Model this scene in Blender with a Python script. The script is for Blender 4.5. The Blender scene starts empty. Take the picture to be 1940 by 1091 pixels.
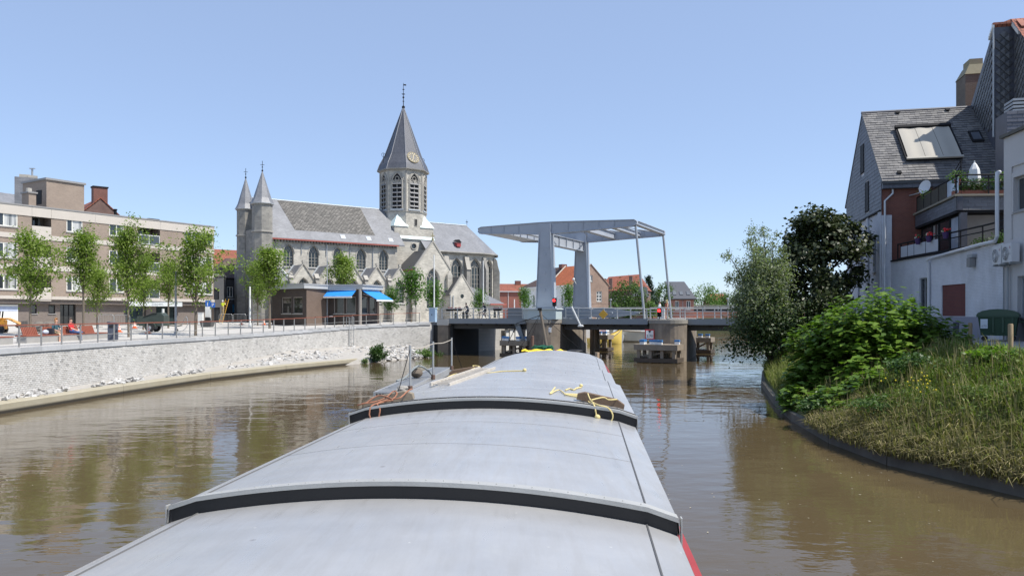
import bpy, math, random
import numpy as np
from mathutils import Vector, Matrix
SC = bpy.context.scene
COL = SC.collection
R = math.radians
EYE = 4.2            # camera height above the canal water (z = 0)
FPX = 1450.0         # focal length in pixels of the 1940 px wide photograph
HOR = 597.0          # row of the horizon
# ---------------------------------------------------------------- camera, sky, sun, exposure
cam_d = bpy.data.cameras.new('camera')
cam = bpy.data.objects.new('camera', cam_d)
COL.objects.link(cam)
cam.location = (0, 0, EYE)
cam.rotation_euler = (R(90), 0, 0)
cam_d.sensor_width = 36.0
cam_d.lens = 36.0 * FPX / 1940.0
cam_d.shift_y = (HOR - 545.5) / 1940.0
cam_d.clip_start = 0.1
cam_d.clip_end = 3000.0
SC.camera = cam
SUN_EL, SUN_AZ = 58.0, 111.0      # azimuth clockwise from +Y
world = bpy.data.worlds.new('World')
SC.world = world
world.use_nodes = True
wn = world.node_tree
bg = wn.nodes.get('Background')
sky = wn.nodes.new('ShaderNodeTexSky')
sky.sky_type = 'NISHITA'
sky.sun_disc = False
sky.sun_elevation = R(SUN_EL)
sky.sun_rotation = R(SUN_AZ)
sky.altitude = 0.0
sky.air_density = 0.8
sky.dust_density = 0.25
sky.ozone_density = 2.5
hz_mix = wn.nodes.new('ShaderNodeMix'); hz_mix.data_type = 'RGBA'      # pale summer haze evens the clear sky out
hz_mix.inputs[0].default_value = 0.5
hz_mix.inputs[7].default_value = (2.55, 3.25, 4.75, 1)
wn.links.new(sky.outputs['Color'], hz_mix.inputs[6])
wn.links.new(hz_mix.outputs[2], bg.inputs['Color'])
bg.inputs['Strength'].default_value = 0.147
sun_d = bpy.data.lights.new('sun', 'SUN')
sun_d.energy = 4.6
sun_d.angle = R(0.53)
sun_d.color = (1.0, 0.95, 0.87)
sun = bpy.data.objects.new('sun', sun_d)
COL.objects.link(sun)
sv = Vector((math.sin(R(SUN_AZ)) * math.cos(R(SUN_EL)), math.cos(R(SUN_AZ)) * math.cos(R(SUN_EL)), math.sin(R(SUN_EL))))
sun.rotation_euler = sv.to_track_quat('Z', 'Y').to_euler()
sun.location = (60, -10, 80)
SC.view_settings.view_transform = 'Standard'
SC.view_settings.look = 'None'
SC.view_settings.exposure = 0.40
SC.view_settings.gamma = 1.0
SC.view_settings.use_curve_mapping = False
# ---------------------------------------------------------------- places
def X(px, Y):
    return (px - 970.0) / FPX * Y
def Z(py, Y):
    return EYE - (py - HOR) / FPX * Y
class Frame:
    """horizontal frame: a runs along u, b along the left-hand normal of u, z up"""
    def __init__(s, ox, oy, ux, uy, oz=0.0):
        l = math.hypot(ux, uy)
        s.o = (ox, oy, oz); s.u = (ux / l, uy / l); s.v = (-uy / l, ux / l)
    def __call__(s, p):
        a, b, z = p
        return (s.o[0] + s.u[0] * a + s.v[0] * b, s.o[1] + s.u[1] * a + s.v[1] * b, s.o[2] + z)
    def rot(s):
        return math.atan2(s.u[1], s.u[0])
    def a_at(s, px, b=0.0):
        """the a on the line of constant b that is seen along the direction px"""
        t = (px - 970.0) / FPX
        ox = s.o[0] + s.v[0] * b; oy = s.o[1] + s.v[1] * b
        return (t * oy - ox) / (s.u[0] - t * s.u[1])
    def sub(s, a, b, z=0.0):
        p = s((a, b, z))
        return Frame(p[0], p[1], s.u[0], s.u[1], p[2])
# ---------------------------------------------------------------- mesh builder
class MB:
    def __init__(s, fr=None):
        s.v = []; s.f = []; s.mi = []; s.fr = fr; s.m = 0
    def add(s, vs, fs):
        n = len(s.v)
        if s.fr: vs = [s.fr(p) for p in vs]
        s.v.extend(tuple(p) for p in vs)
        for f in fs:
            s.f.append(tuple(i + n for i in f)); s.mi.append(s.m)
    def face(s, *ps):
        s.add(ps, [tuple(range(len(ps)))])
    def box(s, x0, x1, y0, y1, z0, z1):
        v = [(x0,y0,z0),(x1,y0,z0),(x1,y1,z0),(x0,y1,z0),(x0,y0,z1),(x1,y0,z1),(x1,y1,z1),(x0,y1,z1)]
        s.add(v, [(3,2,1,0),(4,5,6,7),(0,1,5,4),(1,2,6,5),(2,3,7,6),(3,0,4,7)])
    def cbox(s, c, sx, sy, sz, rot=0.0, tilt=None):
        M = Matrix.Rotation(rot, 3, 'Z')
        if tilt is not None: M = M @ tilt
        v = []
        for dz in (-.5, .5):
            for dx, dy in ((-.5,-.5),(.5,-.5),(.5,.5),(-.5,.5)):
                p = M @ Vector((dx*sx, dy*sy, dz*sz)); v.append((c[0]+p.x, c[1]+p.y, c[2]+p.z))
        s.add(v, [(3,2,1,0),(4,5,6,7),(0,1,5,4),(1,2,6,5),(2,3,7,6),(3,0,4,7)])
    def _ext(s, A, B):
        n = len(A)
        fs = [tuple(range(n-1, -1, -1)), tuple(range(n, 2*n))]
        for i in range(n):
            j = (i+1) % n
            fs.append((i, j, n+j, n+i))
        s.add(list(A) + list(B), fs)
    def prism(s, poly, z0, z1):
        s._ext([(p[0], p[1], z0) for p in poly], [(p[0], p[1], z1) for p in poly])
    def vprism(s, poly, b0, b1):
        s._ext([(p[0], b0, p[1]) for p in poly], [(p[0], b1, p[1]) for p in poly])
    def xprism(s, poly, a0, a1):
        s._ext([(a0, p[0], p[1]) for p in poly], [(a1, p[0], p[1]) for p in poly])
    def loft(s, rings, cap0=True, cap1=True, closed=True):
        n = len(rings[0]); vs = [p for r in rings for p in r]; fs = []
        for k in range(len(rings)-1):
            for i in range(n if closed else n-1):
                j = (i+1) % n
                fs.append((k*n+i, k*n+j, (k+1)*n+j, (k+1)*n+i))
        if cap0: fs.append(tuple(range(n-1, -1, -1)))
        if cap1: fs.append(tuple((len(rings)-1)*n + i for i in range(n)))
        s.add(vs, fs)
    def tube(s, pts, r, n=6, closed=False):
        pts = [Vector(p) for p in pts]
        rr = r if isinstance(r, (list, tuple)) else [r]*len(pts)
        rings = []; m = len(pts); N = None
        for i in range(m):
            if closed: d = pts[(i+1) % m] - pts[i-1]
            else: d = pts[min(i+1, m-1)] - pts[max(i-1, 0)]
            if d.length < 1e-9: d = Vector((0,0,1))
            d.normalize()
            if N is None:
                N = d.cross(Vector((0,0,1)))
                if N.length < 1e-3: N = d.cross(Vector((1,0,0)))
            N = N - d * N.dot(d)
            if N.length < 1e-6: N = d.cross(Vector((1,0,0)))
            N.normalize(); B = d.cross(N)
            rings.append([tuple(pts[i] + (N*math.cos(t) + B*math.sin(t))*rr[i]) for t in [2*math.pi*k/n for k in range(n)]])
        if closed:
            rings.append(rings[0]); s.loft(rings, False, False)
        else: s.loft(rings)
    def lathe(s, prof, c=(0,0), n=12, ph=0.0, cap0=True, cap1=True):
        rings = [[(c[0]+r*math.cos(ph+2*math.pi*k/n), c[1]+r*math.sin(ph+2*math.pi*k/n), z) for k in range(n)] for r, z in prof]
        s.loft(rings, cap0, cap1)
    def cyl(s, c, r, z0, z1, n=12):
        s.lathe([(r, z0), (r, z1)], c, n)
    def ball(s, c, r, n=10, m=6, sx=1, sy=1, sz=1):
        rings = []
        for k in range(m+1):
            t = -math.pi/2 + math.pi*k/m
            q = max(math.cos(t), .02)*r
            rings.append([(c[0]+q*sx*math.cos(2*math.pi*i/n), c[1]+q*sy*math.sin(2*math.pi*i/n), c[2]+r*sz*math.sin(t)) for i in range(n)])
        s.loft(rings)
    def wall(s, a0, a1, z0, z1, b, ops=(), deep=0.25):
        """wall face at b seen from -b, with real openings (s0, s1, z0, z1, arched) and their reveals"""
        xs = sorted(set([a0, a1] + [o[0] for o in ops] + [o[1] for o in ops]))
        zs = sorted(set([z0, z1] + [o[2] for o in ops] + [o[3] for o in ops]))
        xs = [x for x in xs if a0-1e-6 <= x <= a1+1e-6]; zs = [z for z in zs if z0-1e-6 <= z <= z1+1e-6]
        for i in range(len(xs)-1):
            for j in range(len(zs)-1):
                cx = (xs[i]+xs[i+1])/2; cz = (zs[j]+zs[j+1])/2
                if any(o[0] < cx < o[1] and o[2] < cz < o[3] for o in ops): continue
                s.face((xs[i],b,zs[j]),(xs[i+1],b,zs[j]),(xs[i+1],b,zs[j+1]),(xs[i],b,zs[j+1]))
        for o in ops:
            arched = len(o) > 4 and o[4]
            out = arch_outline(*o[:4]) if arched else [(o[0],o[2]),(o[1],o[2]),(o[1],o[3]),(o[0],o[3])]
            n = len(out)
            for k in range(n):
                p, q = out[k], out[(k+1) % n]
                s.face((p[0],b,p[1]),(q[0],b,q[1]),(q[0],b+deep,q[1]),(p[0],b+deep,p[1]))
            if arched:
                m = (o[0]+o[1])/2
                L = [p for p in out[2:] if p[0] >= m-1e-6]; Rr = [p for p in out[2:] if p[0] <= m+1e-6]
                for arc, cx in ((L, o[1]), (Rr, o[0])):
                    for k in range(len(arc)-1):
                        s.face((cx,b,o[3]),(arc[k][0],b,arc[k][1]),(arc[k+1][0],b,arc[k+1][1]))
    def build(s, name, mat, parent=None, smooth=False, kind=None, recalc=True, label=None, uv=True, local=False):
        me = bpy.data.meshes.new(name)
        me.from_pydata(s.v, [], s.f)
        mats = mat if isinstance(mat, (list, tuple)) else [mat]
        for m in mats: me.materials.append(m)
        if len(mats) > 1: me.polygons.foreach_set('material_index', s.mi)
        if recalc:
            import bmesh
            bm = bmesh.new(); bm.from_mesh(me)
            bmesh.ops.recalc_face_normals(bm, faces=bm.faces)
            bm.to_mesh(me); bm.free()
        if uv: auto_uv(me)
        if smooth:
            me.polygons.foreach_set('use_smooth', [True]*len(me.polygons))
            try: me.set_sharp_from_angle(angle=R(40))
            except Exception: pass
        me.update()
        o = link(name, me, None if local else parent, kind, label)
        if local: o.parent = parent; CH.setdefault(parent.name, []).append(o)
        return o
def arch_outline(s0, s1, z0, z1, n=6):
    w = s1 - s0; h = min(w*0.866, (z1-z0)*.7); zs = z1 - h
    pts = [(s0, z0), (s1, z0)]
    k = h/(w*0.866)
    for i in range(n+1):
        t = R(60)*i/n
        pts.append((s0 + w*math.cos(t), zs + k*w*math.sin(t)))
    for i in range(1, n+1):
        t = R(60)*(n-i)/n
        pts.append((s1 - w*math.cos(t), zs + k*w*math.sin(t)))
    return pts
def auto_uv(me):
    """metre-scaled uv: u runs horizontally along a face, v up it"""
    nl = len(me.loops)
    if nl == 0: return
    co = np.empty(len(me.vertices)*3, 'f'); me.vertices.foreach_get('co', co); co = co.reshape(-1, 3)
    vi = np.empty(nl, 'i'); me.loops.foreach_get('vertex_index', vi)
    npoly = len(me.polygons)
    nr = np.empty(npoly*3, 'f'); me.polygons.foreach_get('normal', nr); nr = nr.reshape(-1, 3)
    lt = np.empty(npoly, 'i'); me.polygons.foreach_get('loop_total', lt)
    T = np.stack([-nr[:,1], nr[:,0], np.zeros(npoly)], 1)
    L = np.linalg.norm(T, axis=1); flat = L < .02
    T[flat] = (1,0,0); L[flat] = 1; T = T/L[:,None]
    B = np.cross(nr, T)
    # a canonical sign so that neighbouring faces run on
    Tl = np.repeat(T, lt, 0); Bl = np.repeat(B, lt, 0); P = co[vi]
    uvs = np.stack([(P*Tl).sum(1), (P*Bl).sum(1)], 1).astype('f')
    ul = me.uv_layers.new(name='UVMap')
    ul.data.foreach_set('uv', uvs.ravel())
CH = {}
def wmat(o):
    m = o.matrix_basis.copy()
    if o.parent: m = wmat(o.parent) @ o.matrix_parent_inverse @ m
    return m
def link(name, data, parent=None, kind=None, label=None):
    o = bpy.data.objects.new(name, data)
    COL.objects.link(o)
    if parent is not None:
        o.parent = parent
        o.matrix_parent_inverse = wmat(parent).inverted()
        CH.setdefault(parent.name, []).append(o)
    if kind: o['kind'] = kind
    if label: o['label'] = label
    return o
def tag(o, label, cat, group=None):
    o['label'] = label; o['category'] = cat
    if group: o['group'] = group
    return o
def thing(name, label, cat, loc=(0,0,0), rot=0.0, group=None):
    o = bpy.data.objects.new(name, None)
    COL.objects.link(o)
    o.location = loc; o.rotation_euler = (0, 0, rot)
    o.empty_display_size = .3
    return tag(o, label, cat, group)
def struct(o):
    o['kind'] = 'structure'; return o
def dup(src, parent=None, loc=None, rot=None, label=None, group=None, scale=None):
    c = src.copy(); COL.objects.link(c)
    if parent is not None:
        c.parent = parent; CH.setdefault(parent.name, []).append(c)
    for k in CH.get(src.name, []): dup(k, c)
    if loc is not None: c.location = loc
    if rot is not None: c.rotation_euler = (0, 0, rot)
    if scale is not None: c.scale = scale if isinstance(scale, (tuple, list)) else (scale,)*3
    if label: c['label'] = label
    if group: c['group'] = group
    return c
# ---------------------------------------------------------------- materials
MATS = {}
class NT:
    def __init__(s, name):
        s.mat = bpy.data.materials.new(name); s.mat.use_nodes = True
        s.t = s.mat.node_tree; s.b = s.t.nodes.get('Principled BSDF'); s.out = s.t.nodes.get('Material Output')
    def n(s, typ, **kw):
        nd = s.t.nodes.new(typ)
        for k, v in kw.items():
            if hasattr(nd, k) and k not in nd.inputs: setattr(nd, k, v)
            else: nd.inputs[k].default_value = v
        return nd
    def l(s, a, b): s.t.links.new(a, b)
    def coords(s, kind='UV'):
        if not hasattr(s, 'tc'): s.tc = s.n('ShaderNodeTexCoord')
        return s.tc.outputs[kind]
    def noise(s, scale, detail=4, kind='Object', rough=.55, stretch=None):
        nd = s.n('ShaderNodeTexNoise'); nd.inputs['Scale'].default_value = scale; nd.inputs['Detail'].default_value = detail
        nd.inputs['Roughness'].default_value = rough
        src = s.coords(kind)
        if stretch:
            mp = s.n('ShaderNodeMapping'); mp.inputs['Scale'].default_value = stretch; s.l(src, mp.inputs['Vector']); src = mp.outputs['Vector']
        s.l(src, nd.inputs['Vector'])
        return nd.outputs['Fac']
    def ramp(s, fac, stops):
        r = s.n('ShaderNodeValToRGB'); e = r.color_ramp.elements
        while len(e) < len(stops): e.new(.5)
        for k, (p, c) in enumerate(stops):
            e[k].position = p; e[k].color = tuple(c)+(1,) if not isinstance(c, (int, float)) else (c, c, c, 1)
        s.l(fac, r.inputs['Fac']); return r.outputs['Color']
    def mix(s, fac, a, b, mode='MIX'):
        m = s.n('ShaderNodeMix'); m.data_type = 'RGBA'; m.blend_type = mode
        for sock, val in ((m.inputs[0], fac), (m.inputs[6], a), (m.inputs[7], b)):
            if isinstance(val, (int, float)): sock.default_value = val
            elif isinstance(val, (tuple, list)): sock.default_value = tuple(val)+(1,)
            else: s.l(val, sock)
        return m.outputs[2]
    def bump(s, h, strength=.3, dist=.01, prev=None):
        b = s.n('ShaderNodeBump'); b.inputs['Strength'].default_value = strength; b.inputs['Distance'].default_value = dist
        s.l(h, b.inputs['Height'])
        if prev is not None: s.l(prev, b.inputs['Normal'])
        return b.outputs['Normal']
    def fin(s, col, rough=.7, normal=None, metal=0.0, spec=None):
        if isinstance(col, (tuple, list)): s.b.inputs['Base Color'].default_value = tuple(col)+(1,)
        else: s.l(col, s.b.inputs['Base Color'])
        if isinstance(rough, (int, float)): s.b.inputs['Roughness'].default_value = rough
        else: s.l(rough, s.b.inputs['Roughness'])
        s.b.inputs['Metallic'].default_value = metal
        if spec is not None: s.b.inputs['Specular IOR Level'].default_value = spec
        if normal is not None: s.l(normal, s.b.inputs['Normal'])
        return s.mat
def sc3(c, k): return tuple(min(1, x*k) for x in c)
def plain(name, c, rough=.6, var=.12, scale=3.0, metal=0.0, bump=.0, bscale=40, spec=None, fine=.06):
    if name in MATS: return MATS[name]
    t = NT(name)
    col = t.mix(t.noise(scale, 5), sc3(c, 1-var*1.6), sc3(c, 1+var*1.6))
    if fine: col = t.mix(t.noise(scale*14, 3), t.mix(.5, col, sc3(c, 1-fine*2)), t.mix(.5, col, sc3(c, 1+fine*2)))
    nm = t.bump(t.noise(bscale, 4), bump, .01) if bump else None
    MATS[name] = t.fin(col, rough, nm, metal, spec); return MATS[name]
def brickmat(name, c1, c2, mortar, w=.22, h=.075, ms=.01, var=.25, rough=.85, bump=.6, stain=0.0, stainc=(.1,.1,.1), big=.6):
    if name in MATS: return MATS[name]
    t = NT(name)
    br = t.n('ShaderNodeTexBrick')
    br.offset = .5
    for k, v in (('Scale', 1.0), ('Mortar Size', ms), ('Brick Width', w), ('Row Height', h), ('Bias', 0.0), ('Mortar Smooth', .1)):
        br.inputs[k].default_value = v
    br.inputs['Color1'].default_value = tuple(c1)+(1,); br.inputs['Color2'].default_value = tuple(c2)+(1,); br.inputs['Mortar'].default_value = tuple(mortar)+(1,)
    t.l(t.coords('UV'), br.inputs['Vector'])
    col = br.outputs['Color']
    n = t.noise(big, 6, rough=.65)
    col = t.mix(1.0, col, t.ramp(n, [(.25, 1-var), (.75, 1+var*.45)]), 'MULTIPLY')
    if stain:
        sm = t.ramp(t.noise(.35, 6, rough=.7, stretch=(1,1,.35)), [(.52, 0.0), (.72, stain)])
        col = t.mix(sm, col, stainc)
    inv = t.n('ShaderNodeMath', operation='SUBTRACT'); inv.inputs[0].default_value = 1.0; t.l(br.outputs['Fac'], inv.inputs[1])
    nm = t.bump(inv.outputs[0], bump, .008)
    nm = t.bump(t.noise(25, 4), .25, .01, nm)
    MATS[name] = t.fin(col, rough, nm); return MATS[name]
def islandmat(name, stops, rough=.8, per='island', nz=.25, bump=.2, bscale=18, spec=None):
    if name in MATS: return MATS[name]
    t = NT(name)
    if per == 'island': f = t.n('ShaderNodeNewGeometry').outputs['Random Per Island']
    else: f = t.n('ShaderNodeObjectInfo').outputs['Random']
    col = t.ramp(f, stops)
    col = t.mix(1.0, col, t.ramp(t.noise(4, 6, rough=.7), [(.25, 1-nz), (.75, 1+nz*.3)]), 'MULTIPLY')
    col = t.mix(1.0, col, t.ramp(t.noise(.45, 6, rough=.7), [(.33, 1-nz*.7), (.6, 1.03)]), 'MULTIPLY')
    MATS[name] = t.fin(col, rough, t.bump(t.noise(bscale, 5), bump, .01), 0.0, spec); return MATS[name]
def leafmat(name, cols, rough=.5, trans=.35):
    t = NT(name)
    f = t.n('ShaderNodeNewGeometry').outputs['Random Per Island']
    col = t.ramp(f, [(i/(len(cols)-1), c) for i, c in enumerate(cols)])
    col = t.mix(1.0, col, t.ramp(t.noise(.8, 3), [(.3, .8), (.7, 1.1)]), 'MULTIPLY')
    t.fin(col, rough, None, 0.0, .3)
    tr = t.n('ShaderNodeBsdfTranslucent')
    t.l(t.mix(1.0, col, (1.0, 1.25, .5), 'MULTIPLY'), tr.inputs['Color'])
    ms = t.n('ShaderNodeMixShader'); ms.inputs['Fac'].default_value = trans
    t.l(t.b.outputs[0], ms.inputs[1]); t.l(tr.outputs[0], ms.inputs[2]); t.l(ms.outputs[0], t.out.inputs['Surface'])
    MATS[name] = t.mat; return t.mat
def glassmat(name, c=(.02,.025,.03), rough=.04, curtain=None):
    if name in MATS: return MATS[name]
    t = NT(name)
    col = t.mix(t.noise(.7, 4), sc3(c, .6), sc3(c, 1.5)) if not curtain else t.mix(t.ramp(t.noise(2.2, 2, stretch=(1,1,.05)), [(.4, 0.0), (.6, 1.0)]), c, curtain)
    nm = t.bump(t.noise(1.2, 2), .04, .05)
    MATS[name] = t.fin(col, rough, nm, 0.0, .8); return MATS[name]
def emit(name, c, s):
    t = NT(name); t.fin(c, .4)
    t.b.inputs['Emission Color'].default_value = tuple(c)+(1,); t.b.inputs['Emission Strength'].default_value = s
    MATS[name] = t.mat; return t.mat
def text(name, body, size, mat, M, parent=None, depth=.004, sx=1.0):
    cu = bpy.data.curves.new(name, 'FONT'); cu.body = body; cu.size = size; cu.align_x = 'CENTER'; cu.align_y = 'CENTER'; cu.extrude = depth/2
    cu.resolution_u = 3
    o = bpy.data.objects.new('tmp_text', cu); COL.objects.link(o)
    bpy.context.view_layer.update()
    me = bpy.data.meshes.new_from_object(o.evaluated_get(bpy.context.evaluated_depsgraph_get()))
    bpy.data.objects.remove(o)
    me.transform(M @ Matrix.Diagonal((sx, 1, 1, 1)))
    me.materials.clear(); me.materials.append(mat)
    return link(name, me, parent)
def upright(p, nx, ny):
    """matrix standing text up at p, read by someone looking against (nx, ny)"""
    n = Vector((nx, ny, 0)).normalized(); z = Vector((0,0,1)); x = z.cross(n)
    M = Matrix.Identity(4)
    for i in range(3): M[i][0] = x[i]; M[i][1] = z[i]; M[i][2] = n[i]; M[i][3] = p[i]
    return M
# ================================================================ materials shared by several things
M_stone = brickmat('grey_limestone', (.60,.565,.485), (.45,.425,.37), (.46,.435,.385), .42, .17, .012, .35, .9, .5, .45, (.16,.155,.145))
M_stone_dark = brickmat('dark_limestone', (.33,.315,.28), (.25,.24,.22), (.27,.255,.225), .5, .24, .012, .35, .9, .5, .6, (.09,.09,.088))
M_trimstone = plain('dressed_stone', (.37,.35,.31), .85, .2, 1.2, bump=.3)
M_lightstone = plain('pale_stone', (.55,.54,.51), .8, .1, 2)
M_slate = brickmat('church_slate', (.19,.195,.21), (.235,.24,.255), (.14,.142,.15), .3, .16, .008, .3, .5, .5, .0)
M_slate_moss = brickmat('mossy_slate', (.11,.105,.095), (.225,.21,.19), (.06,.057,.052), .5, .3, .05, .5, .75, .7, .5, (.10,.095,.085), 2.2)
M_lead = plain('lead_flashing', (.45,.48,.50), .5, .08, 2)
M_teal = plain('pale_copper_flashing', (.60,.72,.71), .5, .08, 2)
M_redgutter = plain('red_gutter', (.36,.10,.075), .5, .15, 3)
M_glassd = glassmat('dark_leaded_glass', (.018,.025,.028), .15)
M_glass = glassmat('window_glass', (.03,.036,.042), .03)
M_curtain = glassmat('curtained_glass', (.05,.055,.06), .05, (.5,.5,.48))
M_white = plain('white_paint', (.74,.74,.71), .45, .05, 2)
M_cream = plain('cream_paint', (.74,.73,.66), .5, .05, 2)
M_black = plain('black_paint', (.018,.018,.02), .75, .1, 3, spec=.15)
M_dark = plain('dark_interior', (.012,.012,.014), .8, .1, 3)
M_greysteel = plain('grey_steel', (.30,.32,.34), .45, .1, 3)
M_galv = plain('galvanised_steel', (.42,.43,.43), .4, .1, 5, .6)
M_wood = plain('weathered_wood', (.26,.215,.165), .8, .3, 2, bump=.4)
M_redwood = plain('red_brown_hardwood', (.27,.085,.05), .55, .2, 3)
M_conc = plain('pale_concrete', (.50,.48,.44), .85, .12, .8, bump=.3)
M_skin = plain('skin', (.60,.36,.26), .55, .05, 3)
M_ochre = plain('ochre_paint', (.75,.42,.04), .45, .1, 3)
M_rubber = plain('black_rubber', (.015,.015,.016), .6, .1, 5)
M_redtile = brickmat('red_roof_tile', (.36,.115,.06), (.27,.085,.05), (.12,.04,.03), .25, .3, .03, .3, .8, .8)
M_orangetile = brickmat('orange_roof_tile', (.56,.16,.055), (.46,.12,.045), (.22,.07,.03), .25, .3, .03, .2, .8, .8)
M_browntile = brickmat('brown_roof_tile', (.135,.085,.075), (.10,.065,.058), (.05,.035,.03), .25, .3, .03, .3, .8, .8)
# ================================================================ water
t = NT('brown_canal_water')
n1 = t.noise(.5, 3, stretch=(.6, 1, 1)); n2 = t.noise(2.2, 3, stretch=(.55, 1, 1)); n3 = t.noise(.09, 3)
amp = t.ramp(n3, [(.38, .12), (.62, 1.0)])
mul = t.n('ShaderNodeMath', operation='MULTIPLY'); t.l(n2, mul.inputs[0]); t.l(amp, mul.inputs[1])
nm = t.bump(n1, .35, .11)
nm = t.bump(mul.outputs[0], .45, .036, nm)
wc = t.mix(t.noise(.16, 5), (.074,.053,.027), (.112,.085,.046))
t.fin(wc, .04, nm, 0.0, .5); t.b.inputs['IOR'].default_value = 1.33
M_water = t.mat
mb = MB(); mb.face((-400,-60,0),(400,-60,0),(400,700,0),(-400,700,0))
struct(mb.build('canal_water', M_water))
# ================================================================ left bank: outline of the quay and the plaza behind it
BR = Frame(3.45, 77.0, .899, -.438)             # bridge frame: origin at the near portal leg, a along the road
QW = [(-25.6,14,2.66),(-24.3,25,2.66),(-23.5,35,2.66),(-23.0,45,2.66),(-21.6,55,2.68),(-19.0,66,2.83),(-15.5,76,3.12),(-8.6,81.9,3.45)]
LB2 = [(-1.4,92.6,3.5),(5,107,3.4),(12.4,125,3.3),(17.6,138,3.3),(22.5,150,3.3),(40,195,3.3),(75,280,3.3)]
ZB = 3.25
inl = [(-1,0)]*4 + [(-.98,.2),(-.93,.36),(-.8,.6),(-.90,.43)] + [(-.9,.43)]*4 + [(-.8,.6)]*3
LFT = QW + LB2
def zl(x, y):
    """height of the plaza"""
    best = (1e9, 3)
    for (x0,y0,z0),(x1,y1,z1) in zip(LFT[:-1], LFT[1:]):
        dx, dy = x1-x0, y1-y0
        k = max(0, min(1, ((x-x0)*dx+(y-y0)*dy)/(dx*dx+dy*dy)))
        d = math.hypot(x-x0-k*dx, y-y0-k*dy)
        if d < best[0]: best = (d, z0+k*(z1-z0))
    return best[1] + (ZB - best[1])*min(1, best[0]/22.0)
rows = []
for dist in (0.0, 4, 10, 22, 60, 420):
    row = []
    for (x,y,z),(dx,dy) in zip(LFT, inl):
        px_, py_ = x+dx*dist, y+dy*dist
        row.append((px_, py_, z if dist == 0 else (zl(px_, py_) if dist < 60 else ZB)))
    rows.append(row)
mb = MB(); mb.loft(rows, False, False, closed=False)
# the quay faces beyond the bridge go down to the water
for (x0,y0,z0),(x1,y1,z1) in zip(LFT[:-1], LFT[1:]):
    mb.face((x0-.08,y0+.05,z0-.06),(x1-.08,y1+.05,z1-.06),(x1-.08,y1+.05,-1),(x0-.08,y0+.05,-1))
M_pave = brickmat('plaza_paving', (.50,.48,.45), (.44,.425,.40), (.34,.33,.31), .8, .4, .012, .2, .85, .15, .25, (.40,.34,.29), .25)
struct(mb.build('plaza_paving', M_pave, recalc=False))
# ================================================================ right bank
RB = [(60,118),(38,86),(26.5,68),(21.2,62.5),(17.4,53),(14.9,45.5),(12.4,36),(11.2,30.5),(10.5,25.2),(10.6,21.5),(11.9,17.6),(14.4,12.5),(20,5),(30,-8)]
RC = [(62,116),(41,84),(30,65),(25,60),(21.3,53.5),(19.5,46.5),(18.4,39),(17.6,33.5),(16.4,28),(15.7,24),(16.3,19.5),(18,14.5),(23,6.5),(33,-6)]
def lerp(p, q, k): return (p[0]+(q[0]-p[0])*k, p[1]+(q[1]-p[1])*k)
RKZ = .32
def slope_pt(i, k):
    """point on the bank between kerb (k=0) and crest (k=1); i may be fractional"""
    i0 = min(int(i), len(RB)-2); f = i-i0
    p = lerp(RB[i0], RB[i0+1], f); q = lerp(RC[i0], RC[i0+1], f)
    x, y = lerp(p, q, k)
    if k == 0: return (x+.12, y, RKZ-.03)
    z = RKZ + (2.93-RKZ)*(k**.8) + (.13*math.sin(x*1.7+y*1.1)+.10*math.sin(x*3.1-y*2.3)+.06*math.sin(y*4.3+x))*math.sin(k*math.pi)
    return (x, y, z)
mb = MB(); rows = []
NI = (len(RB)-1)*6
for k in (0.0,.05,.12,.2,.3,.4,.5,.6,.7,.8,.9,1.0):
    rows.append([slope_pt(i/6, k) for i in range(NI+1)])
mb.loft(rows, False, False, closed=False)
M_soil = plain('grassy_soil', (.085,.095,.028), .95, .35, 1.2, bump=.6, bscale=12)
struct(mb.build('grass_bank_ground', M_soil, recalc=False))
rows = [[slope_pt(i/6, 1.0) for i in range(NI+1)]]
for dist, z in ((1.2, 3.04),(4, 3.12),(30, 3.15),(330, 3.2)):
    rows.append([(p[0]+dist, p[1]+.25*dist*(1 if p[1] > 30 else -.4), z) for p in rows[0]])
mb = MB(); mb.loft(rows, False, False, closed=False)
struct(mb.build('paved_lane', plain('lane_concrete', (.30,.29,.285), .9, .12, .8, bump=.3), recalc=False))
# the concrete kerb along the water
kerb = thing('bank_kerb', 'low grey concrete edging along the waterline of the overgrown right bank', 'kerb', (11,23,0))
for i in range(len(RB)-1):
    p, q = Vector(RB[i]+(0,)), Vector(RB[i+1]+(0,))
    n = max(1, int((q-p).length/4.0))
    for k in range(n):
        a = p.lerp(q, (k+.004)/n); b = p.lerp(q, (k+.996)/n)
        d = (b-a).normalized(); nn = Vector((-d.y, d.x, 0))*-1
        if nn.x > 0: nn = -nn
        mb = MB()
        mb._ext([tuple(a+nn*.12+Vector((0,0,-.8))), tuple(a-nn*.22+Vector((0,0,-.8))), tuple(a-nn*.22+Vector((0,0,RKZ))), tuple(a+nn*.08+Vector((0,0,RKZ)))],
                [tuple(b+nn*.12+Vector((0,0,-.8))), tuple(b-nn*.22+Vector((0,0,-.8))), tuple(b-nn*.22+Vector((0,0,RKZ))), tuple(b+nn*.08+Vector((0,0,RKZ)))])
        mb.build('kerb_block', plain('kerb_concrete', (.15,.14,.115), .9, .6, 1.6, bump=.4), kerb)
# far ground beyond the bend of the canal
mb = MB(); mb.face((40,238,3.28),(700,180,3.28),(700,900,3.28),(-500,900,3.28),(60,270,3.28))
mb.face((40,238,3.28),(700,180,3.28),(700,180,-1),(40,238,-1))
struct(mb.build('far_ground', plain('far_grass', (.09,.11,.05), .95, .2, .1), recalc=False))
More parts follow.
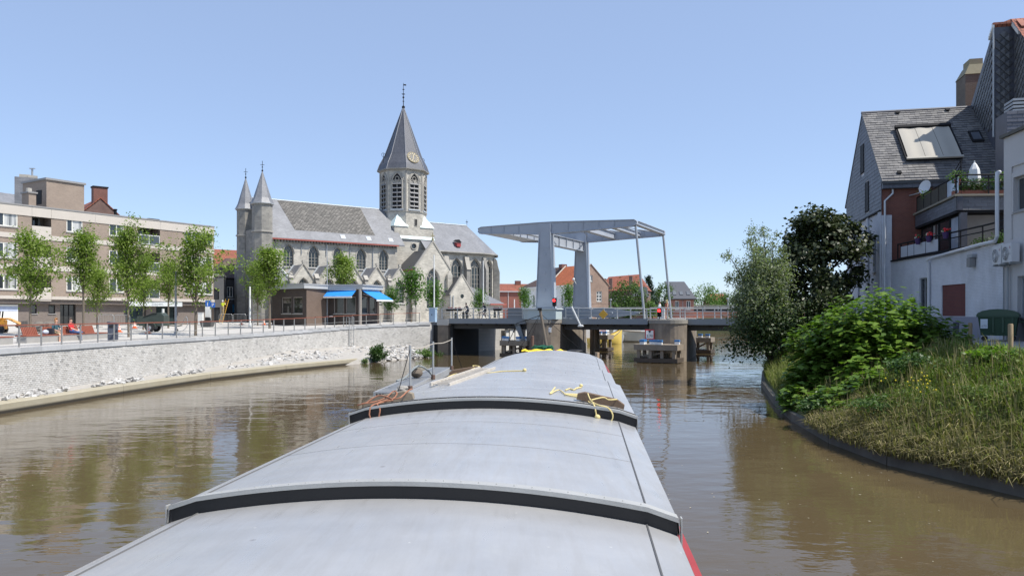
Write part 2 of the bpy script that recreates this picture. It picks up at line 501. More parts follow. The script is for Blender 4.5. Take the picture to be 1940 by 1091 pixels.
# ================================================================ quay wall on the left
def along(P, step, start=0.0):
    """points and directions spaced along a polyline"""
    out = []; d0 = start
    for A, B in zip(P[:-1], P[1:]):
        A = Vector(A); B = Vector(B); L = (Vector((B.x,B.y,0))-Vector((A.x,A.y,0))).length
        while d0 < L:
            out.append((A.lerp(B, d0/L), (Vector((B.x-A.x, B.y-A.y, 0))).normalized())); d0 += step
        d0 -= L
    return out
qw = thing('quay_wall', 'long pale brick quay wall with grey coping along the left side of the canal', 'quay wall', (-23.2,42,0))
core = MB()
for (x0,y0,z0),(x1,y1,z1) in zip(QW[:-1], QW[1:]):
    d = Vector((x1-x0,y1-y0,0)).normalized(); n = Vector((d.y,-d.x,0))
    core._ext([(x0,y0,-1),(x0-n.x*.4,y0-n.y*.4,-1),(x0-n.x*.4,y0-n.y*.4,z0-.27),(x0,y0,z0-.27)],
              [(x1,y1,-1),(x1-n.x*.4,y1-n.y*.4,-1),(x1-n.x*.4,y1-n.y*.4,z1-.27),(x1,y1,z1-.27)])
core.build('mortar', plain('pale_mortar', (.52,.505,.475), .95, .1, 2), qw)
rng = random.Random(4)
BST = [(0,(.40,.39,.375)),(.045,(.46,.45,.425)),(.08,(.56,.54,.505)),(.5,(.62,.605,.57)),(1,(.67,.655,.625))]
M_qb = islandmat('pale_quay_brick', BST, .9, 'island')
M_qbo = islandmat('pale_quay_brick_single', BST, .9, 'object')
brick_me = None
stuff = MB(); singles = 0
BW, BH = .235, .098
for course in range(28):
    z = .18 + course*BH
    for P, d in along(QW, BW, (course % 2)*BW/2):
        if z + BH > P.z - .27: continue
        if P.y < 31: continue
        n = Vector((d.y,-d.x,0)); c = P + n*rng.uniform(.0,.006)
        if 35.2 < P.y < 38.4 and singles < 300:
            if brick_me is None:
                b = MB(); b.cbox((0,0,0), BW-.014, .05, BH-.014)
                o = b.build('brick', M_qbo, qw); brick_me = o.data
            else: o = link('brick', brick_me, qw)
            o.location = (c.x, c.y, z+BH/2); o.rotation_euler = (0,0,math.atan2(d.y, d.x)); singles += 1
        else:
            w = BW-.014; h = BH-.014
            q = [c-d*w/2+n*.025, c+d*w/2+n*.025]; r = [c-d*w/2-n*.02, c+d*w/2-n*.02]
            z0, z1 = z+.007, z+.007+h
            v = [(q[0].x,q[0].y,z0),(q[1].x,q[1].y,z0),(q[1].x,q[1].y,z1),(q[0].x,q[0].y,z1),(r[0].x,r[0].y,z0),(r[1].x,r[1].y,z0),(r[1].x,r[1].y,z1),(r[0].x,r[0].y,z1)]
            stuff.add(v, [(0,1,2,3),(3,2,6,7),(0,4,5,1),(0,3,7,4),(1,5,6,2)])
stuff.build('brick_courses', M_qb, qw, kind='stuff')
M_cop = islandmat('coping_bluestone', [(0,(.40,.41,.42)),(1,(.50,.51,.52))], .7, 'object', .15)
for P, d in along(QW, 1.5, .75):
    n = Vector((d.y,-d.x,0)); mb = MB()
    c = P + n*(-.12)
    mb.cbox((c.x, c.y, P.z-.125), 1.49, .42, .25, math.atan2(d.y, d.x))
    mb.build('coping_stone', M_cop, qw)
# ladder let into the wall
P = Vector((X(663, 75.1), 75.1, 0)); fl = Frame(P.x+.10, P.y-.20, 9.0, 10.0, 0)
lad = thing('wall_ladder', 'galvanised steel rung ladder fixed to the pale quay wall near the rubble', 'ladder', (P.x+.1,P.y-.2,.4))
mb = MB(fl); mb.tube([(-.27,-.15,.5),(-.27,-.15,4.0)], .035); mb.tube([(-.27,-.15,4.0),(-.27,.3,4.0),(-.27,.3,3.15)], .03)
mb.build('side_rail', M_galv, lad)
mb = MB(fl); mb.tube([(.27,-.15,.5),(.27,-.15,4.0)], .035); mb.tube([(.27,-.15,4.0),(.27,.3,4.0),(.27,.3,3.15)], .03)
mb.build('side_rail', M_galv, lad)
rung = None
for k in range(8):
    mb = MB(fl); mb.tube([(-.27,-.15,.65+k*.31),(.27,-.15,.65+k*.31)], .022)
    mb.build('rung', M_galv, lad)
# concrete ledge at the waterline
LE = [(-24.6,12),(-22.9,23),(-21.75,32.5),(-20.8,41),(-19.5,49.5),(-17.0,57.6),(-13.35,66.4)]
led = thing('mooring_ledge', 'mossy pale concrete beam lying at the waterline in front of the quay wall', 'concrete beam', (-21.7,33,0))
Mled = None
t = NT('mossy_concrete')
cc = t.mix(t.noise(1.3, 6, rough=.7), (.42,.39,.31), (.30,.26,.17))
sep = t.n('ShaderNodeSeparateXYZ'); t.l(t.coords('Object'), sep.inputs[0])
wet_shade = t.ramp(sep.outputs['Z'], [(.10, 0.0), (.2, 1.0)])  # dark foot: wet concrete and the waterline shadow painted together
cc = t.mix(wet_shade, (.035,.03,.022), cc)
Mled = t.fin(cc, .85, t.bump(t.noise(9, 5), .5, .02))
for A, B in zip(LE[:-1], LE[1:]):
    d = Vector((B[0]-A[0], B[1]-A[1], 0)).normalized(); n = Vector((d.y,-d.x,0)); a = Vector(A+(0,)); b = Vector(B+(0,))
    e = d*.01
    mb = MB()
    r = lambda p: [tuple(p+Vector((0,0,-.9))), tuple(p-n*.75+Vector((0,0,-.9))), tuple(p-n*.75+Vector((0,0,.46))), tuple(p-n*.05+Vector((0,0,.46))), tuple(p+Vector((0,0,.41)))]
    mb._ext(r(a+e), r(b-e)); mb.build('beam_section', Mled, led)
# rubble between ledge and wall
rub = thing('rubble_bank', 'heap of broken pale grey stone along the foot of the quay wall', 'rubble', (-15.5,70,.4))
gb = MB()
W2 = [(x,y) for x,y,z in QW]
def wl(k, P):
    """point at fraction of a polyline"""
    i = min(int(k), len(P)-2); return lerp(P[i], P[i+1], k-i)
RUBI = [(LE[i], W2[i]) for i in range(6)] + [((-13.35,66.4),(-18.2,68.5)),((-11.9,70.3),(-15.3,76.1)),((-8.7,75.2),(-10.6,80.1))]
heights = [.38,.38,.38,.38,.40,.42,.42,.40,.25]
rr = [[(p[0],p[1],h-.3 if i > 6 else h) for i,((p,q),h) in enumerate(zip(RUBI,heights))],
      [(lerp(p,q,.6)+(h+(.4 if i > 4 else .02),)) for i,((p,q),h) in enumerate(zip(RUBI,heights))],
      [(q[0],q[1],h+(.75 if i > 4 else .05)) for i,((p,q),h) in enumerate(zip(RUBI,heights))]]
rr[0] = [(p[0],p[1],p[2]) for p in rr[0]]
rr[0] = [(p[0]-(.45 if i < 6 else 0), p[1]+(.1 if i < 6 else 0), p[2]) for i, p in enumerate(rr[0])]
gb.loft([[(p[0]+(.5 if i > 5 else 0),p[1]-(.6 if i > 5 else 0),-.9) for i, p in enumerate(rr[0])]]+rr, False, False, closed=False)
gb.build('gravel_bed', plain('gravel', (.36,.34,.31), .95, .3, 3, bump=1, bscale=9), rub, recalc=False)
import bmesh
stone_me = []
for k in range(8):
    r2 = random.Random(70+k); bm = bmesh.new()
    for j in range(9):
        v = Vector((r2.gauss(0,1), r2.gauss(0,1), r2.gauss(0,1))).normalized()
        bm.verts.new((v.x*r2.uniform(.8,1.1), v.y*r2.uniform(.6,1), v.z*r2.uniform(.4,.6)))
    bmesh.ops.convex_hull(bm, input=bm.verts); bmesh.ops.recalc_face_normals(bm, faces=bm.faces)
    me = bpy.data.meshes.new('stone'); bm.to_mesh(me); bm.free()
    me.materials.append(islandmat('broken_stone', [(0,(.30,.29,.28)),(.3,(.44,.43,.41)),(1,(.62,.61,.59))], .9, 'object', .3, .4)); stone_me.append(me)
rng = random.Random(9)
cnt = 0; rest = MB()
M_rest = islandmat('broken_stone_small', [(0,(.30,.29,.28)),(.3,(.44,.43,.41)),(1,(.62,.61,.59))], .9, 'island', .3, .4)
for j in range(1150):
    big = rng.random() < .68
    k = rng.uniform(4.55, 8.0) if big else rng.uniform(1.7, 4.9)
    i = int(k); f = k-i
    if not big and math.sin(k*9) < -.5: continue
    p = lerp(RUBI[i][0], RUBI[min(i+1,8)][0], f); q = lerp(RUBI[i][1], RUBI[min(i+1,8)][1], f)
    w = rng.random(); up = max(0, min(1, (k-4.3)/.6))
    x, y = lerp(p, q, (.22+.72*w) if k < 6 else (-.02+.96*w))
    z = .43 + up*(.55*w) + (-.35*(1-w) if k > 6 else 0) + rng.uniform(-.03, .12)
    s = rng.uniform(.16,.36) if big else rng.uniform(.13,.27)
    rot = (rng.uniform(-.7,.7), rng.uniform(-.7,.7), rng.uniform(0,6.28))
    if cnt < 290 and s > .24:
        o = link('stone', rng.choice(stone_me), rub); o.location = (x,y,z); o.rotation_euler = rot; o.scale = (s,s,s); cnt += 1
    else:
        me = rng.choice(stone_me); s = min(s, .24)
        M = Matrix.Translation((x,y,z)) @ Matrix.Rotation(rot[2],4,'Z') @ Matrix.Rotation(rot[0],4,'X') @ Matrix.Scale(s,4)
        rest.add([tuple(M @ v.co) for v in me.vertices], [tuple(pp.vertices) for pp in me.polygons])
rest.build('small_rubble', M_rest, rub, kind='stuff', recalc=False)
# railing on the quay
ral = thing('quay_railing', 'steel post railing with red brown wooden handrail along the top of the quay wall', 'railing', (-23.7,42,2.66))
post_me = None
def inset(P, d, k): return P + Vector((-d.y, d.x, 0))*k
pts = []
for P, d in along(QW, 1.6, .4):
    p = inset(P, d, .22); pts.append((p, d))
    if post_me is None:
        mb = MB(); mb.box(-.035,.035,-.025,.025,-.05,1.04); o = mb.build('post', plain('railing_steel', (.34,.335,.32), .5, .08, 4, .3), ral); post_me = o.data
    else: o = link('post', post_me, ral)
    o.location = p; o.rotation_euler = (0,0,math.atan2(d.y,d.x)+math.pi/2)
M_railst = MATS['railing_steel']
mb = MB()
for (p, d), (q, e) in zip(pts[:-1], pts[1:]):
    L = (q-p).length
    ang = math.atan2(q.y-p.y, q.x-p.x); m = (p+q)/2
    mb.cbox((m.x, m.y, m.z+1.065), L-.012, .13, .05, ang)
mb.build('handrail', M_redwood, ral)
for h in (.09, .46):
    mb = MB(); mb.tube([p+Vector((0,0,h)) for p, d in pts], .018 if h > .1 else .013, 6); mb.build('mid_rail', M_railst, ral)
# ================================================================ barge
# frame with a to starboard, b ahead; origin on the centre line abeam of the camera
BD = (.0937, .9956)
BG = Frame(-1.62, 0.0, BD[1], -BD[0])
barge = thing('cargo_barge', 'long cargo barge with curved grey hatch covers and red gunwale heading for the drawbridge', 'barge', BG((0,20,1.5)))
HW = 2.5
def hprof(z, w=HW, rise=.29, n=20, side=.17):
    pts = [(-w, z-side), (-w+.015, z)]
    for k in range(n+1):
        x = -w+.30 + (2*w-.6)*k/n
        pts.append((x, z+.095+(rise-.095)*(1-((x)/(w-.3))**2)))
    pts += [(w-.015, z), (w, z-side)]
    return pts
t = NT('hatch_cover_aluminium')
n = t.noise(.5, 6, rough=.65); n2 = t.noise(3.5, 5, stretch=(2.5, .3, 1)); n3 = t.noise(22, 4)
col = t.mix(t.ramp(n, [(.3, 0.0), (.7, 1.0)]), (.345,.347,.35), (.445,.442,.436))
col = t.mix(t.ramp(n2, [(.45, 0.0), (.8, .4)]), col, (.26,.262,.262))
col = t.mix(t.ramp(t.noise(1.1, 7, rough=.75), [(.60, 0.0), (.76, .35)]), col, (.50,.50,.47))
vo = t.n('ShaderNodeTexVoronoi'); vo.inputs['Scale'].default_value = 3.2; t.l(t.coords('Object'), vo.inputs['Vector'])
col = t.mix(t.ramp(vo.outputs['Distance'], [(.02, .75), (.045, 0.0)]), col, (.62,.62,.58))        # droppings
vo2 = t.n('ShaderNodeTexVoronoi'); vo2.inputs['Scale'].default_value = 1.3; t.l(t.coords('Object'), vo2.inputs['Vector'])
col = t.mix(t.ramp(vo2.outputs['Distance'], [(.02, .6), (.05, 0.0)]), col, (.13,.10,.075))          # rust specks
col = t.mix(t.ramp(t.noise(.9, 8, rough=.8, stretch=(3,.25,1)), [(.56, 0.0), (.70, .38)]), col, (.23,.215,.19))   # long scuffs
rg = t.ramp(n2, [(.3, .26), (.8, .5)])
# panels dented slightly over the ribs
wv = t.n('ShaderNodeTexWave'); wv.inputs['Scale'].default_value = .62; wv.inputs['Distortion'].default_value = .6; wv.bands_direction = 'Y'
t.l(t.coords('Object'), wv.inputs['Vector'])
wx = t.n('ShaderNodeTexWave'); wx.inputs['Scale'].default_value = .8; wx.inputs['Distortion'].default_value = .5; wx.bands_direction = 'X'
t.l(t.coords('Object'), wx.inputs['Vector'])
nm = t.bump(wv.outputs['Fac'], .13, .02); nm = t.bump(wx.outputs['Fac'], .07, .02, nm)
nm = t.bump(t.noise(2.0, 3), .12, .03, nm); nm = t.bump(n3, .08, .004, nm)
M_hatch = t.fin(col, rg, nm, .25, .5)
M_trim = plain('hatch_edge_trim', (.44,.435,.41), .5, .25, 2.5, .3, bump=.2)
M_seam = plain('dark_seam_line', (.10,.10,.10), .7, .1, 3)  # dark line along the hatch seams
M_hred = plain('red_hull_paint', (.33,.035,.03), .45, .2, 2)
M_hull = plain('dark_hull_paint', (.02,.02,.022), .5, .2, 2)
ys = [0.6, 7.42, 13.36, 19.4, 25.4, 31.4, 39.6]
zs = [2.14, 2.29, 2.455, 2.30, 2.10, 2.10]
for k in range(6):
    y0, y1, z = ys[k], ys[k+1], zs[k]
    lo, hi = (0, .45) if k < 2 else (0, .0)
    if k >= 3: lo = -.4
    if k == 4: lo = 0.012
    if k == 5: lo = 0.012
    mb = MB(BG)
    pr = hprof(z, HW + (.02 if k == 2 else 0))
    if k == 1: y1e = y1 + .4
    elif k == 0: y1e = y1 + .4
    elif k == 2: y1e = y1
    else: y1e = y1
    m = max(2, int((y1e-y0)/1.2)); rings = []
    taper = lambda y: 1.0 - (.0 if y < 36 else .028*(y-36)**1.2)
    for j in range(m+1):
        y = y0+lo+(y1e-y0-lo)*j/m
        rings.append([(p[0]*taper(y), y, p[1]) for p in pr])
    mb.loft(rings, False, False, closed=False)
    h = mb.build('hatch_cover', M_hatch, barge, smooth=True)
    # seams along both sides of the sheet
    for sx in (-1, 1):
        mb = MB(BG); mb.tube([(sx*(HW-.3)*taper(y0+lo+(y1e-y0-lo)*j/8), y0+lo+.02+(y1e-y0-lo-.04)*j/8, z+.097) for j in range(9)], .010, 5)
        mb.build('seam', M_seam, h)
    for yy in (y0+2.3, y0+4.3):
        if yy < y1-.4:
            mb = MB(BG); mb.tube([(p[0], yy, p[1]-.004) for p in pr[2:-2]], .007, 5); mb.build('seam', M_lead if k > 1 else M_seam, h)
    if k in (1, 2):
        # raised aluminium edge strip, folded down over the black rubber apron
        e = y0+lo
        mb = MB(BG)
        top = [(p[0]*1.002, e-.03, p[1]+.022) for p in pr]; top2 = [(p[0]*1.002, e+.16, p[1]+.012) for p in pr]
        fr = [(p[0]*1.002, e-.03, p[1]-.022) for p in pr]
        mb.loft([top2, top, fr], False, False, closed=False); mb.build('edge_strip', M_trim, h, smooth=False)
        mb = MB(BG)
        d0 = [(p[0]*.997, e-.012, p[1]-.018) for p in pr]; d1 = [(p[0]*.985, e+.02, p[1]-.30) for p in pr]
        d0[0] = (d0[0][0], d0[0][1], z-.30); d1[0] = (d1[0][0], d1[0][1], z-.45); d0[-1] = (d0[-1][0], d0[-1][1], z-.30); d1[-1] = (d1[-1][0], d1[-1][1], z-.45)
        mb.loft([d0, d1], False, False, closed=False); mb.build('rubber_apron', M_rubber, h)
        if k == 2:
            mb = MB(BG); mb.tube([(p[0], e+.19, p[1]+.016) for p in pr[1:-1]], .016, 5); mb.build('seal_strip', M_rubber, h)
        rv = None
        for j in range(26):
            x = -HW+.35+(2*HW-.7)*j/25; zz = z+.095+.195*(1-(x/(HW-.3))**2)
            p = BG((x, e+.05, zz+.024))
            if rv is None:
                mb = MB(); mb.ball((0,0,0), .006, 6, 4); rv = mb.build('rivet', M_trim, h); rvd = rv.data
            else: rv = link('rivet', rvd, h)
            rv.location = p
        for sx in (-1, 1):                       # corner plate folded over the side
            mb = MB(BG); x = sx*(HW+.012)
            mb.box(min(x, x+sx*.014), max(x, x+sx*.014), e-.03, e+.05, z-.42, z+.02); mb.build('corner_plate', M_trim, h)
# hull: gunwale plan tapering to the bow
hs = [(-4, 2.74), (36, 2.74), (40, 2.62), (43, 2.1), (45.5, 1.1), (46.8, .05)]
def hz(y): return 1.62 if y < 38 else 1.62 + .45*((y-38)/9)**1.3
for sx, nmx in ((-1, 'hull_side'), (1, 'hull_side')):
    mb = MB(BG); rings = []
    for y, w in hs: rings.append([(sx*w, y, hz(y)-.14), (sx*w*.985, y, .25), (sx*w*.94, y, -.9)])
    mb.loft(rings, False, False, closed=False); mb.build(nmx, M_hull, barge)
    mb = MB(BG); rings = []
    for y, w in hs: rings.append([(sx*(w+.02), y, hz(y)-.16), (sx*(w+.02), y, hz(y)+.04), (sx*(w-.05), y, hz(y)+.04), (sx*(w-.05), y, hz(y)-.16)])
    mb.loft(rings); mb.build('gunwale', M_hred, barge)
    mb = MB(BG); mb.box(min(sx*2.46, sx*2.44), max(sx*2.46, sx*2.44), -4, 39.6, 1.5, 1.9); mb.build('coaming', plain('coaming_paint', (.30,.05,.04), .5, .2, 2), barge)
    mb = MB(BG); mb.box(min(sx*2.46, sx*2.69), max(sx*2.46, sx*2.69), -4, 37.5, 1.44, 1.47); mb.build('side_deck', plain('side_deck_paint', (.10,.10,.10), .7, .2, 2), barge)
mb = MB(BG); mb.face(*[(w-.06, y, hz(y)-.06) for y, w in hs[1:]], *[(-w+.06, y, hz(y)-.06) for y, w in reversed(hs[1:])])
mb.build('foredeck', plain('foredeck_paint', (.16,.17,.17), .7, .2, 1), barge)
mb = MB(BG); mb.tube([(2.3,40.6,1.6),(2.3,40.6,2.25)], .12, 10); mb.build('bollard', plain('bollard_wood', (.45,.33,.22), .8, .2, 3), barge)
# mast with stays on the foredeck
px0 = BG((-.35,41.2,1.6))
mast = MB(BG); mast.tube([(-.35,41.2,1.6),(-.42,41.25,2.6),(-.75,41.3,4.55)], [.10,.09,.07], 8); m_ = mast.build('mast', plain('mast_paint', (.16,.13,.10), .6, .2, 2), barge)
mast = MB(BG); mast.cbox(BG.__class__ and (-.76,41.28,4.52), .22, .22, .14); mast.build('mast_head', M_black, m_)
for e_, r_ in (((2.2,43.0,1.75), .018), ((-2.3,41.0,1.75), .018), ((-1.9, 44.5, 1.9), .014)):
    mb = MB(BG); mb.tube([(-.72,41.3,4.3), ((-.72+e_[0])/2,(41.3+e_[1])/2,(4.3+e_[2])/2-.12), e_], r_*.6, 5); mb.build('stay', M_black, m_)
mb = MB(BG); mb.tube([(-.70,41.3,4.2),(-2.05,41.6,3.75),(-2.12,41.6,3.5),(-2.5,41.7,2.7)], .018, 5); mb.build('spar', M_black, m_)
def hatch_top(x, k):
    z = zs[k]; xx = max(-1, min(1, x/(HW-.3)))
    return z+.095+.195*(1-xx*xx)
# things lying on the hatches
def beam(name, label, c, L, w, h, ang, tilt, mt, cat='timber beam'):
    x, y, z = c
    o = thing(name, label, cat, BG((x,y,z)), BG.rot()+ang)
    mb = MB()
    ch = .10
    prof = [(-L/2, 0), (L/2, 0), (L/2, h*.55), (L/2-ch*1.5, h), (-L/2+ch*1.2, h), (-L/2, h*.65)]
    mb.vprism(prof, -w/2, w/2)
    me = mb.build('beam', mt, None); me.parent = o; me.rotation_euler = (0, tilt, 0); CH.setdefault(o.name, []).append(me)
    return o
M_beam = plain('worn_timber', (.15,.10,.065), .85, .4, 2.5, bump=.6, bscale=14)
M_beam2 = plain('grey_worn_timber', (.23,.19,.14), .85, .35, 2.5, bump=.6, bscale=14)
b1 = beam('timber_beam', 'thick greyish timber beam with orange rope on the left corner of the raised hatch', (-1.97,14.05,2.575), .92, .22, .17, R(4), R(-11), M_beam2)
b2 = beam('timber_beam', 'dark brown timber beam with yellow rope on the right corner of the raised hatch', (1.90,14.05,2.60), .86, .2, .15, R(-2), R(12), M_beam)
b3 = beam('timber_beam', 'brown timber beam with yellow rope farther forward on the left of the hatches', (-1.80,22.3,2.47), 1.0, .24, .19, R(8), R(-8), M_beam)
def wob(pts, n, amp, seed, z=0):
    """smooth curve through points"""
    r = random.Random(seed); P = [Vector(p) for p in pts]; out = []
    for i in range(len(P)-1):
        p0 = P[max(i-1,0)]; p1 = P[i]; p2 = P[i+1]; p3 = P[min(i+2,len(P)-1)]
        for k in range(n):
            t = k/n
            out.append(.5*((2*p1)+(p2-p0)*t+(2*p0-5*p1+4*p2-p3)*t*t+(3*p1-p0-3*p2+p3)*t**3) + Vector((r.uniform(-amp,amp), r.uniform(-amp,amp), 0)))
    out.append(P[-1]); return out
M_yrope = plain('yellow_rope', (.66,.54,.24), .8, .15, 8, bump=.4, bscale=60)
M_orope = plain('orange_rope', (.30,.13,.075), .8, .3, 8, bump=.4, bscale=60)
mb = MB(BG)
hz2 = lambda x: hatch_top(x, 2)+.02
a = [(1.02,15.9), (1.00,14.9), (.98,14.55), (1.12,15.3), (1.30,14.65), (1.62,14.75), (1.60,15.05), (1.25,14.62), (1.5,14.45), (1.62,14.15), (1.72,13.85)]
pts = [(x, y, hz2(x)+.012*(i % 2)) for i, (x, y) in enumerate(a)]
pts += [(1.76,13.55,2.68), (1.80,13.36,2.62), (1.83,13.32,2.47), (1.92,13.30,2.35), (2.06,13.30,2.38), (2.10,13.31,2.5), (2.02,13.33,2.62), (1.86,13.36,2.66), (1.74,13.6,2.70), (1.68,13.9,2.80)]
mb.tube(wob(pts, 5, .002, 1), .0125, 6)
pts = [(1.24,15.5),(1.32,15.9),(1.40,15.75),(1.46,16.2),(1.55,16.5)]
mb.tube(wob([(x,y,hz2(x)) for x,y in pts], 5, .002, 2), .014, 6)
mb.ball((1.55,16.55,hz2(1.55)+.03), .04, 8, 6); mb.ball((1.84,13.30,2.46), .05, 8, 6)
mb.tube(wob([(1.74,13.6,2.72),(1.95,13.85,2.74),(2.05,13.85,2.70),(2.2,13.93,2.70)], 4, 0, 1), .012, 6)
r_ = mb.build('rope', M_yrope, None, smooth=True); tag(r_, 'pale yellow rope looped over the right timber beam and hanging off the hatch edge', 'rope')
mb = MB(BG)
a = [(-2.45,13.62,2.58),(-2.3,13.55,2.62),(-2.15,13.6,2.64),(-1.98,13.75,2.70),(-1.88,13.98,2.80),(-1.80,13.9,2.76),(-1.84,13.7,2.68),(-2.0,13.55,2.64),(-2.12,13.36,2.60),(-2.14,13.30,2.45),(-2.08,13.29,2.36),(-1.98,13.29,2.40),(-1.96,13.33,2.56),(-2.05,13.5,2.63),(-1.9,13.7,2.68),(-1.7,13.7,2.71),(-1.62,13.95,2.80),(-1.55,14.05,2.84)]
mb.tube(wob(a, 6, .004, 3), .014, 6)
a = [(-2.4,13.7,2.6),(-2.2,13.7,2.64),(-2.0,13.6,2.66),(-1.8,13.62,2.68),(-2.1,13.8,2.74),(-2.3,13.62,2.62)]
mb.tube(wob(a, 6, .004, 5), .012, 6)
r_ = mb.build('rope', M_orope, None, smooth=True); tag(r_, 'tangled orange and red rope around the left timber beam on the raised hatch', 'rope')
mb = MB(BG)
hz3 = lambda x: hatch_top(x, 3)+.02
a = [(-2.25,21.7,hz3(-2.1)),(-2.15,21.9,hz3(-2.1)),(-1.8,21.95,hz3(-1.8)),(-1.65,22.1,2.62),(-1.45,22.4,2.70),(-1.65,22.5,2.70),(-1.2,22.0,hz3(-1.2)),(-.7,22.05,hz3(-.7)),(-.1,22.0,hz3(-.1))]
mb.tube(wob(a, 6, .003, 7), .016, 6); mb.ball((-.08,22.0,hz3(-.08)+.02), .055, 8, 6)
a = [(-2.3,21.95,2.42),(-2.1,22.1,2.5),(-1.95,21.9,2.5),(-1.85,22.0,2.56)]
mb.tube(wob(a, 6, .003, 8), .016, 6)
r_ = mb.build('rope', M_yrope, None, smooth=True); tag(r_, 'yellow rope run out straight across the far hatch from the farther timber beam', 'rope')
# aluminium gangway along the port side with stanchions
gw = thing('gangway', 'aluminium slatted gangway lying along the left edge of the barge', 'gangway', BG((-2.1,20,2.45)))
M_alu = plain('worn_aluminium', (.42,.42,.41), .4, .12, 3, .45)
GQ = BG((-2.60,0,0)); GF = Frame(GQ[0], GQ[1], BD[1]+.036*BD[0], -BD[0]+.036*BD[1])
GF.o = (GF.o[0]+.036*16.4*BG.u[0], GF.o[1]+.036*16.4*BG.u[1], 0)
mb = MB(GF); mb.box(.26,.31,16.3,24.3,2.36,2.55); mb.build('side_rail', M_alu, gw)
mb = MB(GF); mb.box(-.31,-.26,16.3,24.3,2.36,2.55); mb.build('side_rail', M_alu, gw)
sl = None
for k in range(27):
    y = 16.4+k*.296
    if sl is None:
        mb = MB(); mb.box(-.255,.255,-.075,.075,-.012,.02); o = mb.build('slat', M_alu, gw); sl = o.data
    else: o = link('slat', sl, gw)
    o.location = GF((0,y,2.53)); o.rotation_euler = (0,0,BG.rot())
for y in (16.7, 20.5, 24.0):
    mb = MB(GF); mb.box(-.25,.25,y-.04,y+.04,2.10,2.35); mb.build('bracket', M_alu, gw)
    mb = MB(GF); mb.box(-.5,-.28,y-.04,y+.04,1.7,2.35); mb.build('bracket', M_alu, gw)
rope_top = []
for i, (y, h) in enumerate(((17.0,3.52),(20.2,3.50),(23.8,3.50))):
    mb = MB(GF); mb.tube([(.36,y,2.28),(.36,y,h)], .026, 8); st = mb.build('stanchion', M_alu, gw)
    mb = MB(GF); mb.tube([(.36,y-.001,2.5),(.36,y-.001,2.62)], .055, 8); mb.build('clamp', plain('rusty_clamp', (.13,.08,.06), .8, .3, 4), st)
    rope_top.append((.36,y,h-.06))
mb = MB(GF); mb.tube(wob([rope_top[0],(.36,18.6,3.40),rope_top[1],(.36,22,3.40),rope_top[2]], 4, 0, 1), .012, 5); mb.build('hand_line', plain('hand_line_rope', (.45,.40,.33), .8, .1, 3), gw)
mb = MB(GF); mb.tube([rope_top[0],(.2,16.4,2.5)], .009, 5); mb.tube([rope_top[2],(.6,24.6,2.45)], .009, 5); mb.build('guy_wire', M_black, gw)
mb = MB(GF)
rr_ = random.Random(3)
mb.ball((-.05,20.0,2.68), .17, 10, 6, 1, 1.2, .75)
f_ = mb.build('tarp_bundle', plain('brown_canvas', (.13,.105,.08), .9, .3, 4, bump=.5), None, smooth=True); tag(f_, 'small brown bundle with a dark cloth lying on the aluminium gangway', 'bundle')
mb = MB(GF); mb.tube(wob([(-.35,18.9,2.56),(-.25,19.5,2.6),(-.05,19.85,2.84),(.1,20.1,2.83),(.3,20.3,2.62),(.42,20.0,2.4),(.3,18.2,2.36)], 6, .003, 2), .028, 6)
tag(mb.build('hose', plain('grey_hose', (.22,.24,.24), .6, .1, 3), None, smooth=True), 'grey hose draped over the bundle on the gangway', 'hose')
mb = MB(GF); mb.lathe([(.10,2.56),(.13,2.60),(.10,2.64)], (.24,16.75), 12)
mb.tube([(.24+.13*math.cos(t/8*6.283), 16.5+.02*math.sin(t), 2.47+.13*math.sin(t/8*6.283)) for t in range(9)], .03, 6)
tag(mb.build('rope_coil', plain('grey_rope', (.30,.28,.25), .9, .2, 6), None), 'small grey rope coil hung on the near end of the gangway', 'rope')
# ladder on the hatch
ld = thing('aluminium_ladder', 'pale ladder lying flat on the hatch beside the gangway', 'ladder', BG((-1.35,18.5,2.6)))
LF = Frame(*BG((-1.5,16.5,0))[:2], .22, 1.0)
M_lad = plain('scuffed_ladder_paint', (.50,.46,.40), .6, .3, 6)
lzz = lambda s: 2.64+.02*s
for off in (-.21, .21):
    mb = MB(LF); mb.add([(0,off-.02,2.66),(0,off+.02,2.66),(4.2,off+.02,2.74),(4.2,off-.02,2.74),(0,off-.02,2.735),(0,off+.02,2.735),(4.2,off+.02,2.81),(4.2,off-.02,2.81)], [(3,2,1,0),(4,5,6,7),(0,1,5,4),(1,2,6,5),(2,3,7,6),(3,0,4,7)])
    mb.build('ladder_rail', M_lad, ld)
for k in range(15):
    mb = MB(LF); mb.tube([(.15+k*.28,-.20,2.70+.005*k),(.15+k*.28,.20,2.70+.005*k)], .017, 6); mb.build('rung', M_lad, ld)
# foredeck clutter: yellow boom cover, green net, tyre fender
mb = MB(BG); rings = []
for k in range(15):
    f = k/14; x = -1.62+2.35*f; r = .11*(1-.75*abs(f-.45)) + .02*math.sin(k*2.3)
    rings.append([(x, 39.95+.10*math.cos(a_)*2.2, 2.32+.045*math.sin(k*1.7)+r*math.sin(a_)) for a_ in [2*math.pi*j/8 for j in range(8)]])
mb.loft(rings); tag(mb.build('yellow_cover', plain('yellow_canvas', (.80,.56,.03), .7, .2, 4, bump=.4, bscale=12), None, smooth=True), 'bright yellow canvas roll lying across the bow of the barge', 'canvas')
mb = MB(BG); r2 = random.Random(8)
for k in range(14):
    mb.tube(wob([(-.6+r2.uniform(-.5,.6), 40.5+r2.uniform(-.25,.25), 2.36+r2.uniform(-.02,.25)) for q in range(5)], 4, .01, k), .03, 5)
tag(mb.build('green_net', plain('green_netting', (.015,.12,.075), .8, .3, 6), None, smooth=True), 'dark green rope netting heaped at the foot of the mast', 'net')
mb = MB(BG); rings = []
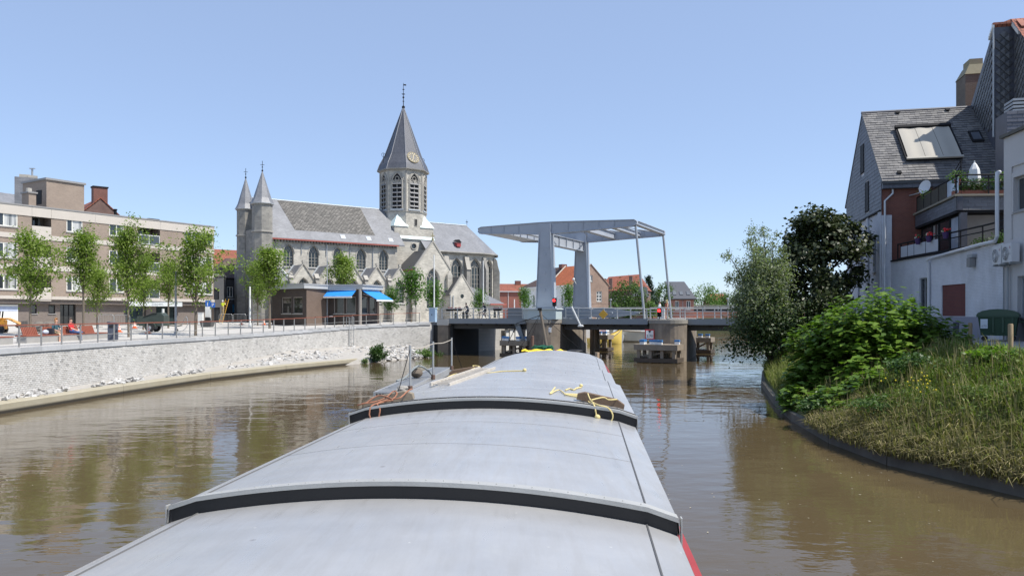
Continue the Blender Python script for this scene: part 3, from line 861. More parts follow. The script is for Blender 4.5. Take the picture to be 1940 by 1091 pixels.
mb.tube([(1.15+.30*math.cos(k*math.pi/8)*1.0, 40.6+.3*math.sin(k*math.pi/8), 2.28+.0*k) for k in range(16)], .105, 8, closed=True)
tag(mb.build('tyre_fender', M_rubber, None, smooth=True), 'black tyre fender lying on the bow of the barge', 'tyre')
# ================================================================ drawbridge (frame BR: a along the road, b across, origin at the near leg)
M_blue = plain('blue_grey_steel_paint', (.37,.40,.445), .45, .16, .9, bump=.15)
M_blue2 = plain('weathered_steel_paint', (.30,.33,.36), .5, .15, 1.2, bump=.2)
M_pale = plain('pale_blue_cabin_paint', (.46,.54,.55), .5, .06, 1.5)
M_gird = plain('grey_girder_paint', (.24,.26,.275), .55, .12, 1.2)
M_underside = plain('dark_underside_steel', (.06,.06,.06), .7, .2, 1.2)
M_pier = brickmat('brown_pier_granite', (.27,.225,.175), (.21,.175,.14), (.23,.19,.15), 1.1, 1.05, .012, .4, .9, .4, .7, (.07,.06,.05), .8)
DK = 3.76; B0, B1 = -.75, 10.95
br = thing('drawbridge', 'blue grey steel drawbridge with overhead balance beams across the canal', 'bridge', BR((0,0,0)))
# deck girders and road, three spans
for a0, a1, dz in ((-11.0,-1.85,0),(1.95,10.7,.0),(14.3,25.5,0)):
    mb = MB(BR); mb.box(a0,a1,B0,B1,DK-.14,DK); mb.build('deck', plain('bridge_asphalt', (.16,.16,.16), .9, .2, 1), br)
    for b in (B0-.16, B1+.02):
        mb = MB(BR); mb.box(a0,a1,b,b+.14,DK-.44,DK+.10); mb.build('edge_girder', M_gird, br)
        sg_ = 1 if b < 0 else -1; bb = b+sg_*.75
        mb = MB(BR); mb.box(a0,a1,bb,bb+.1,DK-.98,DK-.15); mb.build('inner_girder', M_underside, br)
    n = int((a1-a0)/1.6)
    for k in range(n+1):
        a = a0+.15+(a1-a0-.4)*k/n
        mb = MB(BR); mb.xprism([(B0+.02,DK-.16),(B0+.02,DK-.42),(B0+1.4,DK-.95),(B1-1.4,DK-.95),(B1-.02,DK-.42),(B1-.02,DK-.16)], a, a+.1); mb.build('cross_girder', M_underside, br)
    for b in (1.6, 4.2, 6.8, 9.2):
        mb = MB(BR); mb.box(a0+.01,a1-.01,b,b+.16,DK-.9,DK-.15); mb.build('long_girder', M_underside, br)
# piers with rounded noses
def pier(a0, a1, b0, b1, top):
    r = (a1-a0)/2; c = (a0+a1)/2
    pl = [(c+r*math.cos(t), b0+r*math.sin(t)) for t in [math.pi+math.pi*k/14 for k in range(15)]]
    pl += [(c+r*math.cos(t), b1+r*math.sin(t)) for t in [math.pi*k/14 for k in range(15)]]
    SKW = lambda pl: [(x-.15*y, y) for x, y in pl]
    mb = MB(BR); mb.prism(SKW(pl), -1, top); p = mb.build('pier', M_pier, br)
    r2 = r+.07
    pl = [(c+r2*math.cos(t), b0+r2*math.sin(t)) for t in [math.pi+math.pi*k/14 for k in range(15)]]
    pl += [(c+r2*math.cos(t), b1+r2*math.sin(t)) for t in [math.pi*k/14 for k in range(15)]]
    mb = MB(BR); mb.prism(SKW(pl), top, top+.36); mb.build('pier_cap', plain('pier_cap_stone', (.27,.25,.215), .9, .3, 1, bump=.3), p)
    return p
pier(-1.8,1.85,-.95,10.6,DK-.33)
pier(10.75,14.25,-.95,10.6,DK-.33)
# abutments
mb = MB(BR); mb.box(-12.2,-10.9,B0-.15,B0+.28,-1,DK-.62); mb.build('abutment', M_pier, br)
mb = MB(BR); mb.box(-12.25,-10.87,B0-.22,B0+.6,DK-.62,DK+.02); mb.build('abutment_cap', M_conc, br)
mb = MB(BR); mb.box(25.0,27.5,B0-.15,B1+.3,-1,DK-.3); mb.build('abutment', M_pier, br)
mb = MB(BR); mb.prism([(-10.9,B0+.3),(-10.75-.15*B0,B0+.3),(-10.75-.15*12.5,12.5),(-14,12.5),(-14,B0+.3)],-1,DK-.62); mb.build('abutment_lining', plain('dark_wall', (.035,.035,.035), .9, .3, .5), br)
# slanted steel brackets at the pier
for b in (B0+.1, 3.5, 7):
    mb = MB(BR); mb.vprism([(-3.3,DK-.42),(-2.7,DK-.42),(-1.86,1.1),(-1.86,.3)], b, b+.25); mb.build('bracket', M_gird, br)
# portal legs (tapered riveted boxes)
def leg(b):
    mb = MB(BR)
    z0, z1 = DK, 12.5
    w0, w1, d0, d1 = .93, .60, .50, .38
    mb.loft([[(-w0,b-d0,z0),(w0,b-d0,z0),(w0,b+d0,z0),(-w0,b+d0,z0)],[(-w1,b-d1,z1),(w1,b-d1,z1),(w1,b+d1,z1),(-w1,b+d1,z1)],[(-w1,b-d1,13.3),(w1,b-d1,13.3),(w1,b+d1,13.3),(-w1,b+d1,13.3)]])
    l = mb.build('portal_leg', M_blue, br)
    rv = MB(BR)
    for k in range(60):
        f = k/59; z = z0+.2+(z1-z0)*f; w = w0+(w1-w0)*f; d = d0+(d1-d0)*f
        for sx in (-1, 1):
            for sd in (-1, 1):
                rv.cbox((sx*(w-.09), b+sd*(d+.008), z), .05, .03, .05)
    rv.build('rivets', M_blue, l, kind='stuff')
    for z in (5.3, 7.3, 9.1, 10.9):
        f = (z-z0)/(z1-z0); w = w0+(w1-w0)*f; d = d0+(d1-d0)*f
        mb = MB(BR); mb.box(-w-.012,w+.012,b-d-.02,b+d+.02,z,z+.09); mb.build('splice_plate', M_blue, l)
        mb = MB(BR); mb.lathe([(.16,0),(.16,.05)], (0,0), 12); vs = mb.v
        mb2 = MB(BR); mb2.loft([[(.0+.18*math.cos(t), b-d-yy, z-.6+.18*math.sin(t)) for t in [2*math.pi*k/12 for k in range(12)]] for yy in (-.01,.05)]); mb2.build('inspection_cover', M_blue, l)
    for sx in (-1, 1):
        mb = MB(BR); mb.loft([[(sx*w0-.03,b-d0-.10,z0),(sx*w0+.03,b-d0-.10,z0),(sx*w0+.03,b+d0+.10,z0),(sx*w0-.03,b+d0+.10,z0)],[(sx*w1-.03,b-d1-.09,z1),(sx*w1+.03,b-d1-.09,z1),(sx*w1+.03,b+d1+.09,z1),(sx*w1-.03,b+d1+.09,z1)]]); mb.build('flange', M_blue, l)
    return l
leg(0); leg(10.1)
mb = MB(BR); mb.box(-.30,.30,.42,9.7,11.35,12.33); mb.build('portal_crossbeam', M_blue, br)
for z_ in (11.32, 12.33):
    mb = MB(BR); mb.box(-.42,.42,.43,9.69,z_,z_+.05); mb.build('crossbeam_flange', M_blue, br)
for b in (2.5, 4.5, 6.5, 8.5):
    for s_ in (-.42,.302):
        mb = MB(BR); mb.box(s_,s_+.118,b,b+.05,11.37,12.33); mb.build('stiffener', M_blue, br)
# balance beams
def bal(b):
    b = b + (.0 if b < 5 else 0)
    prof = [(-7.7,12.95),(-7.5,12.72),(-.8,12.35),(.9,12.35),(9.1,12.68),(9.45,12.86),(9.45,13.12),(9.2,13.28),(.9,13.52),(-.8,13.52),(-7.3,13.40),(-7.7,13.25)]
    mb = MB(BR); mb.vprism(prof, b-.20, b+.20); m = mb.build('balance_beam', M_blue, br)
    top = [p for p in prof[6:]]; bot = prof[:6]
    for pl in (top, bot):
        mb = MB(BR)
        for p, q in zip(pl[:-1], pl[1:]):
            mb.add([(p[0],b-.29,p[1]-.025),(p[0],b+.29,p[1]-.025),(q[0],b+.29,q[1]-.025),(q[0],b-.29,q[1]-.025),(p[0],b-.29,p[1]+.025),(p[0],b+.29,p[1]+.025),(q[0],b+.29,q[1]+.025),(q[0],b-.29,q[1]+.025)],[(3,2,1,0),(4,5,6,7),(0,1,5,4),(1,2,6,5),(2,3,7,6),(3,0,4,7)])
        mb.build('beam_flange', M_blue, m)
    for a in (-6.2,-4.7,-3.0,2.4,4.0,5.6,7.2):
        mb = MB(BR); mb.box(a,a+.05,b-.26,b+.26,12.76 if abs(a) > 4 else 12.6,13.30); mb.build('stiffener', M_blue, m)
bal(0); bal(10.1)
for a, z0, z1, nm_ in ((3.7,12.62,13.2,'cross_tie'),(6.6,12.75,13.1,'cross_tie'),(9.25,12.84,13.14,'cross_tie'),(-2.6,12.55,13.1,'cross_tie')):
    mb = MB(BR); mb.box(a-.16,a+.16,.3,9.8,z0,z1); mb.box(a-.28,a+.28,.31,9.79,z1,z1+.04); mb.box(a-.28,a+.28,.31,9.79,z0-.04,z0); mb.build(nm_, M_blue, br)
mb = MB(BR); mb.box(-7.45,-5.2,.32,9.78,12.74,13.2); mb.build('counterweight', M_blue, br)
for k in range(5):
    mb = MB(BR); mb.box(-5.2,-5.08,1.2+k*1.8,1.28+k*1.8,12.74,13.2); mb.build('stiffener', M_blue, br)
for (p, q) in (((.8,.4),(3.6,9.7)),((3.8,.4),(6.5,9.7)),((6.8,.4),(9.1,9.7)),((-2.8,9.7),(-5.0,.4)),((3.6,.4),(.8,9.7))):
    mb = MB(BR); mb.tube([(p[0],p[1],12.95),(q[0],q[1],12.95)], .06, 6); mb.build('diagonal_brace', M_blue, br)
# hangers down to the leaf, drive struts and rack
for b in (0, 10.1):
    mb = MB(BR); mb.tube([(9.25,b,12.9),(10.15,b,DK+.05)], .12, 8); mb.build('hanger', M_blue2, br)
for b in (.5, 9.6):
    mb = MB(BR); mb.vprism([(1.0,DK+.3),(1.6,DK+1.25),(2.7,DK+1.3),(6.8,DK+.75),(6.8,DK+.62),(4.6,DK+.25),(2.6,DK+.12)], b-.12, b+.12); mb.build('drive_rack', M_blue2, br)
mb = MB(BR); mb.tube([(3.1,-.93,DK+1.25),(4.05,-1.05,DK-.55)], .10, 8); mb.ball((4.08,-1.05,DK-.62), .22, 8, 6, 1.5,1,.7); mb.build('drive_strut', plain('light_strut_paint', (.50,.52,.53), .45, .1, 2), br)
# control cabin on the nose of the near pier
pl = [(-2.15,-.85),(-1.75,-1.7),(-.95,-2.42),(2.05,-2.42),(2.05,-.85)]
ctl = thing('machine_cabin', 'low pale blue machinery cabin on the nose of the left bridge pier', 'cabin', BR((0,-1.6,DK)))
mb = MB(BR); mb.prism(pl, DK+.04, DK+1.0); mb.build('cabin_wall', M_pale, ctl)
mb = MB(BR); mb.prism([(-2.28,-.80),(-1.85,-1.8),(-1.0,-2.55),(2.18,-2.55),(2.18,-.80)], DK+1.0, DK+1.10); mb.build('cabin_roof', plain('pale_roof_paint', (.62,.68,.68), .5, .05, 1), ctl)
# railings
M_brail = plain('bridge_railing_paint', (.55,.55,.53), .45, .1, 2, .2)
def railing(label, a0, a1, b, n):
    rl = thing('bridge_railing', label, 'railing', BR(((a0+a1)/2,b,DK)))
    pm = None
    for k in range(n+1):
        a = a0+(a1-a0)*k/n
        if pm is None:
            mb = MB(); mb.box(-.04,.04,-.05,.05,0,1.05); mb.vprism([(-.05,0),(.05,0),(.03,.35),(-.03,.35)],.05,.12); o = mb.build('post', M_brail, rl); pm = o.data
        else: o = link('post', pm, rl)
        o.location = BR((a,b,DK+.1)); o.rotation_euler = (0,0,BR.rot())
    for h, r in ((1.13,.045),(.80,.026),(.46,.026)):
        mb = MB(BR); mb.tube([(a0,b,DK+h),(a1,b,DK+h)], r, 6); mb.build('rail', M_brail, rl)
railing('grey pipe railing on the left span of the bridge, beside the riders', -11.8,-2.3,B0+.05,5)
railing('grey pipe railing on the middle lifting span of the bridge', 2.4,10.3,B0+.05,6)
railing('grey pipe railing on the right span of the bridge, behind the red signal', 10.9,25.5,B0+.05,9)
railing('far side pipe railing of the bridge, across the road', -11,25.5,B1-.1,20)
# mesh panel by the cabin
mb = MB(BR); mb.box(-4.0,-2.4,B0+.1,B0+.14,DK+.12,DK+1.18); tag(mb.build('railing_panel', plain('grey_mesh_panel', (.22,.235,.25), .6, .1, 3), None), 'solid grey sheet panel on the railing left of the pale cabin', 'panel')
# signals
def signal(a, b, z, label):
    s = thing('traffic_light', label, 'traffic light', BR((a,b,DK)))
    mb = MB(BR); mb.tube([(a,b,DK+.1),(a,b,z-.45)], .04, 6); mb.build('pole', M_black, s)
    mb = MB(BR); mb.box(a-.17,a+.17,b-.12,b+.1,z-.5,z+.32); h = mb.build('housing', M_black, s)
    for dz, mt in ((.08, emit('red_lamp', (1,.02,.02), 4.0) if 'red_lamp' not in MATS else MATS['red_lamp']), (-.30, M_black)):
        mb = MB(BR); mb.loft([[(a+.145*math.cos(t), b-yy, z+dz+.145*math.sin(t)) for t in [2*math.pi*k/14 for k in range(14)]] for yy in (.119,.16)]); mb.build('lamp', mt, h)
        mb = MB(BR); mb.loft([[(a+.16*math.cos(t), b-.12-yy, z+dz+.16*math.sin(t)) for t in [math.pi*k/8 for k in range(9)]] for yy in (0,.12)], False, False, closed=False); mb.build('visor', M_black, h)
    return s
signal(1.45,-1.3,Z(571,76.3),'lit red signal beside the foot of the near portal leg')
signal(12.05,-1.75,Z(590,70),'lit red signal on the cap of the right bridge pier')
# orange diamond board on the railing
d = thing('diamond_sign', 'orange yellow diamond board on the railing of the lifting span', 'sign', BR((7.6,B0,DK+.5)))
ad = BR.a_at(1143, B0-.1); zd = Z(595.5, 73)
mb = MB(BR); mb.vprism([(ad-.47,zd),(ad,zd-.47),(ad+.47,zd),(ad,zd+.47)], B0-.14, B0-.11); mb.build('board', M_ochre, d)
mb = MB(BR); mb.box(ad-.03,ad+.03,B0-.11,B0-.02,DK+.1,zd+.2); mb.build('bracket', M_brail, d)
# clearance sign on the right pier: red bordered, black arrow over 2.70
M_signw = plain('sign_white', (.78,.78,.76), .4, .03, 2); M_signr = plain('sign_red', (.55,.03,.03), .4, .05, 2)
M_signk = plain('sign_black', (.02,.02,.02), .5, .02, 2); M_signb = plain('sign_blue', (.02,.13,.48), .4, .05, 2)
s = thing('clearance_sign', 'square red bordered height sign reading 2.70 on the right pier', 'sign', BR((10.9,-2.2,2.4)))
SF = Frame(*BR((11.35,-2.52,0))[:2], 1.0, -.2)
mb = MB(SF); mb.box(-.42,.42,-.03,0,1.98,2.90); mb.build('border', M_signr, s)
mb = MB(SF); mb.box(-.33,.33,-.045,-.031,2.07,2.81); mb.build('plate', M_signw, s)
mb = MB(SF); mb.vprism([(-.14,2.80),(.14,2.80),(0,2.58)], -.056, -.046); mb.build('arrow', M_signk, s)
nx, ny = -SF.v[0], -SF.v[1]
text('lettering', '2.70', .33, M_signk, upright(SF((0,-.05,2.30)), nx, ny), s)
mb = MB(SF); mb.box(-.05,.05,0,.6,2.2,2.6); mb.build('bracket', M_gird, s)
# white notice on the near pier
s = thing('notice_board', 'white notice with an orange mark on the rounded left pier', 'sign', BR((1.2,-2.4,3)))
SF = Frame(*BR((1.18,-2.52,0))[:2], 1.0, -.18)
zc = Z(625, 74)
mb = MB(SF); mb.box(-.42,.42,-.03,0,zc-.24,zc+.24); mb.build('plate', M_signw, s)
mb = MB(SF); mb.box(-.32,-.2,-.044,-.031,zc-.17,zc+.17); mb.build('mark', M_ochre, s)
for k in range(3):
    mb = MB(SF); mb.box(-.12,.34-.07*(k % 2),-.044,-.031,zc+.10-k*.12,zc+.13-k*.12); mb.build('line_mark', plain('faded_print', (.45,.47,.55), .6, .05, 4), s)
mb = MB(SF); mb.box(-.3,.3,0,.5,zc-.05,zc+.05); mb.build('bracket', M_gird, s)
# ---------------------------------------------------------------- timber fenders with blue and white boxes
M_bluebox = plain('blue_lid_paint', (.05,.20,.46), .5, .1, 3)
def fender(label, a, b, w, d, ztop, n, boxes, blabels):
    f = thing('timber_fender', label, 'fender', BR((a+w/2,b+d/2,0)))
    mb = MB(BR); mb.box(a,a+w,b,b+d,ztop-.5,ztop); mb.build('top_platform', M_wood, f)
    mb = MB(BR); mb.box(a,a+w,b,b+d,.05,.42); mb.build('base_platform', plain('wet_timber', (.085,.065,.048), .7, .3, 2, bump=.4), f)
    for k in range(n):
        for bb in (b+.12, b+d-.4):
            aa = a+.25+(w-.75)*k/(n-1)
            mb = MB(BR); mb.box(aa,aa+.28,bb,bb+.28,.42,ztop-.5); mb.build('pile', M_wood, f)
            mb = MB(BR); mb.box(aa+.02,aa+.26,bb+.02,bb+.26,-1,.05); mb.build('pile_foot', M_wood, f)
    mb = MB(BR); mb.tube([(a+.4,b+.5,.5),(a+w-.5,b+.5,ztop-.55)], .10, 6); mb.build('brace', M_wood, f)
    for (ba, bb), bl in zip(boxes, blabels):
        c = thing('blue_lidded_box', bl, 'box', BR((ba,bb,ztop)), BR.rot(), 'blue and white boxes on the fenders')
        mb = MB(); mb.box(-.20,.20,-.17,.17,0,.22); o = mb.build('box_body', M_signw, c, local=True)
        mb = MB(); mb.box(-.22,.22,-.19,.19,.22,.40); o = mb.build('box_lid', M_bluebox, c, local=True)
fender('weathered timber fender with seven blue lidded boxes in front of the right pier', 11.0-.4,-5.0,3.9,2.3,1.62,4,[(10.95,-3.0),(11.2,-3.9),(11.3,-4.7),(12.0,-4.1),(12.5,-4.4),(12.9,-4.75),(14.1,-3.4)], ['leftmost blue lidded white box on the right front fender','second blue lidded box from the left on the right front fender','blue lidded box at the near left corner of the right front fender','middle blue lidded box of the seven on the right front fender','third blue lidded box from the right on the right front fender','second blue lidded box from the right on the right front fender','rightmost blue lidded box, alone at the end of the right front fender'])
fender('timber fender left of the left pier, half hidden behind the barge', -3.9,-2.7,3.0,2.0,1.68,3,[(-3.6,-2.2),(-3.2,-2.45),(-1.95,-2.4),(-1.45,-1.4)], ['leftmost blue lidded box on the left fender by the white quay','second blue lidded box from the left on the left fender','third blue lidded box on the left fender, left of the red brown pile','blue lidded box on the left fender right of the red brown pile'])
fender('timber fender beyond the bridge behind the left pier', .3,13.4,1.6,2.2,1.9,2,[(.8,13.8),(1.45,13.7)], ['blue lidded box beyond the bridge, left one beside the guide pile','blue lidded box beyond the bridge, right one beside the guide pile'])
fender('timber fender beyond the bridge behind the right pier', 11.4,13.6,2.2,2.2,1.75,2,[(12.4,13.9),(13.2,13.9)], ['blue lidded box on the far right fender, nearest the pier','blue lidded box on the outer end of the far right fender'])
for px_, label in ((1122,'slim timber guide pile at the far end of the left pier'),(1131,'tall thick timber guide pile beside the far end of the left pier')):
    Yp = 84.0 if px_ < 1130 else 82.5
    mb = MB(); mb.lathe([(.26,-1),(.26,2.85),(.22,2.95)], (X(px_,Yp),Yp), 10); tag(mb.build('guide_pile', plain('pale_timber', (.36,.27,.19), .85, .3, 2, bump=.4), None), label, 'pile')
Yp = 72.3
mb = MB(); mb.lathe([(.16,-1),(.16,2.2),(.14,2.24)], (X(1008.5,Yp),Yp), 10); tag(mb.build('guide_pile', plain('red_brown_timber', (.17,.10,.075), .85, .3, 2, bump=.4), None), 'red brown timber pile standing in front of the left fender', 'pile')
# ================================================================ helpers for buildings
def window(parent, fr, a0, a1, z0, z1, b, mframe, mglass, splits=(), fw=.07, rec=.12, sill=None, deep=.06, hsplit=()):
    """frame (part) with its panes (sub-parts), set back by rec behind the wall face b"""
    mb = MB(fr); y0, y1 = b+rec, b+rec+deep
    mb.box(a0,a0+fw,y0,y1,z0,z1); mb.box(a1-fw,a1,y0,y1,z0,z1)
    mb.box(a0+fw,a1-fw,y0,y1,z0,z0+fw); mb.box(a0+fw,a1-fw,y0,y1,z1-fw,z1)
    es = [a0+fw]
    for s in splits:
        x = a0+(a1-a0)*s; mb.box(x-fw*.55,x+fw*.55,y0,y1,z0+fw,z1-fw); es += [x-fw*.55, x+fw*.55]
    es.append(a1-fw)
    for hs in hsplit:
        for i in range(0, len(es), 2):
            zz = z0+(z1-z0)*hs; mb.box(es[i],es[i+1],y0+.004,y1-.004,zz-fw*.4,zz+fw*.4)
    w = mb.build('window', mframe, parent)
    gl = mglass if isinstance(mglass, (list, tuple)) else [mglass]
    for i in range(0, len(es), 2):
        mb = MB(fr); mb.face((es[i],y0+deep*.6,z0+fw),(es[i+1],y0+deep*.6,z0+fw),(es[i+1],y0+deep*.6,z1-fw),(es[i],y0+deep*.6,z1-fw)); mb.build('pane', gl[(i//2) % len(gl)], w, recalc=False)
    if sill is not None:
        mb = MB(fr); mb.box(a0-.06,a1+.06,b-.06,b+rec-.005,z0-.09,z0-.004); mb.build('sill', sill, w)
    return w
# ================================================================ apartment block
AP = Frame(-43.5, 65.0, .528, .849)
M_apb = brickmat('fawn_brick', (.31,.235,.18), (.25,.19,.145), (.35,.295,.25), .22, .07, .012, .2, .9, .4)
M_apg = brickmat('grey_brown_brick', (.19,.155,.135), (.155,.125,.11), (.22,.19,.17), .22, .07, .012, .2, .9, .4)
M_fascia = plain('washed_concrete_band', (.52,.475,.42), .85, .10, .8, bump=.3)
M_cap = plain('grey_roof_trim', (.26,.255,.25), .6, .1, 1)
apt = thing('apartment_block', 'four storey brown brick apartment block with pale concrete bands and white windows', 'apartment block', AP((8,2,3.2)))
def apx(px): return AP.a_at(px)
A0, A1 = -9.0, AP.a_at(405)
GZ, F1, F2, F3, RT = 3.1, 5.62, 8.32, 11.02, 13.72
def apz(py, px):   # z of a point of the facade
    a = apx(px); return Z(py, AP((a,0,0))[1])
wins = [(0,34,(.5,)),(126,157,(.36,)),(207,235,(.5,)),(350,404,(.25,.75))]
balc = [(60,97),(261,303)]
ops = []; wl_ = []; bl_ = []
for fl_ in (F1, F2, F3):
    for x0, x1, sp in wins:
        o = (apx(x0) if x0 > 0 else apx(0)-.8, apx(x1)-.02 if x1 < 404 else A1-.14, fl_+.78, fl_+2.10); ops.append(o+(False,)); wl_.append((o, sp))
    ops.append((-7.8,-5.6,fl_+.78,fl_+2.1,False)); wl_.append(((-7.8,-5.6,fl_+.78,fl_+2.1),(.5,)))
    for x0, x1 in balc:
        o = (apx(x0), apx(x1), fl_+.12, fl_+2.12); ops.append(o+(False,)); bl_.append((o, x0, fl_))
g_ops = [(apx(63)+.05,apx(76),4.35,5.12,False),(apx(98),apx(111),4.35,5.12,False),(apx(120),apx(150),GZ,5.2,False),(apx(244),apx(283),3.45,5.15,False),(apx(302),apx(338),GZ,5.15,False)]
mb = MB(AP)
mb.wall(A0,A1,F1+.28,RT-.85,0,ops,.20)
mb.wall(A1,A1+.001,F1,RT,0)
mb.face((A1,0,GZ-.3),(A1,12,GZ-.3),(A1,12,RT-.85),(A1,0,RT-.85)); mb.face((A0,0,GZ-.3),(A0,12,GZ-.3),(A0,12,RT-.85),(A0,0,RT-.85)); mb.face((A0,12,GZ-.3),(A1,12,GZ-.3),(A1,12,RT-.85),(A0,12,RT-.85))
mb.build('wall', M_apb, apt, recalc=False)
mb = MB(AP); mb.wall(A0,A1-.02,GZ-.3,5.22,.55,g_ops,.3); mb.build('ground_floor_wall', M_apg, apt, recalc=False)
mb = MB(AP); mb.wall(A0,A1-.02,5.22,F1-.01,.10,(),.3); mb.face((A0,.10,5.22),(A1-.02,.10,5.22),(A1-.02,.55,5.22),(A0,.55,5.22)); mb.build('lintel_wall', M_apg, apt, recalc=False)
mb = MB(AP); mb.box(A0,A1+.05,-.10,12.1,RT-.02,RT+.10); mb.build('roof', M_cap, apt)
# pale concrete bands in panels (cut at the recessed balconies)
cuts = [A0, -4.2, apx(60), apx(97), apx(180), apx(261), apx(303), A1+.04]
def band(z0, z1, full, out=.06):
    for i in range(len(cuts)-1):
        bal_ = i in (2, 5)
        if bal_ and not full: continue
        mb = MB(AP); mb.box(cuts[i]+.008,cuts[i+1]-.008,-out,.02,z0,z1); mb.build('concrete_band', M_fascia, apt)
band(RT-.85, RT-.03, True); band(F3-.15, F3+.27, False); band(F2-.15, F2+.27, False); band(F1-.02, F1+.27, True, .09)
for o, sp in wl_:
    window(apt, AP, o[0], o[1], o[2], o[3], 0, M_cream, [M_glass, M_curtain], sp, .085, .03, M_cap)
for o, x0, fl_ in bl_:                     # recessed balconies: back wall, side walls, door, front
    a0, a1, z0, z1 = o
    mb = MB(AP); mb.face((a0,1.5,z0),(a1,1.5,z0),(a1,1.5,z1),(a0,1.5,z1)); mb.face((a0,.0,z0),(a0,1.5,z0),(a0,1.5,z1),(a0,0,z1)); mb.face((a1,0,z0),(a1,1.5,z0),(a1,1.5,z1),(a1,0,z1)); mb.build('balcony_recess', M_apg, apt, recalc=False)
    for zz in (z0-.1, z1):
        mb = MB(AP); mb.box(a0+.002,a1-.002,.01,1.5,zz,zz+.1); mb.build('balcony_slab', M_fascia, apt)
    window(apt, AP, a0+.1, a0+(a1-a0)*.42, z0+.02, z1-.15, 1.30, M_greysteel, M_curtain, (), .06, .1)
    window(apt, AP, a0+(a1-a0)*.45, a1-.25, z0+.75, z1-.15, 1.30, M_greysteel, M_glass, (.8,), .06, .1)
    if x0 == 60:
        mb = MB(AP); mb.box(a0+.01,a1-.01,-.05,.10,z0-.28,z0+.92); mb.build('balcony_front', M_fascia, apt)
    else:
        mb = MB(AP); mb.box(a0+.01,a1-.01,-.03,.10,z0-.22,z0+.02); mb.build('balcony_edge', M_fascia, apt)
        mb = MB(AP)
        for k in range(3):
            xx = a0+.05+(a1-a0-.14)*k/2; mb.box(xx,xx+.05,-.02,.03,z0+.02,z0+1.0)
        mb.box(a0+.02,a1-.02,-.03,.04,z0+1.0,z0+1.06); mb.box(a0+.11,a1-.1,-.018,.028,z0+.12,z0+.17); rl = mb.build('balcony_railing', M_white, apt)
        mb = MB(AP); mb.face((a0+.05,.005,z0+.17),(a1-.05,.005,z0+.17),(a1-.05,.005,z0+1.0),(a0+.05,.005,z0+1.0)); mb.build('glass_panel', glassmat('smoked_glass', (.05,.06,.065), .08), rl, recalc=False)
for j, o in enumerate(g_ops):
    if j < 2: window(apt, AP, o[0], o[1], o[2], o[3], .55, M_black, M_glass, (), .06, .1, M_cap)
    elif j == 2:
        window(apt, AP, o[0], o[1], o[2], o[3], .55, M_black, glassmat('door_glass', (.035,.035,.035), .1), (.30,.62), .07, .2)
    else: window(apt, AP, o[0], o[1], o[2], o[3], .55, M_black, glassmat('shop_glass', (.03,.045,.045), .04), (.6,), .06, .12)
# shop sign
a0, a1 = apx(243), apx(345)
mb = MB(AP); mb.box(a0,a1,-.03,.09,5.10,5.60); sg = mb.build('shop_sign', plain('pale_sign_board', (.60,.63,.63), .5, .05, 1), apt)
text('lettering', 'Slapen', .50, M_greysteel, upright(AP((a0+(a1-a0)*.52,-.04,5.34)), -AP.v[0], -AP.v[1]), sg)
mb = MB(AP); mb.box(apx(4)-1.8,apx(39),.44,.54,3.3,5.12); gs = mb.build('garage_panel', M_white, apt)
mb = MB(AP); mb.box(apx(4)-1.7,apx(38),.425,.437,4.55,4.95); mb.build('pale_print', plain('pale_blue_print', (.42,.48,.62), .6, .35, 4), gs)
# roof structures
ph = MB(AP); a0, a1 = AP.a_at(88,1.2), AP.a_at(159.5,1.2)
ph.box(a0,a1,1.2,5.4,RT+.1,RT+2.75); p_ = ph.build('roof_house', M_apb, apt)
mb = MB(AP); mb.box(a0-.12,a1+.12,1.08,5.5,RT+2.75,RT+2.93); mb.build('roof_trim', M_cap, p_)
mb = MB(AP); mb.box(a0-.02,a0+.05,2.0,3.0,RT+.6,RT+1.9); mb.build('vent_opening', M_dark, p_)
mb = MB(AP); mb.box(apx(60),apx(74),.5,1.7,RT+.1,RT+1.25); c_ = mb.build('chimney', M_apb, apt)
mb = MB(AP); mb.box(apx(60)-.1,apx(74)+.1,.4,1.8,RT+1.25,RT+1.37); mb.build('chimney_cap', M_cap, c_)
mb = MB(); q = AP((apx(67),1.1,0)); mb.lathe([(.25,RT+1.37),(.22,RT+1.75)], q[:2], 10); mb.build('chimney_pot', M_trimstone, c_)
for px_ in (241, 309):
    mb = MB(AP); a = apx(px_); mb.box(a-.6,a+.6,1.5,2.6,RT+.1,RT+.38 if px_ > 300 else RT+.32); v_ = mb.build('roof_vent', M_black, apt)
    if px_ < 300:
        mb = MB(); q = AP((a,2,0)); mb.lathe([(.14,RT+.3),(.14,RT+.85),(.19,RT+.86),(.19,RT+.95)], q[:2], 8); mb.build('vent_pipe', M_black, v_)
# houses behind the block
def gable_house(name, label, fr, L, D, z0, ze, zr, mw, mr, group=None, over=.25, cat='house', hip=0.0):
    """ridge along a, eaves at b=0 and b=D"""
    h = thing(name, label, cat, fr((L/2,D/2,z0)), 0, group)
    mb = MB(fr)
    if hip == 0: mb.xprism([(0,z0),(D,z0),(D,ze),(D/2,zr-.08),(0,ze)], 0, L)
    else: mb.box(0,L,0,D,z0,ze)
    w = mb.build('wall', mw, h)
    s = (zr-ze)/(D/2); zo = ze-over*s; t_ = .16
    mb = MB(fr)
    if hip == 0:
        mb.xprism([(-over,zo),(D/2,zr),(D+over,zo),(D+over,zo+t_),(D/2,zr+t_),(-over,zo+t_)], -.12, L+.12)
    else:
        hp = hip
        P = [(-over,-over,zo+.1),(L+over,-over,zo+.1),(L+over,D+over,zo+.1),(-over,D+over,zo+.1),(hp,D/2,zr),(L-hp,D/2,zr)]
        mb.add(P, [(0,1,5,4),(1,2,5),(2,3,4,5),(3,0,4),(3,2,1,0)])
    mb.build('roof', mr, h)
    return h
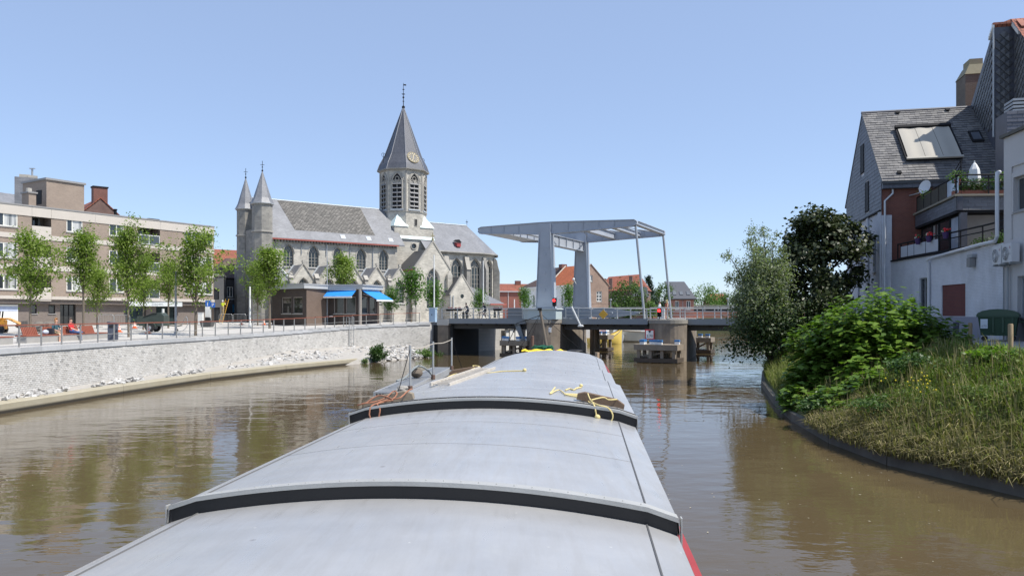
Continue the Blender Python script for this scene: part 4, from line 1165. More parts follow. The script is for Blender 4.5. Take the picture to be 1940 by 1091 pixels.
# slate house behind left
fr = Frame(X(-60,92), 92, .45, .89)
sh = gable_house('slate_roofed_house', 'dark slate roofed house showing behind the left end of the apartment block', fr, 12.0, 9, 3.1, 16.4, 20.0, M_apg, M_slate, None, .2)
mb = MB(); mb.cbox((X(50,92),92,18.4), 2.3, 2.0, 4.4, R(30)); ck = mb.build('chimney_stack', M_slate, sh)
mb = MB(); mb.cbox((X(47,92),92,20.8), 1.1, 1.0, .45, R(30)); mb.cbox((X(60,92),92.2,20.7), 1.0, 1.0, .45, R(30)); mb.build('chimney_cap', M_trimstone, ck)
mb = MB(); mb.tube([(X(61,92),92,20.8),(X(61,92),92,21.7)], .12, 8); mb.cbox((X(61,92),92,21.8), .6, .3, .08); mb.build('flue', M_galv, ck)
# red gable house behind
fr = Frame(X(186,112)-6.2, 108.5, .25, .97)
fr = Frame(X(128,110), 110.0, .75, .66)
fr2 = Frame(fr((8.6,0,0))[0], fr((8.6,0,0))[1], -.66, .75)
gh = gable_house('red_gabled_house', 'old dark red brick gable with a broad chimney behind the apartment block', fr2, 10, 8.6, 3.1, 17.4, 21.4, brickmat('old_red_brick', (.17,.085,.065), (.13,.07,.055), (.2,.15,.13), .22, .07, .012, .4, .9), M_redtile, None, .15)
for o in list(CH[gh.name]): pass
q = fr2((.7,4.3,0))
mb = MB(fr2); mb.box(.2,1.5,3.3,5.2,20.4,23.0); ck = mb.build('chimney', brickmat('chimney_red_brick', (.20,.065,.045), (.16,.055,.04), (.2,.13,.11), .22, .07, .01), gh)
mb = MB(fr2); mb.box(.1,1.6,3.2,5.3,23.0,23.2); mb.build('chimney_cap', M_black, ck)
# dark corner houses between the block and the church
fr = Frame(X(408,104), 104, .80, .60)
M_dkw = brickmat('dark_painted_brick', (.045,.045,.05), (.035,.035,.04), (.05,.05,.055), .22, .07, .01, .3, .7)
dh = thing('corner_house', 'dark painted corner house with a red tiled hipped roof beside the church', 'house', fr((3,2,3.2)))
mb = MB(fr); mb.wall(0,5.2,3.0,9.3,0,[(1.55,2.35,6.7,8.1,False),(3.5,4.1,6.7,8.0,False),(2.6,3.5,3.1,5.5,False)],.2); mb.face((0,0,3),(0,8,3),(0,8,9.3),(0,0,9.3)); mb.build('wall', M_dkw, dh, recalc=False)
window(dh, fr, 1.55,2.35,6.7,8.1,0, M_white, M_glass, (.5,), .07, .1, M_trimstone)
window(dh, fr, 3.5,4.1,6.7,8.0,0, M_black, M_glass, (), .07, .1)
window(dh, fr, 2.6,3.5,3.1,5.5,0, M_black, M_glass, (), .07, .1)
mb = MB(fr); mb.add([(-.3,-.3,9.3),(6.2,-.3,9.3),(6.2,8.3,9.3),(-.3,8.3,9.3),(2.6,4.0,12.3),(6.2,4,12.3)], [(0,1,5,4),(1,2,5),(2,3,4,5),(3,0,4),(3,2,1,0)]); mb.build('roof', M_browntile, dh)
mb = MB(fr); mb.box(0,5.2,-.12,-.005,9.1,9.3); mb.build('gutter', M_black, dh)
mb = MB(fr); mb.box(.2,5.1,-.05,-.004,6.35,6.45); mb.build('string_course', M_lead, dh)
s = thing('shop_sign', 'small square blue sign on the dark corner house', 'sign', fr((2.6,-.3,5)))
mb = MB(fr); mb.box(2.25,2.95,-.25,-.12,4.6,5.7); mb.build('plate', plain('shop_sign_blue', (.02,.16,.30), .4, .05, 2), s)
mb = MB(fr); mb.box(2.4,2.8,-.262,-.252,5.0,5.15); mb.box(2.4,2.8,-.262,-.252,5.3,5.36); mb.build('print', plain('sign_print', (.35,.5,.55), .5, .05, 2), s)
mb = MB(fr); mb.box(2.3,2.36,-.12,-.003,4.8,5.5); mb.build('bracket', M_black, s)
fr3 = Frame(X(380,125), 125, .80, .60)
gable_house('red_roofed_house', 'house with a steep bright red tiled roof behind the dark corner house', fr3, 14, 9, 3.2, 10.8, 15.3, M_dkw, M_redtile, None, .2)
fr4 = Frame(X(396,98), 98, .95, .3)
h4 = thing('narrow_house', 'narrow dark grey house front next to the apartment block', 'house', fr4((.6,1,3.2)))
mb = MB(fr4); mb.wall(-2.0,1.75,3.0,9.2,0,[(.5,1.2,6.2,7.6,False),(.3,1.3,3.1,5.2,False)],.2); mb.face((1.75,0,3),(1.75,6,3),(1.75,6,9.2),(1.75,0,9.2)); mb.build('wall', plain('dark_grey_render', (.12,.12,.12), .8, .1, 1), h4, recalc=False)
window(h4, fr4, .5,1.2,6.2,7.6,0, M_black, M_glass, (), .07, .1); window(h4, fr4, .3,1.3,3.1,5.2,0, M_black, M_glass, (.5,), .07, .1)
mb = MB(fr4); mb.box(-2.1,1.8,-.1,6.1,9.2,9.5); mb.build('roof', M_cap, h4)
# ================================================================ bridge keeper's pavilion
M_kb = brickmat('shaded_pavilion_brick', (.085,.062,.05), (.062,.048,.042), (.075,.06,.052), .22, .06, .01, .35, .85, .4)  # brick of the shaded pavilion walls, shade put into the colour
M_kf = plain('pavilion_fascia', (.44,.45,.45), .5, .08, 1)
kio = thing('brick_pavilion', 'small brown brick angular pavilion with flat roof and two blue awnings by the quay', 'pavilion', (-18,76,3))
KS = 1.07
KP = [(-23.9,76.2),(-19.6,73.0),(-18.15,75.8),(-14.95,75.0),(-13.55,78.1),(-16.5,82.5),(-22.5,82.5)]
KP = [(p[0]*KS, p[1]*KS) for p in KP]
KZ0, KZ1 = 2.9, 4.2+2.55*KS
def kfr(i):
    p, q = KP[i], KP[(i+1) % len(KP)]
    return Frame(p[0], p[1], q[0]-p[0], q[1]-p[1]), math.hypot(q[0]-p[0], q[1]-p[1])
M_kglass = glassmat('pavilion_glass', (.028,.028,.026), .05)
kz = lambda z: 4.2+(z-4.2)*KS
wn_ = {0: [(1.55,3.05,4.35,5.95),(3.3,4.75,4.35,5.95)], 2: [(.55,1.65,4.35,6.0),(1.85,2.9,4.35,6.0)], 3: [(.4,1.5,4.35,6.0),(1.75,2.85,4.35,6.0)]}
wn_ = {i: [(w[0]*KS, w[1]*KS, kz(w[2]), kz(w[3])) for w in ws] for i, ws in wn_.items()}
for i in range(len(KP)):
    f, L = kfr(i)
    mb = MB(f); mb.wall(0,L,KZ0-.3,KZ1,0,[w+(False,) for w in wn_.get(i, [])],.2)
    mb.build('wall', M_kb if i != 1 else brickmat('sunlit_pavilion_brick', (.185,.125,.095), (.15,.105,.08), (.14,.11,.09), .22, .06, .01, .25, .85, .4), kio, recalc=False)  # sunlit facet: same brick lightened, sunlight put into its colour
    for w in wn_.get(i, []):
        window(kio, f, w[0],w[1],w[2],w[3],0, plain('bronze_frame', (.34,.30,.27), .5, .1, 2), M_kglass, (), .075, .08, M_trimstone)
mb = MB();
def grow(P, k):
    c = (sum(p[0] for p in P)/len(P), sum(p[1] for p in P)/len(P)); out = []
    for p in P:
        d = math.hypot(p[0]-c[0], p[1]-c[1]); out.append((p[0]+(p[0]-c[0])/d*k, p[1]+(p[1]-c[1])/d*k))
    return out
mb.prism(grow(KP,.45), KZ1, KZ1+.36); kr = mb.build('roof_fascia', M_kf, kio)
mb = MB(); mb.prism(grow(KP,.55), KZ1+.36, KZ1+.50); mb.build('roof_edge', plain('pavilion_roof_edge', (.34,.35,.36), .5, .08, 1), kio)
mb = MB(); p = KP[3]; mb.lathe([(.17,2.9),(.17,KZ1)], (p[0]+.1,p[1]-.12), 10); mb.build('corner_post', plain('concrete_post', (.30,.27,.24), .85, .15, 1), kio)
M_awn = plain('blue_awning_canvas', (.015,.23,.66), .7, .06, 2)
for i, (s0, s1, out, drop, lb) in {2: (.0,3.2,1.15,.62,'bright blue awning over the left pavilion windows'), 3: (.3,3.35,1.95,.95,'bright blue awning reaching out over the right pavilion windows')}.items():
    f, L = kfr(i)
    aw = thing('awning', lb, 'awning', f((1.5,-.5,6)))
    zt = KZ1-.12
    mb = MB(f); mb.add([(s0,-.10,zt),(s1,-.10,zt),(s1,-out,zt-drop),(s0,-out,zt-drop),(s0,-.10,zt-.03),(s1,-.10,zt-.03),(s1,-out,zt-drop-.03),(s0,-out,zt-drop-.03)], [(0,1,2,3),(7,6,5,4),(0,4,5,1),(1,5,6,2),(2,6,7,3),(3,7,4,0)]); mb.build('canvas', M_awn, aw)
    mb = MB(f); mb.box(s0-.02,s1+.02,-out-.04,-out+.04,zt-drop-.20,zt-drop-.025); mb.build('valance', M_white, aw)
    mb = MB(f); mb.box(s0-.03,s1+.03,-.22,-.02,zt+.005,zt+.14); mb.build('cassette', M_white, aw)
    mb = MB(f); mb.tube([(s0+.2,-.1,zt-.35),((s0+s1)/2-.6,-out*.5,zt-drop*.6-.1),(s0+.2,-out,zt-drop-.08)], .03, 6); mb.tube([(s1-.2,-.1,zt-.35),((s0+s1)/2+.6,-out*.5,zt-drop*.6-.1),(s1-.2,-out,zt-drop-.08)], .03, 6); mb.build('arm', M_white, aw)
f, L = kfr(2)
mb = MB(f); mb.box(.1,.5,-.12,-.004,4.0,4.15); mb.build('wall_lamp', M_white, kio)
q = f((0,-.35,0))
pl_ = thing('antenna_pole', 'thin tall pole in front of the brick pavilion, left of the awnings', 'pole', (q[0],q[1],3))
mb = MB(); mb.tube([(q[0],q[1],2.9),(q[0],q[1],9.0),(q[0],q[1],11.6)], [.06,.05,.025], 8); mb.build('shaft', M_greysteel, pl_)
# ================================================================ church (frame CF: a along the nave, b inward from the clerestory wall)
CF = Frame(-31.2, 100.0, .80, .60)
ch = thing('gothic_church', 'grey limestone gothic church with an octagonal clock tower and slate roofs beyond the quay', 'church', CF((15,4,3.2)))
GZC = 3.0
def gothic(parent, fr, s0, s1, z0, z1, b, n=3, rec=.28, hood=True, mframe=None, mglass=None, sill=True, bars=3, cols=None):
    """a pointed window: dark glass, stone mullions with tracery rings, and a hood mould"""
    mframe = mframe or M_trimstone; mglass = mglass or M_glassd
    w = s1-s0; out = arch_outline(s0, s1, z0, z1, 6)
    mb = MB(fr); t_ = .055*max(.8, w/1.4)
    zs = z1-min(w*.866,(z1-z0)*.7)
    y0, y1 = b+rec-.07, b+rec+.03
    for k in range(1, n):
        x = s0+w*k/n; mb.box(x-t_/2, x+t_/2, y0, y1, z0, zs+w*.12)
    # lancet heads
    for k in range(n):
        a0 = s0+w*k/n; a1 = s0+w*(k+1)/n; zt = zs+w*.10
        o2 = arch_outline(a0+.01, a1-.01, zt-.3, zt+(a1-a0)*.75, 4)[2:]
        mb.tube([(p[0], (y0+y1)/2, p[1]) for p in o2], t_*.5, 4)
    # rings in the head
    for cx, cz, r in ((s0+w*.5, zs+w*.60, w*.15), (s0+w*.32, zs+w*.33, w*.13), (s0+w*.68, zs+w*.33, w*.13)):
        mb.tube([(cx+r*math.cos(t), (y0+y1)/2, cz+r*math.sin(t)) for t in [2*math.pi*k/10 for k in range(10)]], t_*.5, 4, closed=True)
    mb.tube([(p[0]+(s0+w/2-p[0])*.02, (y0+y1)/2, p[1]) for p in out], t_*.8, 4, closed=True)
    for k in range(bars):
        z = z0+(zs-z0)*(k+1)/(bars+1); mb.box(s0, s1, y0+.03, y1-.02, z-.02, z+.02)
    wd = mb.build('window', mframe, parent)
    mb = MB(fr); mb.face(*[(p[0], b+rec, p[1]) for p in out]); mb.build('pane', mglass, wd, recalc=False)
    if hood:
        mb = MB(fr); arc = out[2:]
        c = s0+w/2
        mb.tube([(c+(p[0]-c)*1.16, b-.03, p[1]+.10) for p in arc], .075, 5); mb.build('hood_mould', M_trimstone, wd)
    if sill:
        mb = MB(fr); mb.box(s0-.12, s1+.12, b-.12, b+.02, z0-.14, z0-.01); mb.build('sill', M_lightstone, wd)
    return wd
# ---- nave clerestory
EV = 14.2; NR = 19.8; NW = 4.7
NL = 18.2
cl = [2.05+3.49*k for k in range(5)]
ops = [(c-.70,c+.70,10.65,13.55,True) for c in cl]
mb = MB(CF); mb.wall(-1.2, NL, 8.0, EV, 0, ops, .3)
mb.face((-1.2,0,GZC),(-1.2,2*NW,GZC),(-1.2,2*NW,EV),(-1.2,NW,NR-.1),(-1.2,0,EV)); mb.face((-1.2,2*NW,GZC),(NL,2*NW,GZC),(NL,2*NW,EV),(-1.2,2*NW,EV))
mb.build('nave_wall', M_stone, ch, recalc=False)
for o in ops: gothic(ch, CF, *o[:4], 0, 3)
for c in [3.8+3.49*k for k in range(4)]+[.3]:
    mb = MB(CF); mb.tube([(c,-.10,EV-.3),(c,-.10,8.6)] if c < .5 or c > 14 else [(c,-.08,EV-.35),(c,-.08,EV-1.9)], .055, 6); mb.build('rain_pipe', M_greysteel, ch)
mb = MB(CF); mb.xprism([(-.45,EV-.05),(NW,NR),(2*NW+.4,EV-.05),(2*NW+.4,EV+.12),(NW,NR+.2),(-.45,EV+.12)], -1.15, NL+1.0); rf = mb.build('nave_roof', M_slate, ch)
# the old mossy field in the roof, a sheet of older slates lying 15 mm proud
sl_ = (NR-EV)/(NW+.45)
def roofpt(a, f, lift=.03): return (a, -.45+(NW+.45)*f, EV+.12+(NR+.08-EV)*f+lift)
mb = MB(CF); mb.face(roofpt(3.2,.22),roofpt(15.0,.22),roofpt(14.6,.985),roofpt(2.2,.985)); mb.build('old_slates', M_slate_moss, rf, recalc=False)
for a_ in (9.5, 13.4, 16.9):
    mb = MB(CF); mb.add([roofpt(a_,.07,.02),roofpt(a_+.7,.07,.02),roofpt(a_+.7,.16,.02),roofpt(a_,.16,.02),roofpt(a_,.07,.09),roofpt(a_+.7,.07,.09),roofpt(a_+.7,.16,.09),roofpt(a_,.16,.09)], [(3,2,1,0),(4,5,6,7),(0,1,5,4),(1,2,6,5),(2,3,7,6),(3,0,4,7)]); mb.build('roof_hatch', M_lead, rf)
mb = MB(CF); mb.tube([(-1.2,NW,NR+.2),(NL,NW,NR+.2)], .10, 6); mb.build('ridge', M_lead, rf)
mb = MB(CF); mb.box(-.9, NL-.02, -.60, -.46, EV-.10, EV+.06); mb.build('gutter', M_redgutter, ch)
mb = MB(CF)
for k in range(46): mb.box(-.7+k*.41,-.52+k*.41,-.42,-.004,EV-.36,EV-.12)
mb.build('corbels', M_stone_dark, ch)
# ---- west turrets
def turret(c, label_r, rad, zb, zt, dark=False):
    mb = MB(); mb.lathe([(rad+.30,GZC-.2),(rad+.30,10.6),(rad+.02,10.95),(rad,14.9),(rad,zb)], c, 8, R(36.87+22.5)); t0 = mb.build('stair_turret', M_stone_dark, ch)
    for z, e in ((10.6,.40),(14.85,.14),(zb-.15,.12)):
        mb = MB(); mb.lathe([(rad+e,z),(rad+e,z+.18)], c, 8, R(36.87+22.5)); mb.build('string_course', M_trimstone, t0)
    mb = MB(); mb.lathe([(rad+.24,zb+.03),(rad*.90,zb+.75),(.05,zt)], c, 8, R(36.87+22.5)); mb.build('cone_roof', M_slate, t0)
    mb = MB(); mb.lathe([(rad+.26,zb-.02),(rad+.26,zb+.04)], c, 8, R(36.87+22.5)); mb.build('roof_edge', M_lead, t0)
    mb = MB(); mb.tube([(c[0],c[1],zt-.1),(c[0],c[1],zt+1.35)], .035, 5); mb.ball((c[0],c[1],zt+.1), .13, 8, 6); mb.cbox((c[0],c[1],zt+.85), .5,.05,.05, R(20)); mb.ball((c[0],c[1],zt+.55), .09, 6, 4); mb.build('finial', M_black, t0)
turret((X(497,98.6),98.6),'', 1.25, 18.5, 22.7)
turret((X(465.5,103.8),103.8),'', 1.15, 18.5, 22.75)
mb = MB(CF); mb.vprism([(-2.0,GZC),(-1.25,GZC),(-1.25,15.5),(-2.0,15.5)], .3, 7.4); mb.build('west_front', M_stone_dark, ch)
# ---- aisle with a row of gables
OUT = 3.5
ga = [2.7+3.5*k for k in range(5)]
vz, az = 8.35, 10.75
mb = MB(CF)
ops = [(c-.72,c+.72,5.9,9.0,True) for c in ga]
mb.wall(-.6, 18.45, GZC, vz, -OUT, [], .3) if False else None
xs = [-.6]+[c+1.75 for c in ga]
for k, c in enumerate(ga):
    # each bay: a rectangle with the window cut out above it, and the gable triangle round the arch
    o = ops[k]; L, Rr = c-1.75, c+1.75
    oa = arch_outline(*o[:4]); m = c
    mb.face((L,-OUT,GZC),(Rr,-OUT,GZC),(Rr,-OUT,o[2]),(L,-OUT,o[2]))
    right = [p for p in oa[2:] if p[0] >= m-1e-6]; left = [p for p in oa[2:] if p[0] <= m+1e-6]
    mb.face((Rr,-OUT,o[2]),(Rr,-OUT,vz),(c,-OUT,az),*[(p[0],-OUT,p[1]) for p in reversed(right)],(o[1],-OUT,o[2]))
    mb.face((L,-OUT,o[2]),(o[0],-OUT,o[2]),*[(p[0],-OUT,p[1]) for p in reversed(left)],(c,-OUT,az),(L,-OUT,vz))
    for i in range(len(oa)):
        p, q = oa[i], oa[(i+1) % len(oa)]; mb.face((p[0],-OUT,p[1]),(q[0],-OUT,q[1]),(q[0],-OUT+.35,q[1]),(p[0],-OUT+.35,p[1]))
mb.face((-.8,-OUT,GZC),(ga[0]-1.75,-OUT,GZC),(ga[0]-1.75,-OUT,vz),(-.8,-OUT,vz))
mb.face((-.8,-OUT,GZC),(-.8,0,GZC),(-.8,0,vz+1.4),(-.8,-OUT,vz))
mb.build('aisle_wall', M_stone, ch, recalc=False)
for k, c in enumerate(ga):
    gothic(ch, CF, *ops[k][:4], -OUT, 2, .28, True)
    mb = MB(CF)
    for s in (-1, 1):      # coping of the gable
        mb.add([(c,-OUT-.14,az+.02),(c+s*1.72,-OUT-.14,vz),(c+s*1.72,-OUT+.2,vz),(c,-OUT+.2,az+.02),(c,-OUT-.14,az+.26),(c+s*1.88,-OUT-.14,vz+.05),(c+s*1.88,-OUT+.2,vz+.05),(c,-OUT+.2,az+.26)], [(3,2,1,0),(4,5,6,7),(0,1,5,4),(1,2,6,5),(2,3,7,6),(3,0,4,7)])
    mb.build('gable_coping', M_trimstone, ch)
    mb = MB(CF); mb.cbox_ = None
    mb.box(c-.16,c+.16,-OUT-.16,-OUT+.16,az+.2,az+.55); mb.build('finial', M_trimstone, ch)
    mb = MB(CF)            # its little slate roof running back to the clerestory
    t_ = .1
    mb.add([(c,-OUT+.2,az+.02),(c,-.01,az+.02),(c-1.75,-OUT+.2,vz-.1),(c-1.75,-.01,vz-.1),(c+1.75,-OUT+.2,vz-.1),(c+1.75,-.01,vz-.1)], [(0,1,3,2),(0,4,5,1)]); mb.build('aisle_roof', M_slate, ch, recalc=False)
    mb = MB(CF)
    for s in (-1, 1):
        mb.tube([(c+s*.02,-.12,az+.05),(c+s*1.75,-.12,vz-.02)], .12, 5)
    mb.build('flashing', M_lead, ch)
# first bay: lean-to roof with pale lead edges
mb = MB(CF); mb.add([(-1.0,-OUT-.1,8.3),(1.3,-OUT-.1,8.3),(.9,-.02,10.25),(-1.0,-.02,10.25),(-1.0,-OUT-.1,8.15),(1.3,-OUT-.1,8.15)], [(0,1,2,3),(4,5,1,0)]); mb.build('lean_roof', M_slate, ch, recalc=False)
mb = MB(CF); mb.tube([(1.3,-OUT-.1,8.4),(.9,-.08,10.35)], .16, 6); mb.tube([(.9,-.08,10.35),(-1,-.08,10.35)], .13, 6); mb.build('flashing', M_lead, ch)
# buttresses
for k in range(6):
    a = -.75+3.5*k if k else -.9
    a = .95+3.5*(k-1)+3.5*0 if k else -.6
    a = ga[0]-1.75+3.5*k
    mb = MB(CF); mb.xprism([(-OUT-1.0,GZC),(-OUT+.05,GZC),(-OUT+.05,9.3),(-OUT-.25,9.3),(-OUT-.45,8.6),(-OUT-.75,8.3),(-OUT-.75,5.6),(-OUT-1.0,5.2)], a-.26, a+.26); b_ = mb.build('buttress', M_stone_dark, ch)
    mb = MB(CF); mb.xprism([(-OUT-.5,8.95),(-OUT+.06,9.5),(-OUT+.06,9.62),(-OUT-.5,9.05)], a-.3, a+.3); mb.build('buttress_cap', M_trimstone, b_)
# small arched buttress tops in front of the roofs
for a in (.95, 7.95, 14.95):
    mb = MB(CF); mb.tube([(a-.3,-OUT-.3,8.9),(a-.3,-OUT-.3,9.5),(a,-OUT-.3,9.8),(a+.3,-OUT-.3,9.5)], .09, 5); mb.build('pinnacle_arch', M_stone_dark, ch)
# ---- transept
TS, TW, TO = 21.8, 2.85, 4.0
ea, ap = 10.95, 14.7
mb = MB(CF)
o = (TS-1.02, TS+1.02, 5.2, 10.9)
oa = arch_outline(*o); right = [p for p in oa[2:] if p[0] >= TS-1e-6]; left = [p for p in oa[2:] if p[0] <= TS+1e-6]
L, Rr = TS-TW, TS+TW
mb.face((L,-TO,GZC),(Rr,-TO,GZC),(Rr,-TO,o[2]),(L,-TO,o[2]))
mb.face((Rr,-TO,o[2]),(Rr,-TO,ea),(TS,-TO,ap),*[(p[0],-TO,p[1]) for p in reversed(right)],(o[1],-TO,o[2]))
mb.face((L,-TO,o[2]),(o[0],-TO,o[2]),*[(p[0],-TO,p[1]) for p in reversed(left)],(TS,-TO,ap),(L,-TO,ea))
for i in range(len(oa)):
    p, q = oa[i], oa[(i+1) % len(oa)]; mb.face((p[0],-TO,p[1]),(q[0],-TO,q[1]),(q[0],-TO+.4,q[1]),(p[0],-TO+.4,p[1]))
mb.face((L,-TO,GZC),(L,2,GZC),(L,2,ea),(L,-TO,ea)); mb.face((Rr,-TO,GZC),(Rr,2,GZC),(Rr,2,ea),(Rr,-TO,ea))
mb.build('transept_wall', M_stone, ch, recalc=False)
gothic(ch, CF, *o, -TO, 3, .35, True, bars=5)
mb = MB(CF); mb.add([(L-.25,-TO+.3,ea-.2),(TS,-TO+.3,ap-1.0),(Rr+.25,-TO+.3,ea-.2),(L-.25,2,ea-.2),(TS,2,ap-1.0),(Rr+.25,2,ea-.2)], [(0,1,4,3),(1,2,5,4)]); mb.build('transept_roof', plain('new_dark_slate', (.055,.057,.062), .5, .15, 2, bump=.2), ch, recalc=False)
mb = MB(CF); mb.box(L-.35,L-.2,-TO+.35,.5,ea-.42,ea-.22); mb.build('gutter', M_redgutter, ch)
mb = MB(CF)
for s in (-1, 1):
    mb.add([(TS,-TO-.1,ap),(TS+s*(TW+.0),-TO-.1,ea-.05),(TS+s*TW,-TO+.3,ea-.05),(TS,-TO+.3,ap),(TS,-TO-.1,ap+.26),(TS+s*(TW+.2),-TO-.1,ea+.0),(TS+s*(TW+.2),-TO+.3,ea+.0),(TS,-TO+.3,ap+.26)], [(3,2,1,0),(4,5,6,7),(0,1,5,4),(1,2,6,5),(2,3,7,6),(3,0,4,7)])
mb.build('gable_coping', M_trimstone, ch)
mb = MB(CF); mb.box(TS-.12,TS+.12,-TO-.1,-TO+.2,ap+.2,ap+.55); mb.box(TS-.05,TS+.05,-TO,-TO+.1,ap+.55,ap+1.3); mb.box(TS-.3,TS+.3,-TO,-TO+.1,ap+.85,ap+.98); mb.build('stone_cross', plain('lichen_stone', (.30,.27,.17), .9, .3, 4), ch)
for s in (-1, 1):
    mb = MB(CF); a = TS+s*(TW-.25); mb.box(a-.4,a+.4,-TO-.5,-TO+.02,GZC,ea-.9); mb.vprism([(a-.4,ea-.9),(a+.4,ea-.9),(a,ea-.3)],-TO-.5,-TO+.02); mb.build('buttress', M_stone, ch)
# ---- crossing tower
TC = CF((TS, NW, 0)); tx, ty = TC[0], TC[1]
TF = CF.sub(TS, NW)
q = 3.32
opt = []
mb = MB(TF); mb.wall(-q,q,9.0,17.3,-q,[(-.28,.28,17.0,17.29,False)] if False else [(-.55,.35,14.0,14.9,False)],.3)
for s in (-1, 1): mb.face((s*q,-q,9),(s*q,q,9),(s*q,q,17.3),(s*q,-q,17.3))
mb.face((-q,q,9),(q,q,9),(q,q,17.3),(-q,q,17.3)); mb.face((-q,-q,17.3),(q,-q,17.3),(q,q,17.3),(-q,q,17.3))
mb.build('tower_base', M_stone, ch, recalc=False)
mb = MB(TF); mb.loft([[(-.1+.42*math.cos(t),-q+dy,14.45+.42*math.sin(t)) for t in [2*math.pi*k/14 for k in range(14)]] for dy in (.12,.14)]); rw = mb.build('round_window', M_glassd, ch)
mb = MB(TF); mb.tube([(-.1+.46*math.cos(t),-q-.01,14.45+.46*math.sin(t)) for t in [2*math.pi*k/14 for k in range(14)]], .09, 6, closed=True); mb.build('window_ring', M_trimstone, rw)
mb = MB(TF); mb.box(-.55,-.52,-q,-q+.14,14,14.9)
mb = MB(TF); mb.xprism([(-q-.22,15.5),(-q+.0,15.5),(-q+.0,15.95)], -q-.1, q+.1); mb.build('copper_ledge', M_teal, ch)
r8 = q/math.cos(R(22.5))*.98
ph8 = CF.rot()+R(22.5)
mb = MB(); mb.lathe([(r8,17.25),(r8,19.7),(r8,26.0)], (tx,ty), 8, ph8); oct_ = mb.build('octagon', M_stone, ch)
# the broaches
for sx in (-1, 1):
    for sy in (-1, 1):
        k = q*.414
        mb = MB(TF); top = (sx*q*.62, sy*q*.62, 19.6)
        P = [(sx*(q+.12),sy*(q+.12),17.32),(sx*(q+.12),sy*k*.72,17.32),(sx*k*.72,sy*(q+.12),17.32),top]
        mb.add(P, [(0,1,3),(0,2,3),(1,2,3),(0,1,2)]); mb.build('broach_roof', M_teal, ch)
mb = MB(TF); mb.box(.05,.55,-q-.02,-q+.02,17.55,18.6); mb.build('slit_frame', M_trimstone, oct_)
mb = MB(TF); mb.box(.13,.47,-q-.035,-q-.021,17.6,18.5); mb.build('slit', M_dark, oct_)
for z, e in ((19.55,.12),(23.9,.05),(25.75,.25)):
    mb = MB(); mb.lathe([(r8+e,z),(r8+e,z+.22)], (tx,ty), 8, ph8); mb.build('string_course', M_trimstone, oct_)
# belfry openings with louvres
for k in range(8):
    ang = CF.rot()+k*math.pi/4
    nx_, ny_ = math.cos(ang), math.sin(ang)
    ap8 = r8*math.cos(R(22.5))
    f = Frame(tx+nx_*ap8, ty+ny_*ap8, -ny_, nx_)
    # face towards +n: Frame.v = (-nx,-ny) is inward
    w = .78
    out = arch_outline(-w, w, 20.0, 25.35, 6)
    mb = MB(f); mb.face(*[(p[0],-.012,p[1]) for p in out]); d_ = mb.build('belfry_opening', M_dark, oct_, recalc=False)
    mb = MB(f)
    for ring, dy in ((1.0,-.02),):
        mb.tube([(p[0],-.05,p[1]) for p in out], .12, 5, closed=True)
    c0 = [(0+(p[0])*1.30,-.06,p[1]+.15) for p in out[2:]]
    mb.tube(c0, .075, 5)
    mb.box(-.06,.06,-.12,-.013,20.0,24.2)
    for cx in (-w/2, w/2):
        mb.tube([(p[0],-.07,p[1]) for p in arch_outline(cx-w/2+.03,cx+w/2-.03,22,24.3,4)[2:]], .06, 4)
    mb.tube([(.30*math.cos(t),-.07,24.5+.28*math.sin(t)) for t in [2*math.pi*j/10 for j in range(10)]], .06, 4, closed=True)
    mb.build('tracery', M_trimstone, d_)
    mb = MB(f)
    for j in range(6):
        z = 20.35+j*.66
        mb.add([(-w+.06,-.25,z),(w-.06,-.25,z),(w-.06,-.03,z+.22),(-w+.06,-.03,z+.22),(-w+.06,-.25,z-.05),(w-.06,-.25,z-.05),(w-.06,-.03,z+.17),(-w+.06,-.03,z+.17)], [(0,1,2,3),(7,6,5,4),(0,4,5,1),(1,5,6,2),(2,6,7,3),(3,7,4,0)])
    mb.build('louvres', plain('lead_grey_louvre', (.20,.20,.205), .6, .1, 2), d_)
    mb = MB(f); mb.box(-1.0,1.0,-.2,-.02,19.78,19.96); mb.build('sill', M_lead, d_)
    for s in (-1, 1):
        mb = MB(f); mb.box(s*1.3-.07,s*1.3+.07,-.10,-.02,19.8,25.6); mb.build('shaft', M_trimstone, oct_)
mb = MB(); mb.lathe([(r8+.42,25.95),(r8+.05,26.9),(r8*.80,28.3),(.10,35.75)], (tx,ty), 8, ph8); sp = mb.build('spire', brickmat('spire_slate', (.075,.08,.098), (.10,.106,.125), (.05,.053,.066), .22, .13, .008, .25, .5, .5), ch)
mb = MB(); mb.lathe([(r8+.46,25.85),(r8+.46,25.98)], (tx,ty), 8, ph8); mb.build('eaves', M_stone_dark, sp)
for k in range(8):
    a = ph8+k*math.pi/4
    mb = MB(); mb.tube([(tx+math.cos(a)*r,ty+math.sin(a)*r,z) for r, z in ((r8+.42,25.98),(r8+.07,26.93),(r8*.805,28.32),(.12,35.75))], .06, 5); mb.build('hip', plain('spire_hip_lead', (.22,.225,.24), .5, .1, 2), sp)
mb = MB(); mb.ball((tx,ty,35.9), .25, 10, 8); mb.tube([(tx,ty,35.7),(tx,ty,39.6)], [.07,.03], 6); mb.build('finial_rod', M_black, sp)
mb = MB();
for z, w in ((36.8,.3),(37.9,.55),(38.6,.35)): mb.cbox((tx,ty,z), w, .07, .07, CF.rot()); mb.cbox((tx,ty,z), .07, w, .07, CF.rot())
mb.ball((tx,ty,37.4), .16, 6, 5); mb.cbox((tx+.2,ty,39.3), .45,.04,.2, .3); mb.build('weather_vane', M_black, sp)
